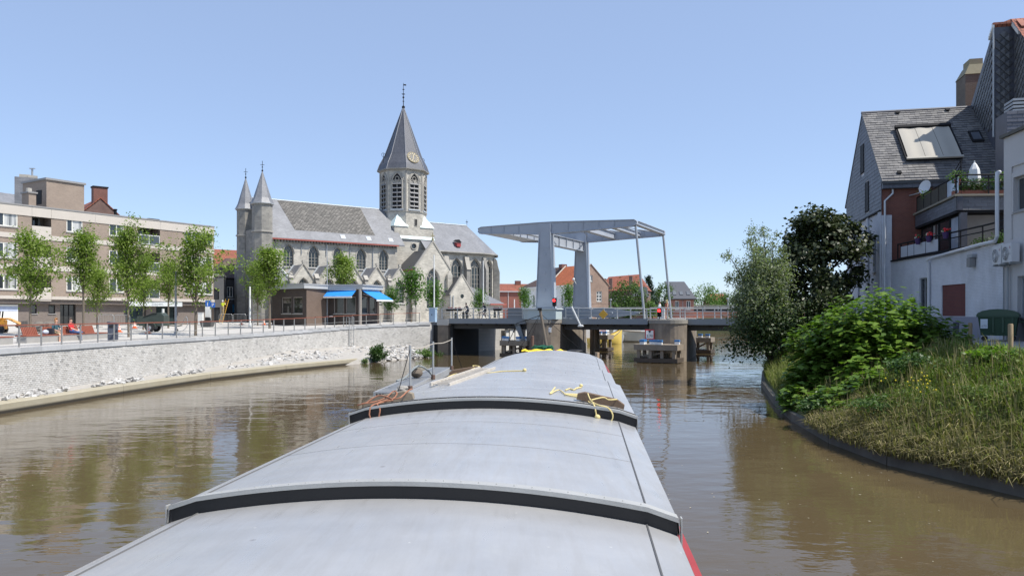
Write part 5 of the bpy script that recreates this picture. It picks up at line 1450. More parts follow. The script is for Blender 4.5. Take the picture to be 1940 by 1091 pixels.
# clock on the south face of the spire
slope = math.atan2(r8*.80*.924-.1, 35.75-28.3)
M_gold = plain('gilt', (.50,.40,.18), .4, .1, 4); M_clock = plain('clock_slate', (.06,.06,.065), .5, .1, 3)
ang = CF.rot()-math.pi/2; nx_, ny_ = math.cos(ang), math.sin(ang)
zc = 27.75
apo = (r8+.05)*.924 + ((r8*.80)-(r8+.05))*.924*(zc-26.9)/1.4
cc = Vector((tx+nx_*(apo+.12), ty+ny_*(apo+.12), zc))
tilt_ = math.atan2((r8+.05-r8*.80)*.924, 1.4)
nv = Vector((nx_*math.cos(tilt_), ny_*math.cos(tilt_), math.sin(tilt_))); uv_ = Vector((-ny_, nx_, 0)); wv_ = nv.cross(uv_)
CM = Matrix.Identity(4)
for i in range(3): CM[i][0] = uv_[i]; CM[i][1] = wv_[i]; CM[i][2] = nv[i]; CM[i][3] = cc[i]
class MF:
    def __init__(s, M): s.M = M
    def __call__(s, p): return tuple(s.M @ Vector(p))
mb = MB(MF(CM)); mb.lathe([(.86,-.35),(.86,.02)], (0,0), 28); ck = mb.build('clock', M_clock, sp)
mb = MB(MF(CM))
mb.tube([(.92*math.cos(t),.92*math.sin(t),.03) for t in [2*math.pi*k/28 for k in range(28)]], .035, 5, closed=True)
mb.tube([(.50*math.cos(t),.50*math.sin(t),.03) for t in [2*math.pi*k/20 for k in range(20)]], .018, 4, closed=True)
for k in range(12):
    t = 2*math.pi*k/12; M2 = Matrix.Rotation(t, 3, 'Z');
    mb.cbox((.71*math.sin(t),.71*math.cos(t),.035), .075, .28, .03, -t)
mb.build('gilt_numerals', M_gold, ck)
mb = MB(MF(CM));
for t, l, w in ((R(15),.52,.07),(R(202),.72,.05)): mb.cbox((l/2*math.sin(t), l/2*math.cos(t), .06), w, l, .03, -t)
mb.build('clock_hands', M_gold, ck)
for sx in (-1, 1):           # iron brackets at the spire foot
    p = (tx+uv_.x*sx*3.4, ty+uv_.y*sx*3.4)
    mb = MB(); mb.tube([(p[0],p[1],27.0),(p[0],p[1],28.4)], .04, 5); mb.tube([(p[0]+uv_.x*.3*math.cos(t),p[1]+uv_.y*.3*math.cos(t),28.2+.3*math.sin(t)) for t in [2*math.pi*k/10 for k in range(10)]], .03, 4, closed=True); mb.build('iron_bracket', M_black, sp)
# ---- choir with polygonal apse
CS, CE = TS+3.0, 33.4
CEV = 13.85; CR = 18.6
cw = NW
apse = [(CE,0.0)]
for k in range(1, 5):
    t = -math.pi/2 + math.pi*k/5
    apse.append((CE+cw*math.cos(t)*1.0, cw+cw*math.sin(t)))
apse.append((CE,2*cw))
ops = [(28.4-.95,28.4+.95,7.3,12.9,True),(31.85-1.05,31.85+1.05,6.3,13.0,True)]
mb = MB(CF); mb.wall(CS, CE, GZC, CEV, 0, ops, .4)
mb.face((CS,2*cw,GZC),(CE,2*cw,GZC),(CE,2*cw,CEV),(CS,2*cw,CEV))
mb.build('choir_wall', M_stone, ch, recalc=False)
for i, o in enumerate(ops): gothic(ch, CF, *o[:4], 0, 3 if i == 0 else 4, .35, True, bars=6)
for i in range(5):
    p, q_ = apse[i], apse[i+1]
    P, Q = CF((p[0],p[1],0)), CF((q_[0],q_[1],0))
    f = Frame(P[0],P[1],Q[0]-P[0],Q[1]-P[1]); L = math.hypot(Q[0]-P[0],Q[1]-P[1])
    o = (L/2-.85,L/2+.85,6.3,13.0,True)
    mb = MB(f); mb.wall(0,L,GZC,CEV,0,[o],.4); mb.build('apse_wall', M_stone, ch, recalc=False)
    gothic(ch, f, *o[:4], 0, 3, .35, True, bars=6)
    mb = MB(f)
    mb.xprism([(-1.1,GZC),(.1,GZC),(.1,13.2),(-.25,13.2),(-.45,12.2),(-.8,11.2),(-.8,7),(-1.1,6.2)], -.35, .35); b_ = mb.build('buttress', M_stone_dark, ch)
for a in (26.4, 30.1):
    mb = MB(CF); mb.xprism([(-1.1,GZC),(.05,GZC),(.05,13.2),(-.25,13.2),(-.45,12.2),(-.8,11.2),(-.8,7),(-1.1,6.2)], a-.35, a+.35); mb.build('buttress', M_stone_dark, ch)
    mb = MB(CF); mb.xprism([(-.85,11.15),(-.3,13.15),(-.2,13.3),(-.95,11.2)], a-.4, a+.4); mb.build('buttress_cap', M_trimstone, ch)
ov = .45
P = [(CS-2,-ov,CEV),(CE+.1,-ov,CEV)]
for k in range(1, 5):
    t = -math.pi/2 + math.pi*k/5
    P.append((CE+(cw+ov)*math.cos(t), cw+(cw+ov)*math.sin(t), CEV))
P += [(CE+.1,2*cw+ov,CEV),(CS-2,2*cw+ov,CEV),(CS-2,cw,CR),(CE,cw,CR)]
n_ = len(P)-2
fs = [(0,1,n_+1,n_),(n_-2,n_-1,n_,n_+1)] + [(i,i+1,n_+1) for i in range(1, n_-2)]
mb = MB(CF); mb.add(P, fs); cr = mb.build('choir_roof', M_slate, ch, recalc=False)
mb = MB(CF); mb.tube([(p[0],p[1],p[2]-.1) for p in P[:n_]], .16, 5); mb.build('gutter', M_stone_dark, ch)
mb = MB(CF); mb.tube([(CS,cw,CR+.05),(CE,cw,CR+.05)], .1, 6); mb.build('ridge', M_lead, cr)
mb = MB(CF); mb.tube([(CE,cw,CR),(CE,cw,CR+1.0)], .035, 5); mb.box(CE-.22,CE+.22,cw-.03,cw+.03,CR+.6,CR+.68); mb.build('iron_cross', M_black, cr)
mb = MB(CF); mb.box(28.6,29.3,.15,.9,CEV+.85,CEV+1.5); dm = mb.build('roof_dormer', plain('dormer_red', (.33,.05,.05), .6, .1, 3), cr)
mb = MB(CF); mb.add([(28.5,.05,CEV+1.5),(29.4,.05,CEV+1.5),(29.4,1.2,CEV+1.75),(28.5,1.2,CEV+1.75),(28.95,.05,CEV+1.95),(28.95,1.2,CEV+2.0)], [(0,1,4),(0,4,5,3),(1,2,5,4)]); mb.build('dormer_roof', M_black, dm)
# ---- sacristy with a small gable and lean-to
so = 6.0; sc_, swd = 25.5, 1.95
mb = MB(CF)
L, Rr = sc_-swd, sc_+swd
ops_s = [(sc_-1.35,sc_-.85,3.55,4.7,True),(sc_+.0,sc_+.42,3.55,4.75,True),(sc_+.6,sc_+1.02,3.55,4.75,True)]
mb.wall(L,Rr,GZC,7.2,-so,ops_s,.2); mb.face((L,-so,7.2),(Rr,-so,7.2),(sc_,-so,10.0))
mb.face((L,-so,GZC),(L,0,GZC),(L,0,7.2),(L,-so,7.2)); mb.face((Rr,-so,GZC),(Rr,0,GZC),(Rr,0,7.2),(Rr,-so,7.2))
mb.build('sacristy_wall', M_stone, ch, recalc=False)
for o in ops_s:
    mb = MB(CF); mb.face(*[(p[0],-so+.18,p[1]) for p in arch_outline(*o[:4])]); w_ = mb.build('window', M_glassd, ch, recalc=False)
mb = MB(CF); mb.add([(L-.2,-so+.2,7.0),(sc_,-so+.2,9.75),(Rr+.2,-so+.2,7.0),(L-.2,-.1,7.0),(sc_,-.1,9.75),(Rr+.2,-.1,7.0)], [(0,1,4,3),(1,2,5,4)]); mb.build('sacristy_roof', MATS['new_dark_slate'], ch, recalc=False)
mb = MB(CF)
for s in (-1, 1):
    mb.add([(sc_,-so-.08,9.95),(sc_+s*swd,-so-.08,7.15),(sc_+s*swd,-so+.22,7.15),(sc_,-so+.22,9.95),(sc_,-so-.08,10.17),(sc_+s*(swd+.16),-so-.08,7.2),(sc_+s*(swd+.16),-so+.22,7.2),(sc_,-so+.22,10.17)], [(3,2,1,0),(4,5,6,7),(0,1,5,4),(1,2,6,5),(2,3,7,6),(3,0,4,7)])
mb.build('gable_coping', M_trimstone, ch)
mb = MB(CF); mb.loft([[(sc_+.3*math.cos(t),-so-yy,6.95+.3*math.sin(t)) for t in [2*math.pi*k/12 for k in range(12)]] for yy in (.012,.02)]); mb.build('round_window', M_glassd, ch)
mb = MB(CF); mb.tube([(L-.15,-so-.15,7.0),(L-.15,-so-.15,GZC)], .07, 6); mb.tube([(L+.35,-so-.15,7.0),(L+.35,-so-.15,GZC)], .07, 6); mb.build('rain_pipe', M_greysteel, ch)
mb = MB(CF); mb.wall(Rr,33.2,GZC,5.9,-so+.6,[(31.5,31.95,3.8,4.9,True),(32.2,32.65,3.8,4.9,True)],.2); mb.face((33.2,-so+.6,GZC),(33.2,0,GZC),(33.2,0,5.9),(33.2,-so+.6,5.9)); mb.build('sacristy_wall', M_stone, ch, recalc=False)
for a in (31.5, 32.2):
    mb = MB(CF); mb.face(*[(p[0],-so+.75,p[1]) for p in arch_outline(a,a+.45,3.8,4.9)]); mb.build('window', M_glassd, ch, recalc=False)
mb = MB(CF); mb.add([(Rr-.2,-so+.3,5.85),(33.5,-so+.3,5.85),(33.5,0,5.85),(31.0,-.05,8.6),(Rr-.2,-.05,8.6)], [(0,1,3,4),(1,2,3)]); mb.build('sacristy_roof', M_slate, ch, recalc=False)
mb = MB(CF); mb.box(Rr+3.2,33.6,-so+.15,-so+.28,5.72,5.92); mb.build('gutter', M_redgutter, ch)
# ================================================================ houses beyond the bridge
M_gab = brickmat('pinkish_gable_brick', (.36,.235,.17), (.30,.19,.14), (.34,.27,.22), .25, .08, .014, .25, .9, .4, .3, (.20,.15,.12))
M_wr = plain('white_house_render', (.72,.72,.69), .8, .05, .6)
# white house with orange roof, then its neighbour with a brown roof
HF = Frame(10.95, 138.0, -.5, .87)          # a along the front going away to the left, b: to the right is negative
HG = Frame(10.95, 138.0, .87, .5)           # along the brick gable
GW = 8.0
wh = thing('white_house', 'white rendered house with an orange tiled roof and brick gable beyond the bridge', 'house', (11,142,3.3))
ZE, ZRd = 9.75, 13.5
ops = [(.9,1.75,5.9,8.0,True),(3.0,3.85,5.9,8.0,True),(5.2,6.05,5.9,8.0,True),(.9,1.75,3.4,5.0,False),(3.0,3.85,3.4,5.0,False)]
def flipwall(fr, L, z0, z1, ops, mat, parent):
    """wall whose outer side is +b of fr"""
    f2 = Frame(fr((L,0,0))[0], fr((L,0,0))[1], -fr.u[0], -fr.u[1])
    o2 = [(L-o[1], L-o[0])+tuple(o[2:]) for o in ops]
    mb = MB(f2); mb.wall(0, L, z0, z1, 0, o2, .25); mb.build('wall', mat, parent, recalc=False)
    return f2, o2
f2, o2 = flipwall(HF, 8.2, 3.0, ZE, ops, M_wr, wh)
for o in o2: window(wh, f2, o[0], o[1], o[2], o[3]-.05, 0, M_white, M_glass, (.5,), .07, .14, M_trimstone)
gops = [(GW/2-.42,GW/2+.42,10.35,11.5,True),(GW/2+1.3,GW/2+2.5,6.7,8.6,False),(GW/2-3.2,GW/2-2.9,6.7,8.3,False),(GW/2+1.3,GW/2+2.5,3.4,5.4,False)]
mb = MB(HG)
mb.wall(0,GW,3.0,ZE,0,[o for o in gops if o[3] < ZE],.2)
o = gops[0]; oa = [(o[0],o[2]),(o[1],o[2]),(o[1],o[3]),(o[0],o[3])]; m = GW/2
mb.face((0,0,ZE),(GW,0,ZE),(o[1],0,o[2]),(o[0],0,o[2])); mb.face((GW,0,ZE),(m,0,ZRd),(o[1],0,o[3]),(o[1],0,o[2])); mb.face((0,0,ZE),(o[0],0,o[2]),(o[0],0,o[3]),(m,0,ZRd)); mb.face((m,0,ZRd),(o[0],0,o[3]),(o[1],0,o[3]))
mb.build('gable_wall', M_gab, wh, recalc=False)
for o in gops: window(wh, HG, o[0], o[1], o[2], o[3], 0, M_white, M_glass, (.5,), .12, .10, M_trimstone, hsplit=(.35,.68) if o[2] > 6 and o[1]-o[0] > 1 else ())
mb = MB(HG); mb.box(.01,GW,-.03,-.003,6.3,6.42); mb.build('string_course', M_gab, wh)
def roofHG(name, mat, parent, l0, l1, endlo=0.0):
    mb = MB(HG); e = .25
    def P(w, l, z): return (w, l, z)
    z0 = ZE-.15
    A = [(-e,l0,z0),(GW/2,l0,ZRd),(GW+e,l0,z0),(-e,l1,z0),(GW/2,l1-endlo,ZRd),(GW+e,l1,z0)]
    mb.add([*A], [(0,1,4,3),(1,2,5,4),(3,4,5)])
    return mb.build(name, mat, parent, recalc=False)
roofHG('roof', M_orangetile, wh, -.05, 8.2)
mb = MB(HG); mb.tube([(-.3,-.05,ZE-.2),(GW/2,-.05,ZRd+.05),(GW+.3,-.05,ZE-.2)], .11, 5); mb.build('gable_coping', M_gab, wh)
mb = MB(HG); mb.tube([(-.28,8.2,ZE-.1),(GW/2,8.2,ZRd+.12)], .17, 5); mb.build('party_coping', plain('pale_mortar_edge', (.52,.46,.38), .9, .1, 2), wh)
mb = MB(HG); mb.box(-.42,-.2,0,8.2,ZE-.28,ZE-.1); mb.build('gutter', M_white, wh)
nb = thing('white_house', 'white rendered house with a swept dark brown roof left of the orange roofed house', 'house', (5,149,3.3))
HF2 = Frame(HF((8.22,0,0))[0], HF((8.22,0,0))[1], -.5, .87)
ops = [(.6,1.4,5.9,8.0,False),(2.6,3.4,5.9,8.0,False),(4.8,5.6,5.9,8.0,False),(6.9,7.7,5.9,8.0,False),(8.4,9.2,5.9,8.0,False),(2.6,3.4,3.4,5.0,False),(6.9,7.7,3.4,5.0,False)]
f2, o2 = flipwall(HF2, 10.0, 3.0, ZE, ops, M_wr, nb)
for o in o2: window(nb, f2, o[0], o[1], o[2], o[3], 0, M_white, M_glass, (.5,), .07, .14, M_trimstone)
q0 = HF2((10,0,0)); fe = Frame(q0[0], q0[1], .87, .5)
mb = MB(HG); mb.face((0,18.2,3),(GW,18.2,3),(GW,18.2,ZE),(0,18.2,ZE)); mb.build('end_wall', M_wr, nb, recalc=False)
mb = MB(HG); e = .3; z0 = ZE-.15; mid = (ZE+ZRd)/2-.35
rows = [[(-e,8.3,z0),(-e,18.6,z0),(GW+e,18.6,z0),(GW+e,8.3,z0)],[(GW*.26,8.3,mid+.25),(GW*.26,15.6,mid),(GW*.74,15.6,mid),(GW*.74,8.3,mid+.25)],[(GW/2,8.3,ZRd),(GW/2,12.6,ZRd),(GW/2+.01,12.6,ZRd),(GW/2+.01,8.3,ZRd)]]
mb.loft(rows, False, False); mb.build('roof', M_browntile, nb, recalc=False)
mb = MB(HG); mb.box(GW/2-.6,GW/2+.6,12.8,13.8,12.3,14.35); mb.build('chimney', MATS['chimney_red_brick'], nb)
mb = MB(HG); mb.box(GW/2-.7,GW/2+.5,8.5,9.6,13.2,14.0); mb.build('chimney', MATS['chimney_red_brick'], nb)
mb = MB(HG); mb.box(-.42,-.2,8.3,18.4,ZE-.28,ZE-.1); mb.build('gutter', M_white, nb)
# red brick hall left of it
M_rb = brickmat('flat_red_brick', (.29,.095,.065), (.25,.08,.06), (.30,.15,.12), .22, .07, .012, .15, .9, .3)
RH = Frame(X(925,172), 168.0, .97, .22)
rh = thing('brick_hall', 'plain red brick hall with a low red roof between the church and the white houses', 'hall', RH((5,3,3.3)))
mb = MB(RH); mb.box(0,11,0,9,3,9.4); mb.build('wall', M_rb, rh)
mb = MB(RH); mb.add([(-.2,-.3,9.4),(11.2,-.3,9.4),(11.2,9.2,9.4),(-.2,9.2,9.4),(-.2,4.5,11.3),(11.2,4.5,11.3)], [(0,1,5,4),(1,2,5),(2,3,4,5),(3,0,4),(3,2,1,0)]); mb.build('roof', M_redtile, rh)
mb = MB(RH); mb.box(-.2,11.2,-.36,-.31,9.3,9.5); mb.build('roof_edge', M_lead, rh)
mb = MB(RH); mb.box(7.2,8.4,3.8,4.8,11.0,12.0); mb.build('chimney', MATS['chimney_red_brick'], rh)
mb = MB(RH); mb.tube([(4.6,-.06,9.3),(4.6,-.06,3.2)], .06, 6); mb.build('rain_pipe', M_white, rh)
mb = MB(RH); mb.box(6.5,11,-4,-.02,3.0,5.6); mb.build('annex', M_trimstone, rh)
# large brick house behind the trees
M_bb = brickmat('dark_red_brown_brick', (.20,.11,.085), (.16,.09,.07), (.2,.15,.13), .25, .08, .014, .25, .9, .3)
BH_ = Frame(X(1141,172), 176.0, .96, -.28)
bh = thing('large_brick_house', 'large dark brick house with a brown red hipped roof and tall chimneys behind the trees', 'house', BH_((5,4,3.3)))
ops = [(1.3,2.1,6.4,8.6,False),(3.0,3.8,6.4,8.6,False),(5.2,6.0,6.4,8.6,False),(7.4,8.2,6.4,8.6,False)]
mb = MB(BH_); mb.wall(0,10.5,3,10.0,0,ops,.2); mb.face((10.5,0,3),(10.5,9,3),(10.5,9,10),(10.5,0,10)); mb.face((0,0,3),(0,9,3),(0,9,10),(0,0,10)); mb.build('wall', M_bb, bh, recalc=False)
for o in ops: window(bh, BH_, *o[:4], 0, M_white, M_glass, (.5,), .08, .1, M_trimstone)
mb = MB(BH_); mb.add([(-.3,-.3,9.8),(10.8,-.3,9.8),(10.8,9.3,9.8),(-.3,9.3,9.8),(1.2,4.5,13.2),(8.4,4.5,13.7)], [(0,1,5,4),(1,2,5),(2,3,4,5),(3,0,4),(3,2,1,0)]); mb.build('roof', M_redtile, bh)
for a in (.6, 2.0, 6.6):
    mb = MB(BH_); mb.box(a,a+.75,-.1,.7,6.5,12.6 if a < 5 else 13.1); mb.build('chimney', M_bb, bh)
mb = MB(BH_); mb.box(7.6,10.9,-2.6,-.01,3,8.3); mb.build('bay', M_bb, bh)
mb = MB(BH_); mb.add([(7.4,-2.8,8.3),(11.1,-2.8,8.3),(11.1,0.2,8.3),(7.4,.2,8.3),(8.2,0.2,10.6),(10.6,.2,10.6)], [(0,1,5,4),(1,2,5),(3,0,4),(3,2,1,0)]); mb.build('bay_roof', MATS['new_dark_slate'], bh)
# brick house with dark mansard
DS = 1.66
class SFrame(Frame):
    def __call__(s, p): return Frame.__call__(s, (p[0]*DS, p[1]*DS, EYE+(p[2]-EYE)*DS))
DH = SFrame(X(1271,250), 250.0, .985, -.17)
md = thing('mansard_house', 'red brick house with a steep dark grey roof and three skylights right of the hangers', 'house', DH((2,3,3.3)))
M_rb2 = brickmat('bright_red_brick', (.36,.13,.085), (.30,.11,.075), (.36,.22,.18), .22, .07, .012, .2, .9, .3)
ops = [(.8,1.55,5.3,7.0,False),(3.0,3.75,5.3,7.0,False)]
mb = MB(DH); mb.wall(0,4.4,3.3,7.4,0,ops,.2); mb.face((0,0,3),(0,8,3),(0,8,7.4),(0,0,7.4)); mb.face((4.4,0,3),(4.4,8,3),(4.4,8,7.4),(4.4,0,7.4)); mb.build('wall', M_rb2, md, recalc=False)
for o in ops: window(md, DH, *o[:4], 0, M_white, M_glass, (.5,), .09, .1, M_lightstone)
mb = MB(DH); mb.tube([(2.3,-.05,7.3),(2.3,-.05,3.2)], .05, 6); mb.build('rain_pipe', M_greysteel, md)
mb = MB(DH); mb.add([(-.4,-.3,7.3),(5.0,-.3,7.3),(5.0,8.3,7.3),(-.4,8.3,7.3),(-1.1,2.6,10.9),(2.7,2.6,10.9),(2.7,5.6,10.9),(-1.1,5.6,10.9)], [(0,1,5,4),(1,2,6,5),(2,3,7,6),(3,0,4,7),(4,5,6,7),(3,2,1,0)]); mr = mb.build('roof', plain('anthracite_roof', (.085,.09,.105), .5, .1, 1), md)
mb = MB(DH); mb.box(-.45,5.05,-.40,-.31,7.2,7.4); mb.build('gutter', M_black, md)
def mrp(a, f): return (a, -.3+2.9*f, 7.3+3.6*f)
for k, a in enumerate((.45,1.75,3.1)):
    w = .62; f0, f1 = .24, .44
    mb = MB(DH); n_ = (0,-.72,.6)
    P = [mrp(a,f0),mrp(a+w,f0),mrp(a+w-.12,f1),mrp(a-.12,f1)]
    mb.add([(p[0],p[1]-.02,p[2]+.02) for p in P]+[(p[0],p[1]-.07,p[2]+.08) for p in P], [(0,1,5,4),(1,2,6,5),(2,3,7,6),(3,0,4,7),(4,5,6,7)]); mb.build('skylight', glassmat('skylight_glass', (.16,.17,.18), .1), mr)
# house row far right, low brick quay wall beyond the bridge
fr = Frame(X(1350,300), 300.0, .97, .2)
gable_house('far_house', 'small far house with a red tiled roof among the trees', fr, 6.5, 8, 3.2, 9.4, 12.6, M_rb2, M_redtile)
for x0, lab in ((1226,'low brick shed left of the mansard house by the bridge'),):
    fr = Frame(X(x0,205), 205.0, .99, -.1)
    h = thing('brick_shed', lab, 'shed', fr((2,2,3.3)))
    mb = MB(fr); mb.box(0,5.6,0,4,3,6.2); mb.build('wall', M_rb2, h)
    mb = MB(fr); mb.box(-.2,5.8,-.2,4.2,6.2,6.5); mb.build('roof', MATS['anthracite_roof'], h)
# red brick boundary wall with dark glazed strip right of it
QX = Frame(X(1310,252), 252.0, .995, -.085)
bw = thing('brick_boundary_wall', 'long low red brick wall with dark glazed strip along the far bank behind the right span', 'wall', QX((20,0,3)))
mb = MB(QX); mb.box(0,60,0,.4,3.0,5.5); mb.build('wall', M_rb2, bw)
for k in range(14):
    mb = MB(QX); mb.box(.15+k*4.3,4.25+k*4.3,.05,.35,5.5,7.1); mb.build('dark_panel', M_black, bw)
    mb = MB(QX); mb.box(-.1+k*4.3,.14+k*4.3,-.05,.42,5.5,7.2); mb.build('post', M_greysteel, bw)
mb = MB(QX); mb.box(-.2,60.3,-.1,.5,7.2,7.45); mb.build('top_rail', M_trimstone, bw)
# white sheet pile quay seen under the left span
sp_ = thing('sheet_pile_quay', 'white painted corrugated quay front under the left span of the bridge', 'quay front', (2,98,1.5))
SPF = Frame(-1.0, 93.0, .41, .912)
for k in range(26):
    mb = MB(SPF); o_ = .14 if k % 2 else 0
    mb.box(k*.82,k*.82+.80,-.32-o_,-.14-o_,-.8,2.5); mb.build('pile_panel', plain('dull_white_paint', (.62,.61,.57), .7, .12, 1), sp_)
mb = MB(SPF); mb.box(-.1,21.5,-.6,-.1,2.5,3.0); mb.build('capping_beam', M_conc, sp_)
mb = MB(SPF); mb.box(4.2,5.3,-.52,-.47,1.2,2.45); mb.build('dark_recess', M_black, sp_)
# ---------------------------------------------------------------- boats moored beyond the bridge
def boat(name, label, px_, Y, L, W, fb, heading, mh, md_, sheer=.9, cabin=None, group=None):
    x, y = X(px_, Y), Y
    b = thing(name, label, 'boat', (x,y,0), heading)
    rings = []; n = 10
    for k in range(n+1):
        f = k/n; w = W/2*(1-.25*(1-f)**2 if f < .5 else max(.03, (1-((f-.5)/.5)**2.4)))
        sh = fb+sheer*max(0, f-.35)**2*2; xk = L*(f-.5)
        rake = .10*L*max(0, f-.7)
        rings.append([(xk+rake,-w,sh),(xk+rake*.6,-w*.86,.15),(xk,-w*.4,-.3),(xk,w*.4,-.3),(xk+rake*.6,w*.86,.15),(xk+rake,w,sh)])
    def loc(mb, nm, mt, sm=False):
        o = mb.build(nm, mt, None, smooth=sm); o.parent = b; CH.setdefault(b.name, []).append(o); return o
    mb = MB(); mb.loft(rings, True, True, closed=False); h = loc(mb, 'hull', mh, True)
    mb = MB(); mb.loft([[(r[0][0],r[0][1]*.96,r[0][2]-.10),(r[5][0],r[5][1]*.96,r[5][2]-.10)] for r in rings], False, False, closed=False); loc(mb, 'deck', md_)
    mb = MB()
    for i in (0, 5): mb.tube([(r[i][0], r[i][1]*1.01, r[i][2]+.02) for r in rings], .06, 5)
    loc(mb, 'rubbing_strake', M_wood)
    if cabin:
        c0, c1, ch_ = cabin
        mb = MB(); mb.loft([[(c0,-W*.33,fb),(c1,-W*.27,fb),(c1,W*.27,fb),(c0,W*.33,fb)],[(c0+.1,-W*.28,fb+ch_),(c1-.35,-W*.22,fb+ch_),(c1-.35,W*.22,fb+ch_),(c0+.1,W*.28,fb+ch_)]]); cb = loc(mb, 'cabin', M_white)
        for s in (-1, 1):
            for k in range(2):
                a = c0+.35+(c1-c0-1.0)*k/2; mb = MB(); mb.box(a,a+(c1-c0)*.24,s*W*.315-.02,s*W*.315+.02,fb+ch_*.4,fb+ch_*.8); o = mb.build('cabin_window', M_glass, None); o.parent = cb; CH.setdefault(cb.name, []).append(o)
    return b
M_yel = plain('yellow_boat_paint', (.80,.58,.13), .45, .08, 1); M_crm = plain('cream_hull_paint', (.60,.56,.45), .5, .1, 1)
boat('sailing_barge', 'yellow hulled boat with raised bow moored beyond the middle span', 1147, 112, 5.6, 1.9, .85, R(28), M_yel, M_yel, 1.7)
boat('motor_boat', 'white motor boat moored beyond the yellow boat', 1172, 124, 8.0, 2.5, 1.2, R(80), M_white, M_white, .6, (-2.6,1.5,1.0))
boat('barge', 'cream hulled barge moored behind the right bridge pier', 1208, 122, 8.5, 3.2, 1.55, R(172), M_crm, M_wood, .5, (-3.2,-.5,1.0))
boat('motor_boat', 'small red and white boat moored farthest behind the middle span', 1150, 134, 6.0, 2.2, 1.3, R(60), M_white, plain('red_deck_cover', (.42,.05,.05), .7, .1, 2), .5, (-2,.8,1.0))
# ================================================================ right bank: slate gabled house
M_wb = brickmat('white_painted_brick', (.66,.68,.73), (.60,.62,.67), (.52,.54,.59), .22, .07, .012, .25, .75, .6, .6, (.34,.345,.36), .5)
M_rbk = brickmat('red_brown_brick', (.22,.075,.05), (.18,.06,.045), (.20,.11,.09), .22, .07, .012, .25, .9, .5)
M_sl = islandmat('weathered_slate', [(0,(.095,.095,.10)),(.2,(.14,.135,.135)),(.6,(.175,.17,.165)),(1,(.215,.205,.195))], .6, 'island', .25, .3)
M_slo = islandmat('blue_slate_cladding', [(0,(.075,.08,.10)),(1,(.11,.115,.14))], .5, 'object', .2, .2)
M_sli = islandmat('blue_slate_cladding_sheet', [(0,(.07,.075,.095)),(1,(.11,.115,.14))], .5, 'island', .2, .2)
GA = Frame(22.45, 46.5, .975, -.22)            # a along the eaves to the right, b back along the gable
gh_ = thing('slate_gabled_house', 'tall house with slate clad gable above white painted brick and a slate roof', 'house', GA((3,5,3.1)))
GD, GE, GR, GS = 10.2, 12.45, 17.65, 10.6
GRr = 8.3
# gable wall faces the canal: frame along -b
GF_ = Frame(GA((0,GD,0))[0], GA((0,GD,0))[1], -GA.v[0], -GA.v[1])     # runs from the far corner to the near one, outside on -b
ops = [(GD-5.2,GD-4.35,13.9,15.9,False),(GD-4.75,GD-3.9,11.0,12.95,False)]
mb = MB(GF_)
mb.wall(0,GD,3.0,GE,0,[(GD-4.75,GD-3.9,11.0,GE-.001,False),(GD-2.1,GD-1.35,6.9,9.1,False),(GD-5.6,GD-4.9,6.9,9.1,False),(GD-7.6,GD-6.3,3.0,5.3,False)],.25)
mb.face((0,0,GE),(GD-4.75,0,GE),(GD-5.2,0,13.9),(GD-5.2,0,15.9),(GD/2,0,GR)) if False else None
mb.face((0,0,GE),(GD,0,GE),(GD/2,0,GR))
mb.build('gable_wall', M_wb, gh_, recalc=False)
window(gh_, GF_, GD-2.1,GD-1.35,6.9,9.1,0, M_greysteel, M_glass, (.5,), .06, .16, M_trimstone)
window(gh_, GF_, GD-5.6,GD-4.9,6.9,9.1,0, M_greysteel, M_glass, (), .06, .16, M_trimstone)
window(gh_, GF_, GD-7.6,GD-6.3,3.1,5.3,0, M_greysteel, M_glass, (.5,), .06, .16)
for a in (GD-.02,GD-3.15,GD-6.0):          # brick pilasters
    mb = MB(GF_); mb.box(a-.52,a,-.10,-.004,3,GS-.04); mb.build('pilaster', M_wb, gh_)
# slate courses of the gable: overlapping planks, each proud of the one above
def clad_rows(fr, parent, z0, z1, span, b, h, wmin, mat_o, mat_i, single=True, holes=(), stuffname='slate_rows', limit=300):
    """courses of slates hung on a wall; span(z) gives (a0, a1)"""
    rg = random.Random(int(z0*100)); st = MB(fr); cnt = 0; z = z0; row = 0
    while z < z1-.01:
        zt = min(z+h, z1); a0, a1 = span(z+.02); a = a0-(wmin/2 if row % 2 else 0)
        while a < a1-.02:
            x0, x1 = max(a, a0), min(a+wmin-.012, a1)
            a += wmin
            if x1-x0 < .05: continue
            if any(x1 > ho[0] and x0 < ho[1] and zt > ho[2] and z < ho[3] for ho in holes):
                parts_ = []
                for ho in holes:
                    if x1 > ho[0] and x0 < ho[1] and zt > ho[2] and z < ho[3]:
                        if x0 < ho[0]-.03: parts_.append((x0, ho[0]))
                        if x1 > ho[1]+.03: parts_.append((ho[1], x1))
            else: parts_ = [(x0, x1)]
            s0, s1 = span(zt)
            for x0, x1 in parts_:
                d = rg.uniform(.0,.006)
                y0 = b-.035-d; y1 = b-.006
                t0, t1 = max(x0, s0), min(x1, s1)
                if t1 <= t0: t0 = t1 = min(max((x0+x1)/2, s0), s1)
                V = [(x0,y0,z+.004),(x1,y0,z+.004),(t1,y0+.018,zt+.03),(t0,y0+.018,zt+.03),(x0,y1,z+.004),(x1,y1,z+.004),(t1,y1,zt+.03),(t0,y1,zt+.03)]
                F_ = [(0,1,2,3),(0,4,5,1),(1,5,6,2),(3,7,4,0)]
                if single and cnt < limit:
                    m = MB(fr); m.add(V, F_); m.build('slate', mat_o, parent, recalc=False); cnt += 1
                else: st.add(V, F_)
        z += h; row += 1
    if st.v: st.build(stuffname, mat_i, parent, kind='stuff', recalc=False)
def gspan(z):
    if z <= GE: return (0-.05, GD+.05)
    k = (z-GE)/(GR-GE)*GD/2; return (k-.05, GD-k+.05)
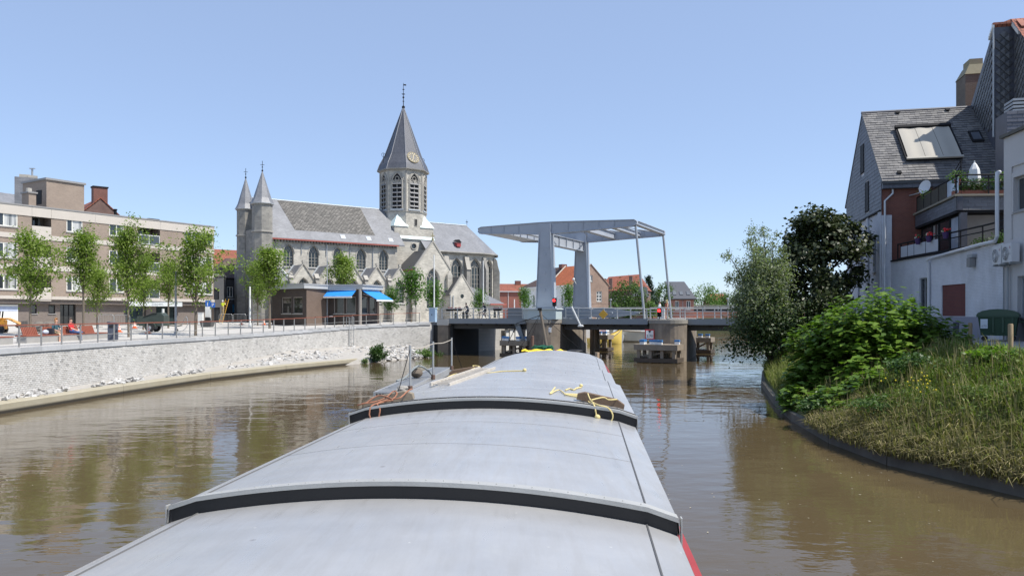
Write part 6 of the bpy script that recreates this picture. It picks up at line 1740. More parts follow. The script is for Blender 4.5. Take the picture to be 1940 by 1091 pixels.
holes = [(GD-5.45,GD-4.5,13.7,15.6),(GD-4.1,GD-3.1,10.95,12.9)]
clad_rows(GF_, gh_, GS, GR, gspan, 0, .24, .62, M_slo, M_sli, True, holes)
for o in holes:
    mb = MB(GF_); mb.box(o[0],o[1],-.05,-.02,o[2],o[3]); wq = mb.build('window_recess', M_black, gh_)
    mb = MB(GF_); mb.box(o[0]+.02,o[0]+.08,-.07,-.052,o[2],o[3]); mb.box(o[1]-.08,o[1]-.02,-.07,-.052,o[2],o[3]); mb.box(o[0]+.081,o[1]-.081,-.07,-.052,o[2],o[2]+.06); mb.build('frame', M_black, wq)
    mb = MB(GF_); mb.face((o[0]+.08,-.06,o[2]+.06),(o[1]-.08,-.06,o[2]+.06),(o[1]-.08,-.06,o[3]),(o[0]+.08,-.06,o[3])); mb.build('pane', plain('dull_dark_pane', (.02,.022,.026), .6, .1, 3, spec=.1), wq, recalc=False)
mb = MB(GF_); mb.box(-.05,GD+.06,-.14,-.03,GS-.10,GS-.01); mb.build('cladding_edge', M_black, gh_)
# front wall under the eaves: white pilaster strip, red brick behind
mb = MB(GA); mb.box(-.02,.55,-.12,.02,3,GS-.35); mb.build('white_pier', M_wb, gh_)
mb = MB(GA); mb.wall(.0,GRr,3.0,GE-.6,0.03,[(3.6,4.7,9.2,11.2,False)],.25); mb.build('front_wall', M_rbk, gh_, recalc=False)
window(gh_, GA, 3.6,4.7,9.2,11.2,.03, M_white, M_curtain, (.5,), .07, .1)
mb = MB(GA); mb.box(0,GRr,-.30,.0,GE-.62,GE-.05); mb.build('eaves_box', M_sli, gh_)
clad_rows(GA, gh_, GE-.6, GE-.06, lambda z: (0,GRr), -.30, .18, .55, M_slo, M_sli, False, (), 'eaves_slates')
# roof: battened slates laid course by course on the visible slope
mb = MB(GA); mb.xprism([(-.42,GE-.35),(GD/2,GR-.02),(GD+.4,GE-.35),(GD+.4,GE-.2),(GD/2,GR+.12),(-.42,GE-.2)], -.06, GRr+1.2); rf = mb.build('roof', MATS['new_dark_slate'], gh_)
st = MB(GA); rg = random.Random(12)
sl_len = math.hypot(GD/2+.42, GR-GE+.32); nu = Vector((0, (GD/2+.42)/sl_len, (GR-GE+.32)/sl_len)); nn_ = Vector((0, -nu.z, nu.y))
rows_n = 30; hh = sl_len/rows_n
for r_ in range(rows_n):
    a = -.06-(.16 if r_ % 2 else 0)
    while a < GRr+1.1:
        w = rg.uniform(.26,.40); x0 = max(-.06, a); x1 = min(GRr+1.15, a+w-.012); a += w
        if x1-x0 < .04: continue
        base = Vector((0,-.42,GE-.2)); lift = rg.uniform(.018,.042)
        p0 = base+nu*(r_*hh-.01); p1 = base+nu*((r_+1)*hh+.03)
        A = p0+nn_*(lift+.012); B = p1+nn_*.006; C = p0+nn_*.002
        st.add([(x0,A.y,A.z),(x1,A.y,A.z),(x1,B.y,B.z),(x0,B.y,B.z),(x0,C.y,C.z),(x1,C.y,C.z)], [(0,1,2,3),(4,5,1,0),(4,0,3),(1,5,2)])
st.build('roof_slates', M_sl, rf, kind='stuff', recalc=False)
mb = MB(GA); mb.tube([(-.08,GD/2,GR+.13),(GRr+1.1,GD/2,GR+.13)], .10, 6); mb.build('ridge', M_sli, rf)
def rp(a, f, lift): p = Vector((0,-.42,GE-.2))+nu*(f*sl_len)+nn_*lift; return (a, p.y, p.z)
def roof_panel(a0,a1,f0,f1,l0,l1,name,mat,parent,skew=0):
    mb = MB(GA); P = [rp(a0,f0,l0),rp(a1,f0,l0),rp(a1-skew,f1,l0),rp(a0-skew,f1,l0)]; Q = [rp(a0,f0,l1),rp(a1,f0,l1),rp(a1-skew,f1,l1),rp(a0-skew,f1,l1)]
    mb.add(P+Q, [(0,1,5,4),(1,2,6,5),(2,3,7,6),(3,0,4,7),(4,5,6,7)]); return mb.build(name, mat, parent)
# big roof window under a tensioned blind
fr_ = roof_panel(1.62,4.75,.25,.70,.03,.18,'roof_window_frame',M_black,rf)
aw = thing('roof_awning', 'large beige awning stretched over the roof window of the slate roof', 'awning', GA((3.2,1.5,15)))
M_bei = plain('beige_awning_cloth', (.40,.375,.325), .85, .06, 1.5)
for k in range(3):
    a0 = 1.68+k*1.0; mb = MB(GA); n_ = 8; grid = []
    for i in range(n_+1):
        f = .245+.43*i/n_; grid.append([rp(a0+.01+.98*j/6, f, .26+.035*math.sin(j*1.05)*(1-.4*i/n_)+.03*math.sin(i*.4)) for j in range(7)])
    mb.loft(grid, False, False, closed=False); mb.build('cloth_panel', M_bei, aw, smooth=True, recalc=False)
roof_panel(1.55,4.8,.68,.715,.12,.36,'cassette',M_black,aw); roof_panel(1.6,4.76,.235,.255,.22,.32,'front_bar',M_bei,aw)
for a in (1.56,4.72): roof_panel(a,a+.08,.26,.68,.16,.24,'guide_rail',M_black,aw)
roof_panel(5.7,6.35,.47,.62,.03,.14,'skylight',M_black,rf); roof_panel(5.79,6.26,.495,.595,.141,.15,'skylight_pane',glassmat('roof_pane',(.10,.11,.13),.06),rf)
for a, f in ((2.0,.97),(5.0,.97),(.9,.10)): roof_panel(a,a+.22,f-.02,f+.012,.05,.14,'vent_tile',M_black,rf)
mb = MB(GA); mb.tube([(.6,-.12,GE-.65),(.6,-.12,GE-.9),(.15,-.16,GE-1.35),(.15,-.16,7.3),(.1,-.3,7.0),(.1,-.3,3.2)], .06, 8); mb.build('rain_pipe', plain('grey_white_pipe', (.55,.57,.6), .5, .06, 2), gh_)
# chimney behind the ridge
mb = MB(GA); mb.box(6.55,7.75,6.0,7.8,15.5,20.2); ck = mb.build('chimney', brickmat('brown_chimney_brick', (.15,.12,.095), (.12,.10,.08), (.16,.14,.12), .22, .07, .012, .3, .9), gh_)
mb = MB(GA); mb.add([(6.5,5.95,20.2),(7.8,5.95,20.2),(7.8,7.85,20.2),(6.5,7.85,20.2),(6.85,6.2,20.9),(7.8,6.2,20.9),(7.8,7.6,20.9),(6.85,7.6,20.9)], [(0,1,5,4),(1,2,6,5),(2,3,7,6),(3,0,4,7),(4,5,6,7)]); mb.build('chimney_shoulder', plain('lichen_mortar', (.24,.22,.15), .9, .2, 3), ck)
mb = MB(GA); mb.box(6.9,7.7,6.3,7.5,20.9,21.3); mb.build('chimney_cap', MATS['lichen_mortar'], ck)
# satellite dish on the front
ds = thing('satellite_dish', 'white satellite dish on an arm at the eaves of the slate house', 'satellite dish', GA((2.1,-.6,11.9)))
mb = MB(GA); cx, cy, cz = 2.25,-.75,11.75
dirv = Vector((-.75,-.6,.25)).normalized(); ux_ = dirv.cross(Vector((0,0,1))).normalized(); uz_ = ux_.cross(dirv)
rings = []
for rr_, dd in ((.02,.0),(.22,.03),(.42,.11)):
    rings.append([tuple(Vector((cx,cy,cz))+ux_*rr_*math.cos(t)*.9+uz_*rr_*math.sin(t)+dirv*dd) for t in [2*math.pi*k/16 for k in range(16)]])
mb.loft(rings, True, False); mb.build('dish', plain('dish_white', (.58,.60,.63), .4, .03, 2), ds, smooth=True, recalc=False)
mb = MB(GA); mb.tube([(1.55,.0,11.4),(1.9,-.5,11.45),(cx,cy,cz-.1)], .035, 6); mb.tube([(cx,cy,cz-.3),tuple(Vector((cx,cy,cz-.3))+dirv*.7)], .02, 5); mb.build('arm', M_greysteel, ds)
# ================================================================ tall neighbour hung with diamond slates
TH = thing('tall_slate_house', 'tall narrow house hung with diamond slates and a red tiled roof behind the slate house', 'house', (30,48,3.2))
TF_ = Frame(29.3, 46.5, -.22, -.975)      # left face: a towards us is positive; origin at the front corner
# left face runs from a=-8 (back) to 0 (front); outside on -b ... Frame.v = (.975,-.22) is inward
topz = 21.75
M_dia = islandmat('diamond_slate', [(0,(.085,.088,.095)),(1,(.135,.137,.14))], .45, 'object', .3, .3)
mb = MB(TF_); mb.face((-8,0,3),(0,0,3),(0,0,topz),(-4.6,0,17.3),(-8,0,13.8)); mb.face((0,0,3),(0,1.05,3),(0,1.05,topz),(0,0,topz)); mb.face((0,1.05,3),(4.6,1.05,3),(4.6,1.05,17.6),(.0,1.05,topz+.3))
mb.face((4.6,1.05,3),(4.6,8,3),(4.6,8,17.6),(4.6,1.05,17.6)); mb.face((-8,0,3),(-8,9,3),(-8,9,13.8),(-8,0,13.8))
mb.build('wall', M_sli, TH, recalc=False)
mb = MB(TF_); mb.face((.12,.03,topz+.02),(.12,9,topz+.02),(-4.65,9,17.2),(-4.65,.03,17.2)); mb.face((-4.65,.03,17.2),(-4.65,9,17.2),(-8.2,9,13.7),(-8.2,.03,13.7)); mb.face((0,.9,topz+.35),(0,9,topz+.35),(4.8,9,17.5),(4.8,.9,17.5)); mb.face((.12,.03,topz+.02),(0,.9,topz+.35),(0,9,topz+.35),(.12,9,topz+.02))
mb.build('roof', M_redtile, TH, recalc=False)
st = MB(TF_)
for k in range(22):
    mb = MB(TF_); b_ = -.1+k*.36; mb.box(-.10,.16,b_,b_+.34,topz+.03,topz+.16 if k < 3 else topz+.16); mb.build('roof_tile', islandmat('red_tile_single', [(0,(.28,.09,.055)),(1,(.38,.13,.075))], .7, 'object', .2), TH)
for k in range(9):
    for r_ in range(2):
        mb = MB(TF_); b_ = 1.1+k*.36; a_ = .25+r_*.36; z_ = topz+.33-(a_)*.87
        mb.add([(a_,b_,z_+.03),(a_+.38,b_,z_-.30),(a_+.38,b_+.34,z_-.30),(a_,b_+.34,z_+.03),(a_,b_,z_+.10),(a_+.38,b_,z_-.23),(a_+.38,b_+.34,z_-.23),(a_,b_+.34,z_+.10)], [(3,2,1,0),(4,5,6,7),(0,1,5,4),(1,2,6,5),(2,3,7,6),(3,0,4,7)]); mb.build('roof_tile', MATS['red_tile_single'], TH)
def barge_board(p, q, wd, nm):
    mb = MB(TF_); P, Q = Vector(p), Vector(q)
    mb.add([(P.x,P.y-.06,P.z-wd),(P.x,P.y+.06,P.z-wd),(Q.x,Q.y+.06,Q.z-wd),(Q.x,Q.y-.06,Q.z-wd),(P.x,P.y-.06,P.z+.06),(P.x,P.y+.06,P.z+.06),(Q.x,Q.y+.06,Q.z+.06),(Q.x,Q.y-.06,Q.z+.06)], [(3,2,1,0),(4,5,6,7),(0,1,5,4),(1,2,6,5),(2,3,7,6),(3,0,4,7)]); mb.build(nm, M_white, TH)
barge_board((.14,-.1,topz),(-.5,-.1,topz-.55),.14,'barge_board')
barge_board((.0,.95,topz+.2),(1.0,.95,topz-.72),.22,'barge_board')
mb = MB(TF_); mb.tube([(.07,-.07,topz-.1),(.07,-.07,15.0)], .05, 6); mb.build('corner_flashing', M_lead, TH)
# diamond slates one by one: square slates standing on a corner, lower tip kicked out
dia_n = 0
def diamonds(place, inside, amax, zmin, zmax, amin, side=.36):
    global dia_n
    hd = side*.707; row = 0; z = zmin
    while z < zmax:
        a = amin + (hd if row % 2 else 0)
        while a < amax:
            if all(inside(a+dx, z+dz) for dx, dz in ((-hd*.9,0),(hd*.9,0),(0,hd*.9),(0,-hd*.9))):
                mb = MB(TF_); g = hd-.012
                V = [place(a,z-g,.075),place(a+g,z,.04),place(a,z+g,.012),place(a-g,z,.04),place(a,z,.085)]
                W = [place(a,z-g,.0),place(a+g,z,.0),place(a-g,z,.0)]
                mb.add(V+W, [(0,1,4),(1,2,4),(2,3,4),(3,0,4),(5,6,1,0),(7,5,0,3)])
                mb.build('slate', M_dia, TH, recalc=False); dia_n += 1
            a += 2*hd
        z += hd; row += 1
diamonds(lambda a, z, o: (a,-o,z), lambda a, z: -5.0 < a < -.05 and z < topz+a*.97-.05 and z > 15.2+(-a)*.35, 0, 15.5, topz, -5.2)
diamonds(lambda a, z, o: (o,a,z), lambda a, z: .02 < a < 1.03 and z < topz-.05, 1.1, 14.6, topz, .02)
diamonds(lambda a, z, o: (a,1.05-o,z), lambda a, z: .12 < a < 3.4 and z < topz+.1-a*.9 and z > 15.4, 3.5, 15.5, topz, .1)
# slate clad chimney box with louvres in front of it
LV = thing('louvred_chimney', 'dark slate clad chimney box with a louvred top at the right edge', 'chimney', (27.6,40,10))
lf = Frame(X(1907,40.5), 40.5, .97, -.22)
mb = MB(lf); mb.box(0,2.2,0,1.5,8.0,Z(212,40.5)); mb.build('box_body', M_sli, LV)
clad_rows(lf, LV, 12.8, Z(212,40.5), lambda z: (0,2.2), 0, .2, .5, M_slo, M_sli, False)
for k in range(4):
    zz = Z(212,40.5)+.02+k*.19; mb = MB(lf); mb.box(.35,1.7,.1,1.3,zz,zz+.12); mb.build('louvre', M_greysteel, LV)
mb = MB(lf); mb.box(.42,1.6,.2,1.2,Z(212,40.5)-.1,Z(212,40.5)+.72); mb.build('core', M_black, LV)
# ================================================================ low white annexe with terraces
AN = Frame(22.9, 46.2, -.085, -1.0)      # along the canal front towards us, outside on -b... v = (1,-.085) inward
TZ = 7.4
anx = thing('white_annexe', 'long low white painted brick annexe with grey plinth and a bricked up red opening', 'building', (22.4,40,3.1))
La = 10.25
rd0, rd1 = AN.a_at(1784), AN.a_at(1829)
dr0, dr1 = AN.a_at(1741), AN.a_at(1758)
ops = [(dr0,dr1,4.35,6.25,False),(rd0,rd1,4.15,5.75,False)]
mb = MB(AN); mb.wall(0,La,2.9,TZ,0,ops,.18)
mb.build('wall', M_wb, anx, recalc=False)
F2_ = Frame(AN((La,0,0))[0], AN((La,0,0))[1], -.30, -2.1)
mb = MB(F2_); mb.wall(0,2.2,2.9,TZ,0,(),.2); mb.build('wall', M_wb, anx, recalc=False)
mb = MB(); p0, p1, p2 = AN((-.2,0,0)), AN((La,0,0)), F2_((2.2,0,0))
mb.prism([(p0[0]+.02,p0[1]),(p1[0]+.02,p1[1]),(p2[0]+.02,p2[1]),(p2[0]+8,p2[1]),(p0[0]+8,p0[1]+.3)], TZ-.3, TZ-.02); mb.build('flat_roof', M_cap, anx)
mb = MB(AN); mb.box(rd0+.003,rd1-.003,.05,.15,4.153,5.747); mb.build('bricked_opening', brickmat('dark_red_infill_brick', (.17,.05,.045), (.14,.042,.04), (.10,.05,.045), .22, .07, .012, .15, .9), anx)
window(anx, AN, dr0,dr1,4.35,6.25,0, M_greysteel, M_glass, (.5,), .06, .08)
mb = MB(AN); mb.box(rd0-1.4,La+.012,-.018,-.003,2.9,4.12); mb.build('plinth', plain('lavender_grey_plinth', (.24,.245,.30), .8, .1, 1), anx)
mb = MB(AN); mb.box(AN.a_at(1807),AN.a_at(1818),-.03,-.019,3.15,3.85); mb.build('vent_grille', plain('dark_blue_grille', (.05,.05,.09), .5, .1, 3), anx)
mb = MB(AN); mb.box(.1,La,-.10,.06,TZ,TZ+.10); mb.build('parapet_cap', M_black, anx)
M_pipe = MATS['grey_white_pipe']
a_ = AN.a_at(1764)
mb = MB(AN); mb.tube([(a_-.05,-.12,3.2),(a_-.05,-.12,TZ-.45),(a_,-.2,TZ-.25),(a_+.3,-.16,TZ-.16),(La-1.2,-.16,TZ+.02)], .07, 8)
q = F2_((2.05,-.14,TZ+.05)); qa = F2_((1.9,-.14,0))
mb.build('rain_pipe', M_pipe, anx, smooth=True)
mb = MB(F2_); mb.tube([(-1.3,-.17,TZ+.02),(.2,-.16,TZ+.08),(1.75,-.16,TZ+.10),(1.95,-.16,TZ+.3),(1.95,-.16,10.35),(1.85,-.1,10.55),(1.6,.1,10.62)], .085, 8); mb.build('rain_pipe', M_pipe, anx, smooth=True)
mb = MB(AN); aa = AN.a_at(1847); mb.box(aa-.25,aa+.2,-.25,-.01,6.95,7.1); fl2 = mb.build('floodlight', M_greysteel, anx); mb = MB(AN); mb.box(aa-.18,aa+.12,-.30,-.06,6.5,6.93); mb.build('lamp_body', plain('dull_grey_plastic', (.22,.22,.22), .6, .1, 3), fl2)
# first terrace railing along the front
tr = thing('terrace_railing', 'dark terrace railing with pale glass panels on top of the white annexe', 'railing', (22.4,41,7.5))
r0, r1 = AN.a_at(1697), La
mb = MB(AN); mb.tube([(r0,.12,TZ+1.0),(r1,.12,TZ+1.0)], .045, 6); mb.build('handrail', M_black, tr)
mb = MB(F2_); mb.tube([(0,.12,TZ+1.0),(2.1,.12,TZ+1.0)], .045, 6); mb.tube([(0,.12,TZ+.72),(2.1,.12,TZ+.72)], .03, 6); mb.build('handrail', M_black, tr)
mb = MB(AN); mb.tube([(AN.a_at(1775),.12,TZ+.72),(r1,.12,TZ+.72)], .03, 6); mb.tube([(r0,.12,TZ+.16),(r1,.12,TZ+.16)], .03, 6); mb.build('mid_rail', M_black, tr)
edges = [r0, AN.a_at(1703), AN.a_at(1716), AN.a_at(1728), AN.a_at(1750), AN.a_at(1774)]
for i in range(1, 5):
    mb = MB(AN); mb.box(edges[i]+.02,edges[i+1]-.02,.10,.125,TZ+.2,TZ+.82); mb.build('panel', plain('frosted_panel', (.48,.51,.57), .3, .04, 1), tr)
for a in edges+[AN.a_at(1795),AN.a_at(1815),La-.05]:
    mb = MB(AN); mb.box(a-.025,a+.025,.095,.145,TZ+.1,TZ+1.0); mb.build('post', M_black, tr)
# upper storey volume
UV0 = (24.2,46.0); UV1 = (22.35,38.5)
UF = Frame(UV0[0], UV0[1], UV1[0]-UV0[0], UV1[1]-UV0[1]); UL = math.hypot(UV1[0]-UV0[0], UV1[1]-UV0[1])
UG = Frame(UV1[0], UV1[1], 1.0, -.06)
z0_, z1_ = 9.48, 10.18
up = thing('upper_storey', 'set back glazed upper storey with slate band carrying the roof terrace', 'building', (23.5,42,7.4))
mb = MB(UF); mb.box(0,UL,.06,.3,z0_,z1_); mb.build('band_core', M_sli, up)
mb = MB(UG); mb.box(.04,3.2,.06,.3,z0_,z1_); mb.build('band_core', M_sli, up)
clad_rows(UF, up, z0_, z1_-.02, lambda z: (0,UL+.03), .06, .175, .8, M_slo, M_sli, True)
clad_rows(UG, up, z0_, z1_-.02, lambda z: (0,3.2), .06, .175, .62, islandmat('painted_lit_slate', [(0,(.13,.135,.15)),(1,(.19,.195,.21))], .5, 'object', .2), M_sli, True)  # front band slates painted lighter, sunlight put into the colour
mb = MB(); pts_ = [UF((0,-.10,0)), UF((UL,-.10,0)), UG((0,-.1,0)), UG((3.3,-.1,0)), (27,40), (26.5,47)]
mb.prism([pts_[0][:2], UF((UL+.1,-.10,0))[:2], UG((3.3,-.12,0))[:2], (27,40), (26.8,47)], z1_, z1_+.10); mb.build('terrace_slab', plain('lichen_slab', (.22,.20,.16), .9, .2, 2), up)
mb = MB(); mb.prism([UF((0,.04,0))[:2], UF((UL-.04,.04,0))[:2], UG((3.2,.1,0))[:2], (27,40), (26.8,47)], z0_-.12, z0_-.004); mb.build('soffit', M_black, up)
gz0 = TZ+.02
for i, (s0, s1, mg) in enumerate(((.2,2.4,M_glass),(2.45,3.6,M_curtain),(3.65,5.6,M_glass),(5.65,7.4,glassmat('bright_glass', (.30,.34,.42), .05)))):
    window(up, UF, s0, s1, gz0, z0_-.14, .25, M_black, mg, (), .07, .05)
mb = MB(UF); mb.box(UL-.3,UL+.0,.2,.5,TZ,z0_-.13); mb.build('corner_post', M_sli, up)
window(up, UG, .35, 2.2, gz0, z0_-.14, .4, M_black, glassmat('beige_blind_glass', (.24,.215,.19), .3), (), .06, .05)
mb = MB(UG); mb.box(2.25,4.2,.35,.5,TZ,z0_-.13); mb.build('dark_wall', M_black, up)
# flower pots hung on the railing
M_pot = plain('purple_pot', (.045,.02,.10), .5, .1, 3); M_redf = plain('red_petals', (.62,.03,.04), .6, .2, 12); M_wf = plain('cream_petals', (.6,.58,.45), .7, .2, 12); M_lf = plain('flower_leaves', (.08,.13,.04), .6, .3, 9)
for px_, lb in ((1741,'purple pot of small pale flowers hung on the railing, leftmost of the three'),(1762,'purple pot of red and white flowers in the middle of the terrace railing'),(1794,'purple pot of red and white flowers hung nearest the glazed corner')):
    a = AN.a_at(px_); p = AN((a,-.06,TZ+1.0))
    f = thing('flower_pot', lb, 'flower pot', (p[0],p[1],TZ+.75))
    mb = MB(); mb.lathe([(.10,TZ+.72),(.17,TZ+1.02),(.18,TZ+1.05)], p[:2], 10); mb.build('pot', M_pot, f)
    rg = random.Random(px_)
    for nm, mt, cnt_, off in (('leaves',M_lf,14,0),('white_flowers',M_wf,8,.09),('red_flowers',M_redf,14 if px_ > 1750 else 3,-.09)):
        mb = MB()
        for k in range(cnt_): mb.ball((p[0]+rg.gauss(0,.07), p[1]+off+rg.gauss(0,.06), TZ+1.12+rg.uniform(-.04,.10)), rg.uniform(.035,.06), 6, 4)
        mb.build(nm, mt, f)
# upper terrace: screens, rails
ut = thing('roof_terrace_railing', 'dark mesh railing round the upper roof terrace with one glass panel at its corner', 'railing', (23.2,42,10.3))
zt = z1_+.1
mb = MB(UF); mb.tube([(.1,.1,zt+.95),(UL,.1,zt+.95)], .04, 6); mb.build('handrail', M_black, ut)
mb = MB(UG); mb.tube([(0,.1,zt+.98),(3.2,.1,zt+.98)], .045, 6); mb.tube([(0,.1,zt+.62),(3.2,.1,zt+.62)], .03, 6); mb.build('handrail', M_black, ut)
M_mesh = plain('dark_mesh', (.055,.05,.04), .9, .5, 6)
for k in range(4):
    mb = MB(UF); mb.box(.15+k*1.4,.15+k*1.4+1.34,.10,.13,zt+.08,zt+.88); mb.build('mesh_panel', M_mesh, ut)
mb = MB(UF); mb.box(5.85,UL-.06,.09,.12,zt+.08,zt+.88); mb.build('glass_panel', plain('pale_glass_panel', (.40,.46,.55), .12, .05, 1), ut)
for k in range(6):
    a = .1+k*1.45; mb = MB(UF); mb.box(min(a,UL-.03)-.025,min(a,UL-.03)+.025,.08,.13,zt,zt+.95); mb.build('post', M_black, ut)
for a in (.02,1.6,3.15):
    mb = MB(UG); mb.box(a,a+.05,.08,.13,zt,zt+.98); mb.build('post', M_black, ut)
stair = thing('stair_rail', 'thin black stair rail rising behind the corner of the roof terrace', 'railing', (22.9,39,11))
mb = MB(UF)
for h in (0,.25,.5): mb.tube([(UL-1.6,.3,zt+.75+h),(UL-.3,.3,zt+1.25+h),(UL-.25,.3,zt+1.25+h)], .022, 5)
mb.tube([(UL-.3,.3,zt),(UL-.3,.3,zt+1.75)], .03, 5); mb.build('rails', M_black, stair)
pc = UG((1.25,.7,0))
pr = thing('folded_parasol', 'folded white parasol standing on the roof terrace', 'parasol', (pc[0],pc[1],zt))
mb = MB(); rings = []
for z, r in ((zt+.55,.26),(zt+.9,.25),(zt+1.35,.20),(zt+1.6,.10),(zt+1.72,.02)):
    rings.append([(pc[0]+r*(1+.16*(k % 2))*math.cos(6.283*k/12), pc[1]+r*(1+.16*(k % 2))*math.sin(6.283*k/12), z) for k in range(12)])
mb.loft(rings); mb.build('canopy', plain('parasol_white', (.66,.66,.64), .8, .04, 2), pr)
mb = MB(); mb.tube([(pc[0],pc[1],zt),(pc[0],pc[1],zt+1.8)], .03, 6); mb.build('pole', M_white, pr)
# low pitched roof piece between the terrace and the render house
rs = thing('lean_to_roof', 'small slate lean-to roof with a pale metal edge behind the roof terrace', 'roof', (25,40,11.5))
lf2 = Frame(X(1862,42), 42.0, 1.0, -.5)
mb = MB(lf2); mb.add([(0,0,zt+1.0),(2.2,0,zt+2.25),(2.2,2,zt+2.45),(0,2,zt+1.2),(0,0,zt+.1),(2.2,0,zt+.1)], [(0,1,2,3),(4,5,1,0)]); mb.build('slope', M_sli, rs)
mb = MB(lf2); mb.tube([(-.05,-.04,zt+.98),(2.2,-.04,zt+2.28)], .05, 6); mb.build('edge', M_lead, rs)
# ================================================================ grey rendered house at the right edge
RF = Frame(21.75, 33.85, -.11, -1.0)
rn = thing('grey_render_house', 'plain grey rendered house wall with dark framed windows at the right edge', 'house', (22.5,30,3.1))
M_ren = plain('grey_render', (.46,.455,.46), .9, .10, .7, bump=.3, bscale=20)
RZ = 12.0
u0 = RF.a_at(1922); l0_ = RF.a_at(1930)
ops = [(u0,u0+1.6,8.65,10.1,False),(l0_,l0_+1.5,4.1,5.85,False),(u0+3,u0+4.6,8.65,10.1,False)]
mb = MB(RF); mb.wall(0,10,2.9,RZ,0,ops,.3); mb.face((0,0,2.9),(0,8,2.9),(0,8,RZ),(0,0,RZ)); mb.face((10,0,2.9),(10,8,2.9),(10,8,RZ),(10,0,RZ)); mb.build('wall', M_ren, rn, recalc=False)
for o in ops:
    window(rn, RF, *o[:4], 0, M_greysteel, M_glass, (.5,), .08, .14, M_cap)
    mb = MB(RF);
    mb.box(o[0]-.22,o[0]-.004,-.05,-.004,o[2]-.1,o[3]+.22); mb.box(o[1]+.004,o[1]+.2,-.05,-.004,o[2]-.1,o[3]+.22); mb.box(o[0]-.002,o[1]+.002,-.05,-.004,o[3]+.01,o[3]+.22); mb.build('surround', M_ren, rn)
mb = MB(RF); mb.box(-.12,10.1,-.14,8.1,RZ,RZ+.14); mb.build('roof_edge', plain('mossy_edge', (.10,.10,.09), .9, .3, 3), rn)
mb = MB(RF); mb.box(.62,10,-.06,-.004,10.6,10.72); mb.box(.62,.74,-.06,-.005,7.5,10.599); mb.build('wall_band', M_ren, rn)
mb = MB(RF); mb.tube([(.55,-.12,2.95),(.55,-.12,6.3)], .05, 6); mb.tube([(.18,-.1,2.95),(.18,-.1,6.3)], .025, 5); mb.build('wall_pipe', M_greysteel, rn)
mb = MB(RF); mb.box(.9,10,-.05,-.004,2.9,4.0); mb.build('plinth', plain('dark_grey_plinth', (.16,.165,.18), .8, .1, 1), rn)
# air conditioners
M_ac = plain('air_conditioner_white', (.55,.56,.58), .45, .04, 2)
for k, (a, lb) in enumerate(((-.02,'white outdoor air conditioner at the corner, left of the pair'),(.82,'white outdoor air conditioner at the photo edge, right of the pair'))):
    ac = thing('air_conditioner', lb, 'air conditioner', RF((a+.4,-.25,6.5)))
    z0 = 6.42+.04*k
    mb = MB(RF); mb.box(a,a+.76,-.48,-.16,z0,z0+.80); mb.build('case', M_ac, ac)
    mb = MB(RF); cx = a+.28; cz = z0+.38
    mb.loft([[(cx+.235*math.cos(t),-.48-d,cz+.30*math.sin(t)) for t in [2*math.pi*j/18 for j in range(18)]] for d in (.002,.012)]); g = mb.build('fan_opening', plain('fan_dark', (.07,.07,.075), .6, .1, 3), ac)
    mb = MB(RF)
    for r in (.10,.17,.235): mb.tube([(cx+r*math.cos(t),-.50,cz+r*1.25*math.sin(t)) for t in [2*math.pi*j/18 for j in range(18)]], .012, 4, closed=True)
    for t in range(8): mb.tube([(cx,-.50,cz),(cx+.235*math.cos(t*.785),-.50,cz+.30*math.sin(t*.785))], .007, 4)
    mb.loft([[(cx+.06*math.cos(t),-.505-d,cz+.07*math.sin(t)) for t in [2*math.pi*j/10 for j in range(10)]] for d in (0,.01)]); mb.build('fan_grille', M_ac, g)
    text('lettering', 'LG', .14, M_greysteel, upright(RF((a+.60,-.485,z0+.36)), -RF.v[0], -RF.v[1]), ac)
    mb = MB(RF); mb.loft([[(a+.63+.05*math.cos(t),-.482-d,z0+.62+.06*math.sin(t)) for t in [2*math.pi*j/10 for j in range(10)]] for d in (0,.006)]); mb.build('badge', plain('pinkish_badge', (.40,.30,.33), .5, .05, 4), ac)
    mb = MB(RF); mb.box(a+.1,a+.16,-.5,-.02,z0-.08,z0-.005); mb.box(a+.58,a+.64,-.5,-.02,z0-.08,z0-.005); mb.build('bracket', M_greysteel, ac)
# waste container
Yb = 34.6
bn = thing('waste_container', 'large dark green four wheeled waste container with domed lid against the white wall', 'waste container', (20.6,32.4,3.12))
M_bin = plain('dark_green_plastic', (.022,.065,.035), .45, .1, 2); M_binl = plain('dark_green_lid', (.028,.07,.04), .4, .1, 2)
bf = Frame(X(1853,32.6), 32.6, .8, -.6, 3.12)
L = 1.42
mb = MB(bf); mb.loft([[(.10,.0,.22),(L-.10,.0,.22),(L-.10,.75,.22),(.10,.75,.22)],[(0,-.10,1.0),(L,-.10,1.0),(L,.92,1.0),(0,.92,1.0)]]); mb.build('bin_body', M_bin, bn)
mb = MB(bf); mb.box(-.05,L+.05,-.16,.97,1.0,1.07); mb.build('bin_rim', M_bin, bn)
rings = []
for k in range(9):
    t = math.pi*k/8; xx = L/2-(L/2+.06)*math.cos(t); zz = 1.07+.27*math.sin(t); rings.append([(xx,-.17,zz),(xx,.98,zz)])
mb = MB(bf); P0 = [r[0] for r in rings]; P1 = [r[1] for r in rings]; mb._ext(P0, P1); mb.build('bin_lid', M_binl, bn, smooth=True)
for k in range(4):
    mb = MB(bf); a = .18+k*.34; mb.box(a,a+.06,-.14 if k else -.13,-.02,.35,1.0) if k not in (0,) else mb.box(a+.7,a+.76,-.13,-.02,.35,1.0); mb.build('rib', M_bin, bn)
mb = MB(bf); mb.tube([(L+.02,.2,.8),(L+.16,.25,.8),(L+.16,.6,.8),(L+.02,.65,.8)], .03, 6); mb.build('handle', M_bin, bn)
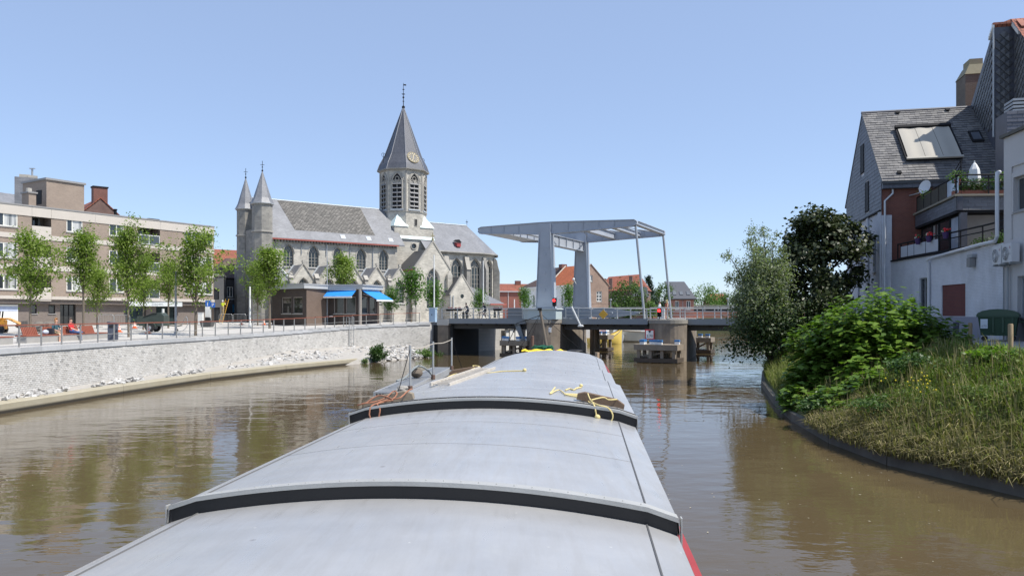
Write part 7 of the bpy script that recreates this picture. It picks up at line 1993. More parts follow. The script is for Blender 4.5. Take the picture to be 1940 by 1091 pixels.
for a in (.2,L-.2):
    for b_ in (.12,.62):
        mb = MB(bf); mb.loft([[(a+.1*math.cos(t),b_+d,.1+.1*math.sin(t)) for t in [2*math.pi*j/12 for j in range(12)]] for d in (-.03,.03)]); mb.build('wheel', M_rubber, bn)
mb = MB(bf); mb.box(.10,.36,-.135,-.125,.52,.92); lbp = mb.build('label_plate', plain('label_white', (.6,.66,.72), .5, .05, 4), bn)
text('lettering', '670', .13, M_greysteel, upright(bf((.23,-.14,.62)), -bf.v[0], -bf.v[1]), lbp)
# wooden bollards along the lane
M_bol = plain('bollard_timber', (.27,.20,.12), .85, .3, 3, bump=.4)
for px_, Y, h, r, lb in ((1914.5,24.3,1.0,.075,'round wooden bollard at the grass edge, nearest and tallest of the three'),(1838,32.6,.95,.085,'round wooden bollard at the grass edge left of the waste container'),(1779.5,42.0,.9,.09,'round wooden bollard half hidden behind the leafy bush by the white wall')):
    x = X(px_,Y); mb = MB(); mb.lathe([(r,2.7),(r,2.93+h-.03),(r*.75,2.93+h)], (x,Y), 12); tag(mb.build('wooden_bollard', M_bol, None, smooth=True), lb, 'bollard', 'wooden bollards along the lane')
# ================================================================ vegetation
def leaf_cloud(name, pts, nrm, size, mat, seed, parent=None, asp=.62, jit=.35, up=.5, kind=None, local=True, droop=0.0):
    """many small leaf faces: one folded rhombus (4 corners) at every point"""
    g = np.random.default_rng(seed); n = len(pts)
    pts = np.asarray(pts, 'f')
    N = g.normal(size=(n,3)); N /= np.linalg.norm(N, axis=1)[:,None]
    N = N*(1-up) + np.asarray(nrm, 'f')*up*.6; N[:,2] += up*.6
    N /= np.linalg.norm(N, axis=1)[:,None]
    A = g.normal(size=(n,3)); A[:,2] -= droop; A -= N*(A*N).sum(1)[:,None]; A /= np.linalg.norm(A, axis=1)[:,None]
    B = np.cross(N, A)
    s = size*(1+g.uniform(-jit, jit, n))[:,None]
    V = np.stack([pts-A*s*.5, pts+B*s*.5*asp+N*s*.06, pts+A*s*.5-N*s*.10, pts-B*s*.5*asp+N*s*.06], 1).reshape(-1,3)
    me = bpy.data.meshes.new(name)
    me.vertices.add(n*4); me.vertices.foreach_set('co', V.ravel().astype('f'))
    me.loops.add(n*4); me.loops.foreach_set('vertex_index', np.arange(n*4, dtype='i'))
    me.polygons.add(n); me.polygons.foreach_set('loop_start', np.arange(0, n*4, 4, dtype='i'))
    try: me.polygons.foreach_set('loop_total', np.full(n, 4, 'i'))
    except Exception: pass
    me.materials.append(mat); me.update(calc_edges=True); me.validate()
    o = bpy.data.objects.new(name, me); COL.objects.link(o)
    if parent is not None:
        o.parent = parent
        if not local: o.matrix_parent_inverse = wmat(parent).inverted()
        CH.setdefault(parent.name, []).append(o)
    if kind: o['kind'] = kind
    return o
M_bark = plain('grey_brown_bark', (.16,.13,.10), .9, .3, 4, bump=.6)
M_barkd = plain('dark_bark', (.06,.05,.04), .9, .3, 4, bump=.6)
L_young = leafmat('young_plaza_leaves', [(.14,.205,.034),(.195,.265,.048),(.25,.33,.075)], .5, .45)
L_plane = leafmat('bright_plane_leaves', [(.06,.135,.02),(.085,.18,.028),(.12,.225,.04)], .5, .4)
L_dark = leafmat('dark_maple_leaves', [(.028,.042,.018),(.048,.064,.027),(.085,.095,.045)], .42, .18)
L_will = leafmat('grey_willow_leaves', [(.15,.185,.105),(.22,.255,.155),(.33,.36,.25)], .5, .4)
L_knot = leafmat('bright_knotweed_leaves', [(.07,.14,.02),(.13,.22,.03),(.20,.30,.048)], .42, .35)
L_far = leafmat('far_green_leaves', [(.045,.09,.02),(.07,.13,.028),(.10,.165,.04)], .6, .3)
L_farl = leafmat('far_light_leaves', [(.09,.16,.035),(.12,.20,.05),(.15,.24,.07)], .6, .35)
L_con = leafmat('conifer_needles', [(.018,.038,.024),(.028,.055,.032),(.045,.075,.045)], .6, .1)
def branches(rg, H, z0, nb, spread, rise, r0, wig=.25, lenf=1.0):
    """limbs leaving a central leader: list of polylines with their radii"""
    out = []
    for k in range(nb):
        f = (k+.5)/nb; z = z0 + (H-z0)*(.02+.80*f)
        az = k*2.4+rg.uniform(-.5,.5)
        L = lenf*spread*(1.0-.55*f)*rg.uniform(.55,1.3)
        el = rise+rg.uniform(-.15,.2)
        P = [Vector((0,0,z))]; d = Vector((math.cos(az)*math.cos(el), math.sin(az)*math.cos(el), math.sin(el)))
        for j in range(4):
            d = (d + Vector((rg.uniform(-wig,wig), rg.uniform(-wig,wig), rg.uniform(-.05,.25)))).normalized()
            P.append(P[-1] + d*L/4)
        out.append((P, [r0*(1-.6*f)*(1-.2*j) for j in range(5)]))
    return out
def young_tree(name, seed, H, z0, spread, nleaf, lsize, mat, sd=.34, rise=.75, nb=15):
    rg = random.Random(seed); g = np.random.default_rng(seed)
    root = thing(name, 'young street tree', 'tree')
    br_ = branches(rg, H, z0, nb, spread, rise, .05)
    mb = MB(); lean = rg.uniform(-.15,.15)
    mb.tube([(0,0,-.3),(.02,0,.1),(.03*lean,0,z0),(.2*lean,.1*lean,(H+z0)/2),(.3*lean,0,H*.97)], [.11,.085,.07,.045,.015], 7)
    mb.build('trunk', M_bark, root, local=True, smooth=True)
    mb = MB(); C = []; W = []
    for P, r in br_:
        mb.tube(P, r, 5)
        for j in range(1, 5):
            for q in range(3):
                f = rg.random(); p = P[j-1].lerp(P[j], f);
                off = Vector((rg.gauss(0,.24), rg.gauss(0,.24), rg.gauss(.05,.2)))
                C.append(p+off); W.append(.5+.35*j)
    for k in range(10): C.append(Vector((rg.gauss(0,.25), rg.gauss(0,.25), H*(.80+.2*rg.random())))); W.append(1.2)
    mb.build('limbs', M_bark, root, local=True)
    W = np.array(W); W /= W.sum()
    idx = g.choice(len(C), nleaf, p=W)
    cc = np.array([tuple(c) for c in C])
    pts = cc[idx] + g.normal(size=(nleaf,3))*np.array([sd, sd, sd*.75])
    nr = pts-np.array([0,0,(H+z0)/2]); nr /= np.linalg.norm(nr, axis=1)[:,None]+1e-6
    leaf_cloud('crown', pts, nr, lsize, mat, seed+1, root)
    return root
YT = [young_tree('plaza_tree', 11, 6.4, 1.6, 2.9, 5200, .16, L_young, .25, .80, 18), young_tree('plaza_tree', 23, 6.9, 2.2, 2.4, 4800, .16, L_young, .24, 1.0, 17), young_tree('plaza_tree', 37, 6.2, 1.6, 3.0, 5600, .16, L_young, .26, .85, 20)]
PT = [young_tree('square_tree', 51, 6.0, 1.9, 1.9, 1700, .26, L_plane, .42, .55, 14), young_tree('square_tree', 64, 5.6, 1.7, 1.7, 1500, .26, L_plane, .42, .6, 13)]
used = set()
def put(kind, px_, Y, top_y, rot, label, group, squash=1.0):
    x = X(px_, Y); z = zl(x, Y); Hn = {0:6.4,1:6.9,2:6.2}[kind] if group.startswith('young') else {0:6.0,1:5.6}[kind]
    src = (YT if group.startswith('young') else PT)[kind]
    k = (Z(top_y, Y)-z)/Hn
    if src.name not in used: o = src; used.add(src.name)
    else: o = dup(src)
    o.location = (x, Y, z); o.rotation_euler = (0,0,rot); o.scale = (k*squash, k*squash, k); o['label'] = label; o['group'] = group
G1 = 'young trees in rows on the paved plaza'; G2 = 'bright green young trees by the church and bridge'
put(0, 57, 49, 443, .4, 'young green tree at the far left, left of the brown bench and apartment door', G1, 1.0)
put(1, 158, 55, 430, 1.7, 'tall slim young tree behind the seated man in red', G1, .95)
put(2, 184, 64, 508, 2.9, 'small low young tree right of the seated man, standing farther back', G1, 1.0)
put(2, 243, 50.5, 433, .2, 'tall dense young tree in front of the shop with the pale sign', G1, .78)
put(0, 272, 63, 488, 3.6, 'young tree just left of the dark trailer machine', G1, .9)
put(1, 319, 68, 490, 5.1, 'thin young tree behind the dark trailer machine, left of the lamp post', G1, 1.1)
put(0, 371, 55.5, 440, 4.4, 'wide young tree nearest the railing, right of the lamp post', G1, 1.05)
put(1, 511, 71, 463, 2.2, 'leafy young tree left of the brick pavilion, nearest the pavilion', G1, 1.25)
put(2, 488, 79, 500, 1.1, 'smaller young tree beside the white pole left of the pavilion', G1, .9)
put(1, 651, 92, 478, 3.1, 'young tree rising behind the flat roof of the brick pavilion', G1, 1.15)
put(0, 779, 92, 513, .6, 'bright round young tree in front of the church transept', G2, 1.05)
put(1, 822, 95, 533, 2.0, 'bright young tree behind the nearer white flagpole', G2, 1.0)
put(1, 741, 94, 545, 3.3, 'low bright young tree between pavilion and church gable', G2, 1.0)
put(1, 908, 97, 549, 4.0, 'small bright young tree by the church sacristy behind the farther flagpole', G2, 1.0)
put(0, 994, 108, 545, 5.2, 'bright young tree in front of the white house left of the portal', G2, .9)
put(1, 1078, 125, 538, 1.0, 'bright young tree between the two portal legs', G2, .85)
# ---------------------------------------------------------------- trees beyond the bridge
def far_tree(name, label, px_, Y, top_y, wpx, mat, seed, lsize=.42, n=2600, con=False, base=3.0, willow=False):
    x = X(px_, Y); H = Z(top_y, Y)-base; W = wpx/FPX*Y
    root = thing(name, label, 'tree', (x, Y, base), 0, 'trees beyond the bridge')
    rg = random.Random(seed); g = np.random.default_rng(seed)
    mb = MB(); mb.tube([(0,0,-.3),(.05,0,H*.4),(0,.05,H*.85)], [.25,.18,.06], 7); mb.build('trunk', M_barkd, root, local=True)
    C = []
    for k in range(46 if not con else 60):
        if con:
            f = rg.random()**.8; r = W/2*(1-f)*.95+.1; a = rg.uniform(0,6.28); C.append((r*math.cos(a)*rg.uniform(.5,1), r*math.sin(a)*rg.uniform(.5,1), H*(.12+.86*f)))
        else:
            a = rg.uniform(0,6.28); t_ = rg.uniform(-.9,1); q = math.sqrt(max(0,1-t_*t_*.9))*rg.uniform(.55,1.0)
            C.append((W/2*q*math.cos(a), W/2*q*math.sin(a), H*(.55+.42*t_)))
    C = np.array(C); idx = g.integers(0, len(C), n)
    sd = W*.085 if not con else W*.06
    pts = C[idx]+g.normal(size=(n,3))*sd
    if willow: pts[:,2] -= np.abs(g.normal(size=n))*H*.10
    pts[:,2] = np.maximum(pts[:,2], .25)
    nr = pts-np.array([0,0,H*.5]); nr /= np.linalg.norm(nr, axis=1)[:,None]+1e-6
    leaf_cloud('crown', pts, nr, lsize, mat, seed+3, root)
far_tree('broadleaf_tree', 'round mid green tree right of the brick gable', 1190, 160, 532, 62, L_far, 101, .45, 3000)
far_tree('broadleaf_tree', 'low yellow green tree in front of the dark conifer', 1226, 172, 572, 40, L_farl, 102, .42, 1500)
far_tree('conifer_tree', 'tall dark blue green conifer behind the hanger rod', 1229, 196, 524, 46, L_con, 103, .45, 3000, True)
far_tree('broadleaf_tree', 'dark green tree between the conifer and the mansard house', 1258, 210, 540, 44, L_far, 104, .5, 2600)
far_tree('broadleaf_tree', 'broad light green tree right of the mansard house', 1335, 275, 541, 64, L_farl, 105, .62, 3200, willow=True)
far_tree('broadleaf_tree', 'dark green tree at the far right behind the bridge railing', 1383, 285, 556, 60, L_far, 106, .62, 2600)
far_tree('broadleaf_tree', 'far green tree just left of the grey leaved willow', 1425, 290, 548, 70, L_far, 107, .62, 2600)
far_tree('broadleaf_tree', 'small yellow green bush tree at the foot of the brick gable', 1162, 150, 574, 20, L_farl, 108, .35, 700)
for k, (px_, Y, ty, w) in enumerate(((1480,300,545,90),(1560,310,540,95),(1640,320,535,110))):
    far_tree('broadleaf_tree', ['green tree far behind the dark maple crown','green tree far behind the maple and slate house, right of centre','rightmost far green tree hidden behind the slate house'][k], px_, Y, ty, w, L_far, 120+k, .7, 1800)
# ---------------------------------------------------------------- right bank: willow, dark maple, knotweed
def big_tree(name, label, base, C, sds, n, lsize, mat, trunk, barkm, seed, asp=.62, droop=0.0, up=.5, group=None):
    root = thing(name, label, 'tree', base)
    g = np.random.default_rng(seed)
    mb = MB()
    for P, r in trunk: mb.tube(P, r, 7)
    mb.build('trunk', barkm, root)
    C = np.array(C); w = C[:,3]; w = w/w.sum(); idx = g.choice(len(C), n, p=w)
    pts = C[idx,:3]+g.normal(size=(n,3))*np.array(sds)*C[idx,4][:,None]
    cen = np.average(C[:,:3], axis=0, weights=w); nr = pts-cen; nr /= np.linalg.norm(nr, axis=1)[:,None]+1e-6
    leaf_cloud('crown', pts, nr, lsize, mat, seed+1, root, asp, .35, up, local=False, droop=droop)
    return root
# dark maple: dense upright crown, outline taken as a stack of radii
Ym = 47.5
bx = X(1560, Ym)
rg = random.Random(5)
C = []; TR = [([(bx,Ym,1.6),(bx+.1,Ym,3.5),(bx,Ym+.1,6.0),(bx-.1,Ym,9.0)],[.22,.18,.12,.04])]
prof = [(650,1530,60),(610,1532,74),(570,1540,80),(530,1552,82),(490,1560,82),(465,1562,76),(442,1556,62),(425,1550,42)]
for y_, cx, hw in prof:
    z = Z(y_, Ym); r = hw/FPX*Ym; xc = X(cx, Ym)
    for k in range(13):
        a = rg.uniform(0,6.28); q = math.sqrt(rg.random())
        C.append((xc+r*.88*q*math.cos(a), Ym+r*.9*q*math.sin(a), z+rg.uniform(-.55,.55), 1.0, 1.0))
        if k % 4 == 0: TR.append(([(bx,Ym,max(2.5,z-2.0)),(bx+(xc+r*q*math.cos(a)-bx)*.5,Ym+r*q*math.sin(a)*.5,z-.7),(xc+r*.9*q*math.cos(a),Ym+r*.8*q*math.sin(a),z)],[.07,.05,.015]))
for px_, y_ in ((1552,404),(1512,422),(1590,418),(1612,430),(1642,452),(1640,474),(1632,510),(1492,470),(1490,450),(1600,412),(1560,410),(1625,535),(1480,500)):
    C.append((X(px_,Ym), Ym+rg.uniform(-.8,.8), Z(y_,Ym), .55, .62))
    TR.append(([(bx,Ym,Z(y_,Ym)-2.2),(X(px_,Ym)*.8+bx*.2,Ym,Z(y_,Ym)-.8),(X(px_,Ym),Ym,Z(y_,Ym)+.1)],[.05,.035,.01]))
big_tree('maple_tree', 'dense dark maple standing on the right bank before the white house', (bx,Ym,1.6), C, (.40,.42,.30), 18500, .24, L_dark, TR, M_barkd, 500, .85, .4, .55)
# grey leaved willow at the water edge: arching shoots
Yw = 46.0
rg = random.Random(17); C = []; TR = []
b0 = (X(1462,Yw), Yw, 1.0)
shoots = [(1372,478,0),(1388,520,0),(1408,455,0),(1425,432,0),(1445,425,0),(1462,450,0),(1440,470,1),(1455,500,1),(1475,520,1),(1420,520,1),(1410,560,1),(1405,600,1),(1400,620,1),(1435,590,1),(1460,560,1),(1480,470,0),(1490,500,1),(1385,570,0),(1430,555,1),(1445,525,1),(1465,535,1)]
for px_, y_, full in shoots:
    e = Vector((X(px_,Yw), Yw+rg.uniform(-1.2,1.2), Z(y_,Yw))); s = Vector(b0)
    m = s.lerp(e, .55)+Vector((0,0,1.2)); P = [s, s.lerp(m,.5)+Vector((0,0,.3)), m, m.lerp(e,.6)+Vector((0,0,.25)), e]
    TR.append((P, [.08,.06,.04,.02,.008]))
    for k in range(12):
        f = .35+.65*k/11; q = P[min(3,int(f*4))].lerp(P[min(4,int(f*4)+1)], f*4-int(f*4) if f < 1 else 1)
        wgt = 1.0 if full else .38
        C.append((q.x+rg.gauss(0,.12), q.y+rg.gauss(0,.2), q.z+rg.gauss(0,.12)-.05, wgt, 1.0 if full else .5))
for k in range(45):
    C.append((X(rg.uniform(1405,1490),Yw), Yw+rg.uniform(-1.4,1.4), Z(rg.uniform(490,590),Yw), 1.5, 1.15))
for k in range(24):
    C.append((X(rg.uniform(1400,1470),Yw), Yw+rg.uniform(-1.6,1.6), Z(rg.uniform(520,600),Yw), 1.3, 1.1))
big_tree('willow_tree', 'grey leaved willow arching over the water at the right end of the bridge', b0, C, (.30,.42,.30), 26000, .185, L_will, TR, M_barkd, 600, .34, .5, .4)
# more shaded undergrowth under willow and maple
C = []
for k in range(90):
    px_ = rg.uniform(1405,1570); y_ = rg.uniform(575 if px_ > 1450 else 600,662); C.append((X(px_,45.3)+rg.uniform(-.3,.3), 45.3+rg.uniform(-.9,1.8), max(.75,Z(y_,45.3)), 1, 1))
TRu = [([(X(1470,47.5),47.5,1.0),(X(1490,47.5),47.5,2.4),(X(1450,47.5),47,3.0)],[.06,.04,.01])]
big_tree('elder_bush', 'dark low bush under the willow and maple at the waterline', (X(1480,47.5),47.5,1.0), C, (.45,.5,.35), 10500, .18, leafmat('dark_bush_leaves', [(.022,.045,.014),(.035,.065,.02),(.06,.095,.03)], .5, .2), TRu, M_barkd, 640, .6, 0, .5)
# knotweed: big heart shaped leaves in tiers on arching stems
Yk = 31.5
rg = random.Random(29); root = thing('knotweed_bush', 'large bright green leafy bush on the bank in front of the white annexe', 'bush', (15.3,31,1.5))
stem = MB(); pts = []; nr = []
domes = [(15.4,32.2,2.9,2.9,2.5,2.5,260),(17.0,31.2,2.6,1.7,1.8,1.7,90),(13.9,33.0,1.5,1.7,2.2,1.9,100),(13.0,32.8,1.1,1.3,1.6,1.5,80),(14.6,30.0,1.7,1.9,1.5,1.35,80),(16.3,29.4,2.3,1.1,1.2,.95,40),(12.4,31.3,.55,.9,1.6,.9,60),(12.2,29.5,.5,.8,1.3,.8,45),(13.0,29.0,.8,1.0,1.3,1.0,60),(11.9,31.6,.45,.8,1.5,1.0,60),(14.3,34.2,2.2,2.1,2.2,2.3,150),(14.3,32.2,2.7,1.75,1.7,1.5,110),(11.9,28.2,.6,1.0,1.3,1.05,75),(11.7,26.4,.5,.8,1.0,.8,50),(13.3,27.6,1.3,1.3,1.3,1.0,65),(17.6,33.0,2.7,1.5,1.8,1.75,80)]
for cx, cy, cz, rx, ry, rz, ns in domes:
    for k in range(ns):
        a = rg.uniform(0,6.283); t_ = rg.uniform(-.15,1.0); q = math.sqrt(max(0,1-t_*t_))
        e = Vector((cx+rx*q*math.cos(a), cy+ry*q*math.sin(a), cz+rz*t_*rg.uniform(.82,1.06)))
        s = Vector((cx+rx*.25*math.cos(a), cy+ry*.25*math.sin(a), cz-.9))
        m = s.lerp(e,.6)+Vector((0,0,.35)); P = [s, m, e]
        if k % 3 == 0: stem.tube([s, s.lerp(m,.5)+Vector((0,0,.12)), m, e], [.022,.018,.012,.005], 4)
        for j in range(14):
            f = .42+.58*j/13; p = (s.lerp(m, f/.6) if f < .6 else m.lerp(e, (f-.6)/.4))
            sd = (1-f)*.18+.09
            pts.append((p.x+rg.gauss(0,sd), p.y+rg.gauss(0,sd), p.z+rg.gauss(0,.06))); nr.append(((p.x-cx)/rx*.5, (p.y-cy)/ry*.5, .7))
stem.build('stems', plain('green_stems', (.12,.13,.04), .7, .2, 4), root)
leaf_cloud('foliage', pts, nr, .29, L_knot, 77, root, .82, .35, .78, local=False, droop=.5)
# ---------------------------------------------------------------- grass, dry grass and weeds on the bank
def blades(name, label, cat, P, hts, lean, mat, seed, w=.012, kind='stuff'):
    g = np.random.default_rng(seed); P = np.asarray(P, 'f'); n = len(P)
    h = np.asarray(hts, 'f')[:,None]; a = g.uniform(0, 6.283, n); D = np.stack([np.cos(a), np.sin(a), np.zeros(n)], 1)
    Lm = np.abs(g.normal(size=n))[:,None]*lean*h
    S = np.stack([-np.sin(a), np.cos(a), np.zeros(n)], 1)*w*(1+h*.6)
    m = P+D*Lm*.35+np.array([0,0,1])*h*.6; t_ = P+D*Lm+np.array([0,0,1])*h*np.sqrt(np.maximum(.15, 1-(Lm/h)**2*.6))
    V = np.stack([P-S, P+S, m+S*.8, m-S*.8, t_], 1).reshape(-1,3)
    base = np.arange(n, dtype='i')[:,None]*5
    q = (base+np.array([0,1,2,3])).ravel(); tr = (base+np.array([3,2,4])).ravel()
    idx = np.concatenate([np.stack([base[:,0]+k for k in (0,1,2,3,3,2,4)], 1)]).ravel()
    me = bpy.data.meshes.new(name); me.vertices.add(n*5); me.vertices.foreach_set('co', V.ravel().astype('f'))
    me.loops.add(n*7); me.loops.foreach_set('vertex_index', idx.astype('i'))
    ls = (np.arange(n)[:,None]*7+np.array([0,4])).ravel().astype('i')
    me.polygons.add(n*2); me.polygons.foreach_set('loop_start', ls)
    try: me.polygons.foreach_set('loop_total', np.tile([4,3], n).astype('i'))
    except Exception: pass
    me.materials.append(mat); me.update(calc_edges=True); me.validate()
    o = bpy.data.objects.new(name, me); COL.objects.link(o); o['kind'] = kind
    tag(o, label, cat); return o
G_green = leafmat('bank_grass_green', [(.11,.19,.03),(.16,.25,.042),(.23,.30,.07)], .6, .4)
G_olive = leafmat('bank_grass_olive', [(.09,.125,.026),(.15,.185,.042),(.25,.245,.09)], .7, .35)
G_dry = leafmat('dry_grass', [(.16,.145,.065),(.23,.20,.095),(.33,.28,.15)], .8, .3)
rg = random.Random(41)
def bank_pts(n, i0, i1, k0, k1, dens=None, over=0.0):
    out = []
    while len(out) < n:
        i = rg.uniform(i0, i1); k = rg.uniform(k0, k1)
        if dens and rg.random() > dens(i, k): continue
        x, y, z = slope_pt(i, k)
        if y > 62 or y < 9: continue
        if over and k < .14: x -= rg.uniform(0,over); z = max(z, RKZ)-.02
        out.append((x,y,z-.03))
    return out
cl_ = lambda i, k: .35+.65*(.5+.5*math.sin(i*7.3+k*9)*math.cos(i*3.1-k*5))
P = bank_pts(2600, 7.0, 11.0, .05, 1.0)
blades('seed_stalks', 'scattered tall straw coloured seed stalks standing out of the bank grass', 'grass', P, [rg.uniform(.45,.85) for p in P], .35, G_dry, 6, .008)
P = bank_pts(34000, 6.0, 11.0, .02, 1.0, lambda i, k: cl_(i, k))
blades('bank_grass', 'tangled green grass and weeds covering the right bank', 'grass', P, [rg.uniform(.12,.38)*(1.0 if rg.random() < .85 else 1.6) for p in P], .9, G_olive, 1, .012)
P = bank_pts(14000, 7.5, 11.0, .55, 1.06)
blades('verge_grass', 'bright green grass along the top of the bank beside the lane', 'grass', P, [rg.uniform(.12,.34) for p in P], .7, G_green, 2, .014)
P = bank_pts(17000, 7.6, 11.2, .0, .30, lambda i, k: (1-k*2.4)*(.4+.6*cl_(i*2, k)), .42)
blades('dry_grass', 'straw coloured dry grass hanging over the kerb at the lower right', 'grass', P, [rg.uniform(.14,.42) for p in P], 1.0, G_dry, 3, .012)
P = bank_pts(13000, 4.0, 6.6, .03, 1.0)
blades('tall_grass', 'tall feathery yellow green grass on the bank below the willow', 'grass', P, [rg.uniform(.35,.95) for p in P], .55, leafmat('tall_feather_grass', [(.14,.17,.045),(.20,.23,.07),(.29,.29,.12)], .7, .35), 4, .013)
# broad leaved weeds
P = [];
for k in range(260):
    i = rg.uniform(7.0,10.8); kk = rg.uniform(.25,.98); x,y,z = slope_pt(i, kk)
    for j in range(16): P.append((x+rg.gauss(0,.16), y+rg.gauss(0,.16), z+.05+abs(rg.gauss(0,.2))))
o = leaf_cloud('bank_weeds', P, np.tile((0,0,1.), (len(P),1)), .10, leafmat('weed_leaves', [(.07,.12,.022),(.11,.165,.03),(.16,.21,.05)], .55, .3), 9, None, .5, .4, .5, 'stuff'); tag(o, 'low leafy weeds scattered over the right bank', 'weeds')
yf = MB(); rootf = slope_pt(8.7, .42)
for k in range(34): yf.ball((rootf[0]+rg.gauss(0,.55), rootf[1]+rg.gauss(0,.6), rootf[2]+.55+rg.gauss(0,.14)), .03, 5, 3)
f_ = thing('ragwort_plant', 'yellow flowering weed on the bank in front of the leafy bush', 'plant', rootf)
yf.build('flowers', plain('yellow_petals', (.70,.56,.02), .7, .1, 9), f_, kind='stuff')
P = [(rootf[0]+rg.gauss(0,.5), rootf[1]+rg.gauss(0,.55), rootf[2]+.25+rg.gauss(0,.18)) for k in range(900)]
leaf_cloud('leaves', P, np.tile((0,0,1.), (len(P),1)), .10, MATS['weed_leaves'], 12, f_, .35, .4, .4, local=False)
# shrubs on the rubble by the quay wall
def shrub(label, px_, Y, zb, w, h, n, ls, mat, seed, asp):
    r2 = random.Random(seed); x = X(px_, Y); s = thing('shrub', label, 'shrub', (x,Y,zb))
    mb = MB(); pts = []
    for k in range(22):
        a = r2.uniform(0,6.28); q = math.sqrt(r2.random()); e = Vector((x+w/2*q*math.cos(a), Y+w/2*q*math.sin(a), zb+h*(1-.55*q)*r2.uniform(.75,1.05))); b_ = Vector((x+.1*math.cos(a),Y+.1*math.sin(a),zb-.1))
        mb.tube([b_, b_.lerp(e,.5)+Vector((0,0,.15)), e], [.02,.014,.005], 4)
        for j in range(n//22): p = b_.lerp(e, r2.uniform(.25,1.05)); pts.append((p.x+r2.gauss(0,.13),p.y+r2.gauss(0,.13),max(zb-.1,p.z+r2.gauss(0,.12))))
    mb.build('stems', M_barkd, s)
    leaf_cloud('foliage', pts, np.tile((0,0,1.), (len(pts),1)), ls, mat, seed, s, asp, .35, .35, local=False, droop=1.0)
L_shr = leafmat('dark_shrub_leaves', [(.04,.085,.022),(.06,.12,.03),(.09,.16,.045)], .45, .25)
shrub('dark green leafy shrub growing from the rubble at the foot of the quay wall', 716, 68.5, .15, 1.7, 1.65, 1500, .24, L_shr, 3, .4)
shrub('low pale green shrub trailing at the water by the bridge abutment', 803, 76.0, .05, 2.3, .95, 900, .17, L_farl, 4, .6)
shrub('small tuft of greenery at the water end of the left bridge abutment', 832, 79.0, .0, 1.0, .35, 260, .13, L_far, 5, .5)
shrub('small weed sprouting from the end of the mooring ledge', 692, 66.6, .1, .8, .4, 220, .12, L_farl, 6, .5)
# low scrub scattered over the grass
def scrub(label, i, k, w, h, n, ls, mat, seed, asp):
    x, y, z = slope_pt(i, k); r2 = random.Random(seed); s = thing('scrub', label, 'shrub', (x,y,z)); P = []; N = []
    mb = MB()
    for j in range(16):
        a = r2.uniform(0,6.28); q = math.sqrt(r2.random()); e = Vector((x+w/2*q*math.cos(a), y+w/2*q*math.sin(a), z+h*(1-.5*q)*r2.uniform(.6,1.1)))
        mb.tube([(x,y,z-.1), e], [.012,.004], 4)
        for m in range(n//16): P.append((e.x+r2.gauss(0,w*.10), e.y+r2.gauss(0,w*.10), e.z-abs(r2.gauss(0,h*.3)))); N.append((math.cos(a)*.4, math.sin(a)*.4, .8))
    mb.build('stems', MATS['green_stems'], s); leaf_cloud('foliage', P, N, ls, mat, seed, s, asp, .4, .5, local=False)
scrub('dark leafy nettle clump on the bank just right of the big bush', 8.15, .62, 2.0, .75, 1500, .12, L_shr, 201, .5)
scrub('low bramble on the lower bank above the kerb, below the yellow flowers', 8.5, .26, 1.9, .45, 1200, .10, L_far, 202, .6)
scrub('pale green weed clump in the middle of the grassy bank', 9.2, .52, 1.7, .5, 1100, .09, MATS['weed_leaves'], 203, .4)
scrub('bright leafy clump at the bank top in front of the waste container', 8.9, .93, 1.5, .6, 1000, .14, L_knot, 204, .7)
scrub('dark green clump hanging over the kerb at the foot of the big bush', 7.5, .10, 1.6, .6, 1400, .13, L_shr, 205, .5)
# terrace greenery
P = []; N = []
rg = random.Random(6)
for k in range(1500): p = UG((rg.uniform(.1,3.1), rg.uniform(.2,.6), zt+.1+rg.random()**.8*.72)); P.append(p); N.append((0,-.5,.5))
h_ = thing('terrace_hedge', 'dark green hedge in planters behind the front railing of the roof terrace', 'hedge', UG((1.5,.4,zt)))
mb = MB(UG); mb.box(.05,3.15,.22,.58,zt,zt+.22); mb.build('planter', plain('terracotta', (.22,.08,.05), .8, .2, 3), h_)
leaf_cloud('foliage', P, N, .11, L_shr, 31, h_, .5, .4, .3, local=False)
for k, (fr_, a, b_, z_, n_, lb) in enumerate(((UG,.25,.35,zt+.95,260,'light green plant rising above the corner of the roof terrace'),(UG,2.6,.5,zt+.95,260,'light green plant above the hedge at the right end of the roof terrace'),(UF,1.6,.35,zt+.85,220,'yellow green trailing plant on the roof terrace rail near the red brick wall'),(UG,1.9,-.6,TZ+.55,420,'dark potted shrub behind the first terrace railing at right'),(UG,1.0,-.5,TZ+.4,300,'small dark potted plant behind the first terrace railing'))):
    c = fr_((a,b_,z_)); p_ = thing('potted_plant', lb, 'plant', (c[0],c[1],z_-.3))
    P = [(c[0]+rg.gauss(0,.22), c[1]+rg.gauss(0,.16), z_+rg.gauss(0,.14)) for j in range(n_)]
    leaf_cloud('foliage', P, np.tile((0,-.3,.7), (n_,1)), .12, L_farl if k < 3 else L_shr, 40+k, p_, .4, .4, .3, local=False)
    mb = MB(); mb.lathe([(.12,z_-.45),(.17,z_-.15)], c[:2], 10); mb.build('pot', MATS['terracotta'], p_)
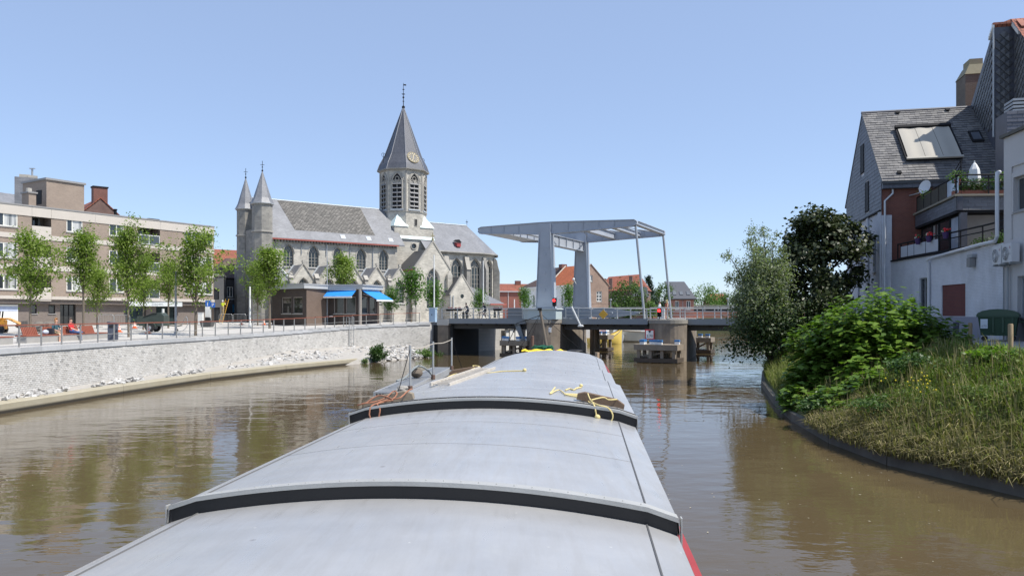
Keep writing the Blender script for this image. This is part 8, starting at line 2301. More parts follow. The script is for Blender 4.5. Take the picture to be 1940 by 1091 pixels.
# ================================================================ people
def person(name_label, loc, rot, J, cloth, hair=None, scale=1.0, cat='person', group=None):
    """one continuous skinned body; J: joint positions (x forward, y left, z up), cloth: bone group -> material"""
    root = thing('person', name_label, cat, loc, rot, group)
    root.scale = (scale,)*3
    bones = [('pelvis','waist','hips'),('waist','chest','torso'),('chest','neck','torso'),('neck','jaw','skin'),('jaw','head','skin')]
    for s in 'LR':
        bones += [('pelvis','hip'+s,'hips'),('hip'+s,'knee'+s,'thigh'),('knee'+s,'ankle'+s,'shin'),('ankle'+s,'toe'+s,'shoe'),
                  ('chest','sho'+s,'torso'),('sho'+s,'elb'+s,'sleeve'),('elb'+s,'wri'+s,'skin'),('wri'+s,'hand'+s,'skin')]
    rad = dict(pelvis=(.155,.125),waist=(.145,.105),chest=(.165,.12),neck=(.058,.058),jaw=(.075,.085),head=(.088,.10))
    for s in 'LR':
        rad.update({'hip'+s:(.10,.10),'knee'+s:(.062,.062),'ankle'+s:(.042,.042),'toe'+s:(.035,.03),'sho'+s:(.062,.062),'elb'+s:(.043,.043),'wri'+s:(.03,.028),'hand'+s:(.034,.018)})
    names = list(rad); idx = {n: i for i, n in enumerate(names)}
    me = bpy.data.meshes.new('tmp_body'); me.from_pydata([J[n] for n in names], [(idx[a], idx[b]) for a, b, _ in bones], [])
    o = bpy.data.objects.new('tmp_body', me); COL.objects.link(o)
    o.modifiers.new('s', 'SKIN')
    if not me.skin_vertices: bpy.context.view_layer.update()
    sv_ = me.skin_vertices[0].data
    for n, i in idx.items():
        sv_[i].radius = rad[n]; sv_[i].use_root = (n == 'pelvis')
    m = o.modifiers.new('d', 'SUBSURF'); m.levels = 1; m.render_levels = 1
    bpy.context.view_layer.update()
    body = bpy.data.meshes.new_from_object(o.evaluated_get(bpy.context.evaluated_depsgraph_get()))
    bpy.data.objects.remove(o)
    gs = ['skin','torso','sleeve','hips','thigh','shin','shoe']
    # hands: five fingers each, nose and eyes, joined into the body mesh
    mb = MB()
    mb.v = [tuple(v.co) for v in body.vertices]; mb.f = [tuple(p.vertices) for p in body.polygons]
    seg = [(Vector(J[a]), Vector(J[b]), g) for a, b, g in bones]
    def near(c):
        best = (1e9, 'skin')
        for a, b, g in seg:
            d = b-a; t = max(0, min(1, (c-a).dot(d)/max(d.length_squared, 1e-9))); q = (c-a-d*t).length
            if q < best[0]: best = (q, g)
        return best[1]
    mb.mi = [gs.index(near(p.center)) for p in body.polygons]
    mb.m = 0
    for s, sg in (('L',1),('R',-1)):
        w, h = Vector(J['wri'+s]), Vector(J['hand'+s]); d = (h-w).normalized(); side = d.cross(Vector((0,0,1)))
        if side.length < .1: side = d.cross(Vector((1,0,0)))
        side.normalize(); dn = side.cross(d)
        for k, L in enumerate((.062,.075,.08,.07)):
            b_ = h+side*(k-1.5)*.017-d*.01; mb.tube([b_, b_+d*L*.55, b_+d*L*.85-dn*.03], [.009,.0085,.007], 5)
        b_ = w+d*.03+side*.03*sg; mb.tube([b_, b_+side*.03*sg+d*.03, b_+side*.03*sg+d*.06], [.011,.010,.008], 5)
    hd, jw = Vector(J['head']), Vector(J['jaw']); f = Vector(J.get('face', (1,0,0))).normalized(); sd_ = Vector((0,0,1)).cross(f).normalized()
    eye = jw.lerp(hd, .55)
    mb.tube([eye+f*.085, eye+f*.115-Vector((0,0,.035)), eye+f*.09-Vector((0,0,.045))], [.010,.014,.01], 5)
    for s in (-1, 1): mb.ball(tuple(eye+sd_*s*.098-f*.005-Vector((0,0,.015))), .022, 6, 4, .6, .5, 1)
    mats = [cloth.get(g, M_skin) for g in gs]+[M_black, plain('lip_tone', (.35,.12,.10), .5, .05, 3)]
    mb.m = 7
    for s in (-1, 1): mb.ball(tuple(eye+f*.092+sd_*s*.034), .011, 6, 4)
    mb.m = 8; mb.cbox(tuple(eye+f*.088-Vector((0,0,.075))), .012, .045, .012, math.atan2(f.y, f.x))
    mb.build('body', mats, root, smooth=True, local=True)
    bpy.data.meshes.remove(body)
    if hair:
        mh, long_ = hair
        mb = MB(); top = hd+Vector((0,0,.0)); rings = []
        c = jw.lerp(hd, .8)
        for k in range(7):
            t = math.pi/2*(1-k/4.0); z = math.sin(t) if t > 0 else math.sin(t)*(1.2+.9*long_)
            r = max(.03, math.cos(t)) if t > 0 else 1.0-.12*(k-4)
            rings.append([tuple(c + Vector((0,0,.125*z+.012)) + (f*math.cos(a)*(.112 if math.cos(a) < .25 else (.112 if k < 3 else .03)) + sd_*math.sin(a)*.098)*r) for a in [2*math.pi*j/12 for j in range(12)]])
            if not long_ and k >= 5: break
        mb.loft(rings, True, True); mb.build('hair', mh, root, smooth=True, local=True)
    return root
def pose_sit(lean=0.0, kneeL=(.45,.12,.50), ankL=(.50,.12,.09), kneeR=(.45,-.12,.50), ankR=(.48,-.14,.09), elbL=(.12,.30,.78), wriL=(.34,.22,.62), elbR=(.12,-.30,.78), wriR=(.34,-.20,.62), face=(1,0,0)):
    J = dict(pelvis=(0,0,.54), waist=(.0-lean*.3,0,.70), chest=(-.02-lean*.7,0,.92), neck=(-.02-lean*.9,0,1.10), jaw=(.01-lean,0,1.19), head=(.01-lean,0,1.31), face=face)
    for s, sg, kn, an, el, wr in (('L',1,kneeL,ankL,elbL,wriL),('R',-1,kneeR,ankR,elbR,wriR)):
        J['hip'+s] = (.04,.10*sg,.53); J['knee'+s] = kn; J['ankle'+s] = an; J['toe'+s] = (an[0]+.17, an[1]+.02*sg, max(.04, an[2]-.05))
        J['sho'+s] = (-.02-lean*.8,.185*sg,1.04); J['elb'+s] = el; J['wri'+s] = wr
        d = (Vector(wr)-Vector(el)).normalized()*.085; J['hand'+s] = tuple(Vector(wr)+d)
    return J
def pose_stand(stride=.0, elbL=(-.02,.25,1.12), wriL=(.10,.26,.90), elbR=(-.02,-.25,1.12), wriR=(.10,-.26,.90), face=(1,0,0), z=0):
    J = dict(pelvis=(0,0,.94), waist=(0,0,1.08), chest=(0,0,1.30), neck=(0,0,1.48), jaw=(.025,0,1.56), head=(.025,0,1.68), face=face)
    for s, sg, el, wr in (('L',1,elbL,wriL),('R',-1,elbR,wriR)):
        J['hip'+s] = (0,.095*sg,.90); J['knee'+s] = (stride*.5*sg+.02,.10*sg,.49); J['ankle'+s] = (stride*sg,.10*sg,.08); J['toe'+s] = (stride*sg+.17,.12*sg,.035)
        J['sho'+s] = (0,.185*sg,1.42); J['elb'+s] = el; J['wri'+s] = wr
        d = (Vector(wr)-Vector(el)).normalized()*.085; J['hand'+s] = tuple(Vector(wr)+d)
    return J
C = lambda n, c: plain(n, c, .8, .12, 5)
teal = C('teal_cotton', (.035,.10,.13)); khaki = C('khaki_cotton', (.34,.28,.18)); redc = C('red_cotton', (.52,.025,.03)); jeans = C('blue_denim', (.075,.15,.34))
hairb = C('strawberry_hair', (.36,.17,.06)); hairg = C('grey_brown_hair', (.10,.075,.06)); whitec = C('white_cotton', (.72,.73,.75)); darkc = C('dark_jersey', (.02,.022,.035)); shoe = C('dark_shoe', (.04,.035,.03))
hivis = C('yellow_hi_vis', (.62,.75,.04)); blond = C('blond_hair', (.55,.42,.20)); rust = C('rust_cotton', (.40,.10,.05))
# ---- benches by the railing
def bench(label, y0, y1, x, backs):
    z = 2.70; b = thing('plaza_bench', label, 'bench', (x,(y0+y1)/2,z))
    mb = MB(); mb.box(x-.55,x-.02,y0+.05,y1-.05,z-.05,z+.36); mb.build('concrete_base', plain('bench_concrete', (.33,.32,.30), .9, .15, 2, bump=.3), b)
    for k in range(4):
        mb = MB(); mb.box(x-.62+k*.16,x-.62+k*.16+.14,y0,y1,z+.37,z+.43); mb.build('seat_slat', M_redwood, b)
    for c0, c1 in backs:
        mb = MB(); n = int((c1-c0)/.135)
        for k in range(n):
            yy = c0+(c1-c0)*k/n
            mb.add([(x-.66,yy,z+.43),(x-.60,yy,z+.43),(x-.60,yy+.105,z+.43),(x-.66,yy+.105,z+.43),(x-.80,yy,z+.86),(x-.75,yy,z+.86),(x-.75,yy+.105,z+.86),(x-.80,yy+.105,z+.86)], [(3,2,1,0),(4,5,6,7),(0,1,5,4),(1,2,6,5),(2,3,7,6),(3,0,4,7)])
        mb.build('backrest_slats', M_redwood, b, kind='stuff')
        for yy in (c0+.2, c1-.3):
            mb = MB(); mb.add([(x-.70,yy,z+.34),(x-.64,yy,z+.34),(x-.64,yy+.06,z+.34),(x-.70,yy+.06,z+.34),(x-.85,yy,z+.82),(x-.80,yy,z+.82),(x-.80,yy+.06,z+.82),(x-.85,yy+.06,z+.82)], [(3,2,1,0),(4,5,6,7),(0,1,5,4),(1,2,6,5),(2,3,7,6),(3,0,4,7)]); mb.build('back_support', M_greysteel, b)
    return b
bench('red brown slatted bench cut off by the left edge of the photo', 30.5, 39.2, -25.5, [(31,33.5),(34.0,36.2),(37.0,38.4)])
bench('long red brown slatted bench on which two people sit by the railing', 40.2, 48.4, -25.5, [(40.9,42.2),(42.6,44.2),(44.5,46.2),(46.4,47.9)])
person('seated woman in a dark teal top and khaki shorts with reddish blond hair', (-25.85,43.25,2.70-.06), R(-12), pose_sit(-.10, (.42,.10,.52), (.30,.12,.09), (.44,-.10,.52), (.44,-.12,.09), (.10,.28,.80), (.36,.10,.64), (.12,-.27,.78), (.38,-.08,.64)), dict(torso=teal, sleeve=teal, hips=khaki, thigh=khaki), (hairb, .8))
person('seated man in a red shirt and blue jeans with one leg crossed', (-25.85,45.0,2.70-.06), R(-14), pose_sit(.12, (.44,.16,.52), (.46,.16,.09), (.46,-.06,.60), (.50,.26,.56), (-.20,.42,.98), (-.28,.66,.92), (.14,-.26,.80), (.40,-.04,.66)), dict(torso=redc, sleeve=redc, hips=jeans, thigh=jeans, shin=jeans, shoe=shoe), (hairg, 0))
mb = MB(); mb.ball((-25.75,42.25,2.70+.56), .2, 10, 7, .7, 1.1, .7); bg_ = mb.build('shopping_bag', plain('white_blue_bag', (.45,.50,.58), .6, .4, 6), None, smooth=True); tag(bg_, 'pale blue and white bag lying on the bench left of the woman', 'bag')
mb = MB(); mb.cbox((-25.75,42.72,2.70+.60), .3,.3,.34, .2); tag(mb.build('backpack', plain('black_backpack', (.02,.02,.03), .7, .2, 6), None), 'black backpack standing on the bench right beside the woman', 'bag')
# ---- litter bin, lamp post, poles
x, y = X(214,45.5), 45.5; z = zl(x,y)
b = thing('litter_bin', 'dark blue grey square litter bin at the right end of the long bench', 'litter bin', (x,y,z))
M_binb = plain('blue_grey_bin', (.075,.085,.115), .5, .1, 2)
mb = MB(); mb.cbox((x,y,z+.52), .50,.42,.96, .3); mb.build('bin_body', M_binb, b)
mb = MB(); mb.cbox((x,y,z+1.06), .56,.48,.08, .3, Matrix.Rotation(.12, 3, 'Y')); mb.build('bin_lid', M_binb, b)
mb = MB(); mb.cbox((x+.05,y-.215,z+.86), .3,.02,.14, .3); mb.build('opening', M_dark, b)
def lamp(label, px_, Y, topy, head=True, r=.06, mt=None):
    x = X(px_,Y); z = zl(x,Y); zt = Z(topy,Y)
    l = thing('lamp_post' if head else 'white_pole', label, 'lamp post' if head else 'pole', (x,Y,z))
    mb = MB(); mb.tube([(x,Y,z-.1),(x,Y,(z+zt)/2),(x,Y,zt)], [r,r*.9,r*.75], 10); mb.build('pole', mt or M_greysteel, l, smooth=True)
    mb = MB(); mb.cyl((x,Y), r*1.5, z, z+.25, 10); mb.build('pole_base', mt or M_greysteel, l)
    if head:
        mb = MB(); mb.lathe([(.05,zt-.02),(.15,zt+.02),(.15,zt+.24),(.06,zt+.30)], (x,Y), 12); mb.build('lamp_head', plain('lamp_grey', (.33,.34,.35), .5, .05, 3), l)
lamp('grey lamp post behind the railing beside the dark trailer machine', 333, 55.5, 522, True, .085)
lamp('plain white pole between young trees left of the pavilion', 473.5, 74, 543, False, .10, M_white)
lamp('tall white flagpole in front of the church transept', 822.5, 87, 483, False, .085, M_white)
lamp('tall white flagpole right of the sacristy gable, beyond the riders', 915.5, 92, 494, False, .085, M_white)
lamp('short white post in front of the white house', 974.5, 104, 567, False, .09, M_white)
def blamp(label, a, b, h):
    p = BR((a,b,DK)); l = thing('lamp_post', label, 'lamp post', p)
    mb = MB(); mb.tube([p,(p[0],p[1],DK+h)], .05, 8); mb.build('pole', M_galv, l)
    mb = MB(); mb.lathe([(.05,DK+h),(.16,DK+h+.04),(.12,DK+h+.16)], (p[0],p[1]), 10); mb.build('lamp_head', M_galv, l)
blamp('slim grey lamp post on the far side of the lifting span, right of the gable', BR.a_at(1157,11.8), 11.8, 2.1)
blamp('slim grey lamp post on the right span near the willow', BR.a_at(1379,11.8), 11.8, 2.1)
x, y = X(820.5,85.5), 85.5; z = zl(x,y)
c = thing('control_cabinet', 'light blue street cabinet with dark base at the foot of the flagpole', 'cabinet', (x,y,z))
mb = MB(); mb.cbox((x,y,z+.75), .75,.5,1.5, -.4); mb.build('cabinet_body', plain('light_blue_cabinet', (.30,.42,.55), .5, .06, 2), c)
mb = MB(); mb.cbox((x,y,z+1.56), .85,.6,.1, -.4); mb.build('cabinet_lid', plain('pale_blue_lid', (.42,.52,.60), .5, .06, 2), c)
mb = MB(); mb.cbox((x-.12,y-.26,z+.8), .04,.03,.2, -.4); mb.build('lock', M_black, c)
# ---- cones
def cone(label, px_, Y):
    x = X(px_,Y); z = zl(x,Y); c = thing('traffic_cone', label, 'traffic cone', (x,Y,z), 0, 'orange cones on the plaza')
    mb = MB(); mb.cbox((x,Y,z+.03), .36,.36,.05); mb.build('base', plain('cone_orange', (.75,.13,.025), .5, .05, 3), c)
    for z0, z1, r0, r1, mt in ((.055,.20,.15,.115,'o'),(.20,.30,.115,.09,'w'),(.30,.38,.09,.07,'o'),(.38,.46,.07,.05,'w'),(.46,.55,.05,.025,'o')):
        mb = MB(); mb.lathe([(r0,z+z0),(r1,z+z1)], (x,Y), 12); mb.build('cone_band' if mt == 'w' else 'cone_body', MATS['cone_orange'] if mt == 'o' else M_signw, c)
cone('orange traffic cone just right of the litter bin', 226, 58)
cone('small orange traffic cone between the litter bin and the trailer machine', 255, 66)
cone('orange traffic cone in front of the trailer machine wheel', 281, 57)
cone('orange traffic cone behind the railing left of the white pole', 457, 80)
cone('orange traffic cone behind the railing right of the white pole', 500, 80)
# ---- crowd barriers
def barrier(label, px0, px1, Y, group='steel crowd barriers on the plaza'):
    x0, x1 = X(px0,Y), X(px1,Y); z = zl((x0+x1)/2, Y)
    b = thing('crowd_barrier', label, 'barrier', ((x0+x1)/2,Y,z), 0, group)
    mb = MB(); mb.tube([(x0,Y,z+.05),(x0,Y,z+1.0),(x0+.1,Y,z+1.1),(x1-.1,Y,z+1.1),(x1,Y,z+1.0),(x1,Y,z+.05)], .025, 6); mb.tube([(x0,Y,z+.2),(x1,Y,z+.2)], .02, 6); mb.build('frame', M_galv, b)
    mb = MB(); n = max(4, int((x1-x0)/.14))
    for k in range(1, n): mb.tube([(x0+(x1-x0)*k/n,Y,z+.2),(x0+(x1-x0)*k/n,Y,z+1.09)], .009, 4)
    mb.build('bars', M_galv, b, kind='stuff')
    for xx in (x0+.2, x1-.2): mb = MB(); mb.box(xx-.03,xx+.03,Y-.28,Y+.28,z,z+.05); mb.build('foot', M_galv, b)
barrier('steel crowd barrier behind the litter bin in front of the apartment block, left one', 187, 215, 68)
barrier('steel crowd barrier behind the litter bin, right one by the shop window', 217, 246, 68)
barrier('steel crowd barrier below the ladder by the dark corner house', 415, 440, 84)
barrier('steel crowd barrier left of the white pole', 442, 466, 84.5)
barrier('steel crowd barrier right of the white pole', 480, 503, 84)
# ---- parking sign, ticket cabinet, planter
x, y = X(400,78), 78; z = zl(x,y)
s = thing('parking_sign', 'blue parking signs reading P on a pole near the end of the apartment block', 'sign', (x,y,z))
mb = MB(); mb.tube([(x,y,z),(x,y,z+2.5)], .04, 8); mb.build('pole', M_galv, s)
mb = MB(); mb.cbox((x-.30,y-.06,Z(575,78)), .52,.04,.62); mb.build('plate', M_signb, s)
mb = MB(); mb.cbox((x-.28,y-.06,Z(583.5,78)), .46,.04,.26); mb.build('white_plate', M_signw, s)
mb = MB(); mb.cbox((x+.22,y-.10,Z(578,78)), .44,.04,.50); mb.build('parking_plate', M_signb, s)
text('lettering', 'P', .48, M_signw, upright((x+.22,y-.125,Z(578,78)), 0, -1), s)
mb = MB(); mb.cbox((x-.34,y-.085,Z(576,78)), .06,.01,.36); mb.build('mark', M_signw, s)
x = X(394,80); z = zl(x,80)
c = thing('white_banner_stand', 'white display stand in front of the apartment corner under the parking sign', 'display stand', (x,80,z))
mb = MB(); mb.cbox((x,80,z+1.35), .55,.12,1.3); mb.build('board', M_white, c)
mb = MB(); mb.cbox((x,80,z+.4), .5,.3,.75); mb.build('stand_base', M_dark, c)
x = X(380.5,79); z = zl(x,79)
c = thing('white_cabinet', 'small white cabinet behind the railing left of the parking sign', 'cabinet', (x,79,z))
mb = MB(); mb.cbox((x,79,z+.62), .45,.4,1.2); mb.build('cabinet_body', M_white, c); mb = MB(); mb.cbox((x,79,z+1.25), .5,.45,.08); mb.build('cabinet_top', plain('cabinet_grey', (.55,.55,.54), .6, .05, 2), c)
x = X(392,73); z = zl(x,73)
c = thing('concrete_planter', 'dark grey low square planter behind the railing below the parking sign', 'planter', (x,73,z))
mb = MB(); mb.loft([[(x-.45,72.7,z),(x+.45,72.7,z),(x+.45,73.5,z),(x-.45,73.5,z)],[(x-.55,72.6,z+.55),(x+.55,72.6,z+.55),(x+.55,73.6,z+.55),(x-.55,73.6,z+.55)]]); mb.build('planter_body', plain('dark_planter', (.10,.10,.10), .8, .1, 2), c)
mb = MB(); mb.cbox((x,73.1,z+.565), .95,.85,.03); mb.build('soil', plain('planter_soil', (.05,.04,.03), .9, .2, 4), c)
# ---- dark green trailer machine (road compressor)
x, y = X(290,60), 60.0; z = zl(x,y); ff = Frame(x, y, .97, .1, z)
t_ = thing('trailer_machine', 'dark grey green two wheeled trailer machine with drawbar standing on the plaza', 'trailer', (x,y,z))
M_tm = plain('dark_machine_green', (.045,.06,.05), .5, .25, 3)
mb = MB(ff); mb.vprism([(-.85,.45),(1.0,.45),(1.0,1.25),(.75,1.50),(.2,1.48),(-.55,1.18),(-.85,.95)], -.6, .6); mb.build('machine_body', M_tm, t_)
mb = MB(ff); mb.vprism([(-1.0,.5),(-.86,.5),(-.86,1.22),(-1.0,1.22)], -.6, .6); mb.build('tail_panel', M_tm, t_)
for b_ in (-.72,.72):
    mb = MB(ff); mb.loft([[(.0+.33*math.cos(t),b_+d,.33+.33*math.sin(t)) for t in [2*math.pi*k/16 for k in range(16)]] for d in (-.10,.10)]); w_ = mb.build('wheel', M_rubber, t_)
    mb = MB(ff); mb.loft([[(.0+.15*math.cos(t),b_+d,.33+.15*math.sin(t)) for t in [2*math.pi*k/12 for k in range(12)]] for d in (-.115,.115)]); mb.build('rim', M_greysteel, w_)
    mb = MB(ff); mb.tube([(.42*math.cos(t),b_,.36+.42*math.sin(t)) for t in [math.pi*k/8 for k in range(9)]], .05, 5); mb.build('mudguard', M_tm, t_)
mb = MB(ff); mb.tube([(1.0,.0,.5),(1.9,0,.45),(2.2,0,.5)], .05, 6); mb.build('drawbar', M_tm, t_)
mb = MB(ff); mb.tube([(1.75,.1,.9),(1.75,.1,.1)], .03, 6); mb.loft([[(1.75+.12*math.cos(t),.1+d,.12+.12*math.sin(t)) for t in [2*math.pi*k/10 for k in range(10)]] for d in (-.04,.04)]); mb.build('jockey_wheel', M_rubber, t_)
mb = MB(ff); mb.lathe([(.08,1.48),(.08,1.75),(.13,1.76),(.13,1.9)], ff((.75,0,0))[:2], 8) if False else mb.tube([(.75,0,1.48),(.75,0,1.8)], .10, 8); mb.build('white_exhaust', M_white, t_)
mb = MB(ff); mb.tube([(-.5,-.61,1.15),(.2,-.62,1.40),(.5,-.62,1.42)], .03, 5); mb.build('hand_rail', M_black, t_)
mb = MB(); fr_h = [ff((2.2,-.1,.5)), ff((2.6,-.3,1.2)), ff((2.7,-.4,.5)), ff((2.3,-.5,.05)), ff((1.5,-.6,.03))]
mb.tube(wob(fr_h, 6, 0, 2), .025, 5); tag(mb.build('air_hose', M_galv, None, smooth=True), 'thin pale hose arching down beside the trailer machine', 'hose')
# ---- orange mini loader at the left edge
x, y = X(-2,52), 52.0; z = zl(x,y)-.15; ff = Frame(x, y, .9, .4, z)
e = thing('mini_loader', 'orange and black compact loader partly behind the bench at the left photo edge', 'loader', (x,y,z))
M_org = plain('loader_orange', (.50,.22,.02), .5, .15, 3)
mb = MB(ff); mb.vprism([(-1.6,.4),(.4,.4),(.4,1.0),(-.2,1.15),(-1.6,1.15)], -.55, .55); mb.build('loader_body', M_org, e)
mb = MB(ff)
for a in (-1.0,.1):
    for b_ in (-.5,.5): mb.tube([(a,b_,1.1),(a+.05,b_,1.6)], .05, 5)
mb.build('roll_frame', M_black, e)
mb = MB(ff); mb.box(-.8,-.3,-.25,.25,1.15,1.35); mb.box(-.9,-.78,-.25,.25,1.35,1.8); mb.build('seat', M_black, e)
for a in (-1.25,.05):
    for b_ in (-.68,.68):
        mb = MB(ff); mb.loft([[(a+.38*math.cos(t),b_+d,.38+.38*math.sin(t)) for t in [2*math.pi*k/14 for k in range(14)]] for d in (-.13,.13)]); mb.build('wheel', M_rubber, e)
for b_ in (-.4,.4):
    mb = MB(ff); mb.tube([(-.3,b_,1.1),(.6,b_,1.1),(1.5,b_,.6)], .07, 6); mb.build('lift_arm', M_org, e)
mb = MB(ff); mb.vprism([(1.4,.3),(2.1,.25),(2.0,.4),(1.6,.45),(1.55,.95),(1.4,.95)], -.75, .75); mb.build('bucket', plain('bucket_steel', (.10,.09,.085), .6, .2, 3), e)
mb = MB(); r2 = random.Random(2); q = ff((2.6,.2,0))
for k in range(14): mb.ball((q[0]+r2.gauss(0,.45), q[1]+r2.gauss(0,.3), z+.25+r2.uniform(0,.55)), r2.uniform(.25,.4), 8, 5, 1, 1, .7)
tag(mb.build('earth_heap', plain('grey_earth', (.17,.15,.13), .95, .3, 4, bump=.5), None), 'heap of dark grey earth and slabs behind the benches at left', 'heap')
# ---- worker on a ladder by the corner house
xw, yw = X(428,92), 92.0; zg = zl(xw,yw)
l = thing('orange_ladder', 'yellow orange ladder leaning on the dark corner house under a worker', 'ladder', (xw,yw,zg))
for s in (-.2,.2):
    mb = MB(); mb.tube([(xw+s-.3,yw-.9,zg),(xw+s+.05,yw+.3,zg+2.9)], .022, 5); mb.build('ladder_rail', M_ochre, l)
mb = MB()
for k in range(12):
    f = (k+.7)/13; mb.tube([(xw-.5+.35*f,yw-.9+1.2*f,zg+2.9*f),(xw-.1+.35*f,yw-.9+1.2*f,zg+2.9*f)], .013, 4)
mb.build('rungs', M_ochre, l, kind='stuff')
person('worker in yellow hi vis vest and white helmet standing on the ladder', (xw-.12,yw-.75,zg+.95), R(80), pose_stand(.06, (.15,.26,1.25), (.34,.18,1.40), (.15,-.26,1.25), (.34,-.18,1.40)), dict(torso=hivis, sleeve=hivis, hips=khaki, thigh=khaki, shin=khaki, shoe=shoe), (M_white, 0))
# ---- bicycles and riders on the left span
def bicycle(label, loc, rot):
    b = thing('bicycle', label, 'bicycle', loc, rot)
    for a in (-.52,.52):
        mb = MB(); mb.tube([(a+.33*math.cos(t),0,.35+.33*math.sin(t)) for t in [2*math.pi*k/18 for k in range(18)]], .025, 5, closed=True); w_ = mb.build('wheel', M_rubber, b, local=True)
        mb = MB()
        for k in range(8): mb.tube([(a,0,.35),(a+.32*math.cos(k*.785),0,.35+.32*math.sin(k*.785))], .005, 4)
        mb.build('spokes', M_galv, w_, kind='stuff', local=True)
    mb = MB()
    for p, q in (((-.52,0,.35),(-.12,0,.32)),((-.12,0,.32),(-.22,0,.85)),((-.12,0,.32),(.36,0,.78)),((-.20,0,.78),(.36,0,.80)),((-.52,0,.35),(-.2,0,.76)),((.52,0,.35),(.36,0,.95))): mb.tube([p, q], .02, 6)
    mb.build('frame', M_black, b, local=True)
    mb = MB(); mb.tube([(.28,-.27,1.02),(.38,-.15,1.0),(.38,.15,1.0),(.28,.27,1.02)], .016, 6); mb.build('handlebar', M_black, b, local=True)
    mb = MB(); mb.ball((-.23,0,.90), .09, 8, 5, 1.4, .8, .4); mb.build('saddle', M_black, b, local=True)
    mb = MB(); mb.tube([(-.12,-.12,.18),(-.12,-.02,.32),(-.12,.02,.32),(-.12,.12,.46)], .012, 5); mb.build('pedals', M_galv, b, local=True)
    return b
def ride():
    J = pose_sit()
    up_ = lambda p, dz: (p[0], p[1], p[2]+dz)
    for k in list(J):
        if k != 'face': J[k] = up_(J[k], .45)
    J['kneeL'] = (.34,.12,.78); J['ankleL'] = (.10,.13,.44); J['toeL'] = (.24,.13,.42); J['kneeR'] = (.26,-.12,.62); J['ankleR'] = (.06,-.13,.24); J['toeR'] = (.22,-.13,.20)
    J['waist'] = (.06,0,1.12); J['chest'] = (.18,0,1.32); J['neck'] = (.25,0,1.47); J['jaw'] = (.29,0,1.55); J['head'] = (.30,0,1.67)
    for s, sg in (('L',1),('R',-1)):
        J['sho'+s] = (.20,.18*sg,1.42); J['elb'+s] = (.36,.25*sg,1.22); J['wri'+s] = (.52,.24*sg,1.06); J['hand'+s] = (.58,.24*sg,1.02)
    return J
for px_, lb, lb2, cl in ((884,'dark bicycle under the left rider on the bridge','cyclist in long dark clothes, left of the two riders on the bridge',dict(torso=darkc,sleeve=darkc,hips=darkc,thigh=darkc,shin=darkc,shoe=shoe)),(917,'dark bicycle under the right rider on the bridge','cyclist with bare legs and dark helmet, right of the two riders on the bridge',dict(torso=darkc,sleeve=darkc,hips=darkc,thigh=darkc,shoe=shoe))):
    a = BR.a_at(px_, 1.2); p = BR((a,1.2,DK)); rot = BR.rot()+math.pi
    bicycle(lb, p, rot)
    q = BR((a+.22,1.2,DK+.0))
    person(lb2, (q[0],q[1],DK), rot, ride(), cl, (M_black, 0))
# flower boxes on the far railing of the left span
for k, px_ in enumerate((853,868,943)):
    a = BR.a_at(px_, B1-.3); p = BR((a,B1-.35,DK+.95))
    f = thing('flower_box', ['dark flower box on the bridge railing, leftmost by the sacristy gable','dark flower box on the bridge railing left of the riders','dark flower box on the bridge railing right of the riders'][k], 'flower box', p, BR.rot())
    mb = MB(); mb.loft([[(-.45,-.12,0),(.45,-.12,0),(.45,.12,0),(-.45,.12,0)],[(-.55,-.18,.28),(.55,-.18,.28),(.55,.18,.28),(-.55,.18,.28)]]); mb.build('box_body', M_black, f, local=True)
    mb = MB(); r2 = random.Random(k)
    for j in range(14): mb.ball((r2.uniform(-.5,.5), r2.uniform(-.12,.12), .32+r2.uniform(0,.12)), .07, 6, 4)
    mb.build('plants', plain('wine_leaves', (.16,.04,.04), .7, .4, 8), f, local=True, kind='stuff')
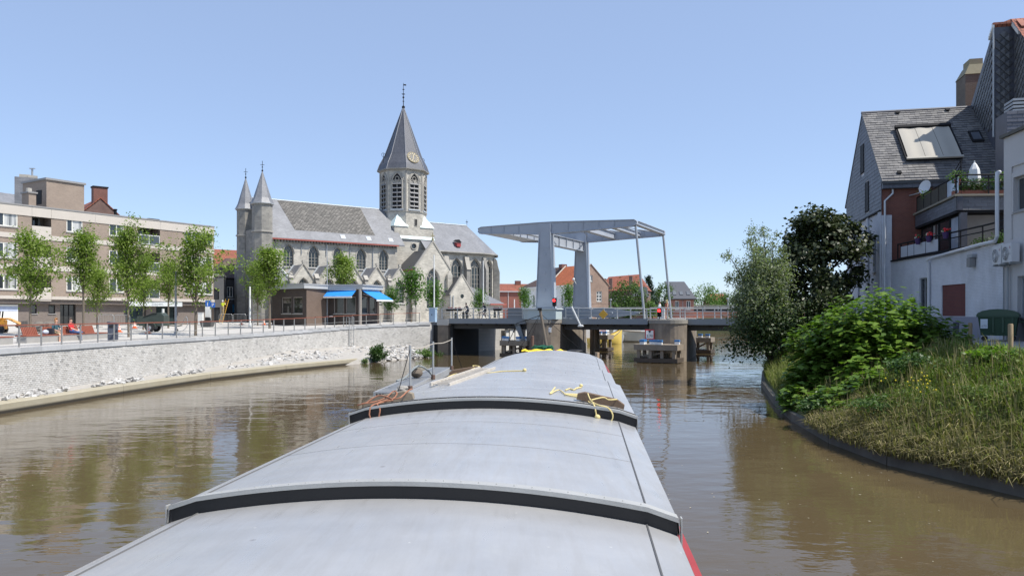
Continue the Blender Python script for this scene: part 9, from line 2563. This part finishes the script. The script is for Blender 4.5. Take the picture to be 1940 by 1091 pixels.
# ---- pedestrians on the right pier
a = BR.a_at(1250,.5); p = BR((a,.5,DK+.02))
person('pedestrian in a white shirt leaning at the bridge railing beside the red signal', p, BR.rot()+R(200), pose_stand(.05, (.10,.26,1.15), (.32,.18,1.10), (.10,-.26,1.15), (.32,-.18,1.10)), dict(torso=whitec, sleeve=whitec, hips=darkc, thigh=darkc, shin=darkc, shoe=shoe), (hairg, 0))
a = BR.a_at(1263,1.0); p = BR((a,1.0,DK+.02))
person('pedestrian with long blond hair and rust red top beside the white shirted one', p, BR.rot()+R(40), pose_stand(.12), dict(torso=rust, sleeve=M_skin, hips=rust, shoe=shoe), (blond, 1.2), 1.05)
mb = MB(BR); a = BR.a_at(1247,B0+.2); mb.box(a-.05,a+.62,B0+.12,B0+.3,DK+.10,DK+1.0); tag(mb.build('white_cabinet', M_signw, None), 'white cabinet behind the railing under the white shirted pedestrian', 'cabinet')
# lamp and camera on the far portal leg
cl_ = thing('floodlight', 'small white floodlight and camera fixed to the far portal leg', 'floodlight', BR((-.95,10.0,8.6)))
pf = BR((-.75,9.45,Z(527,83)))
mb = MB(); mb.ball(pf, .16, 8, 6, 1, .8, 1.1); mb.build('lamp_body', M_white, cl_); mb = MB(); mb.tube([pf,(pf[0]+.25,pf[1]-.1,pf[2]-.45),(pf[0]+.4,pf[1],pf[2]-.6)], .035, 6); mb.build('arm', M_white, cl_)
# ---- leaves and scum floating on the water
mb = MB(); r2 = random.Random(77)
for k in range(230):
    x_, y_ = (r2.uniform(2.5,12), r2.uniform(6,30)) if k < 150 else (r2.uniform(-20,-4), r2.uniform(10,48))
    if x_ > 9.9 and y_ > 15: continue
    s_ = r2.uniform(.012,.035); a_ = r2.uniform(0,6.28); c_, d_ = math.cos(a_)*s_, math.sin(a_)*s_
    mb.face((x_+c_,y_+d_,.008),(x_-d_*.6,y_+c_*.6,.008),(x_-c_,y_-d_,.008),(x_+d_*.6,y_-c_*.6,.008))
tag(mb.build('floating_debris', plain('pale_debris', (.42,.38,.28), .9, .4, 9), None, kind='stuff', recalc=False), 'tiny pale leaves and scum specks floating on the brown water', 'debris')
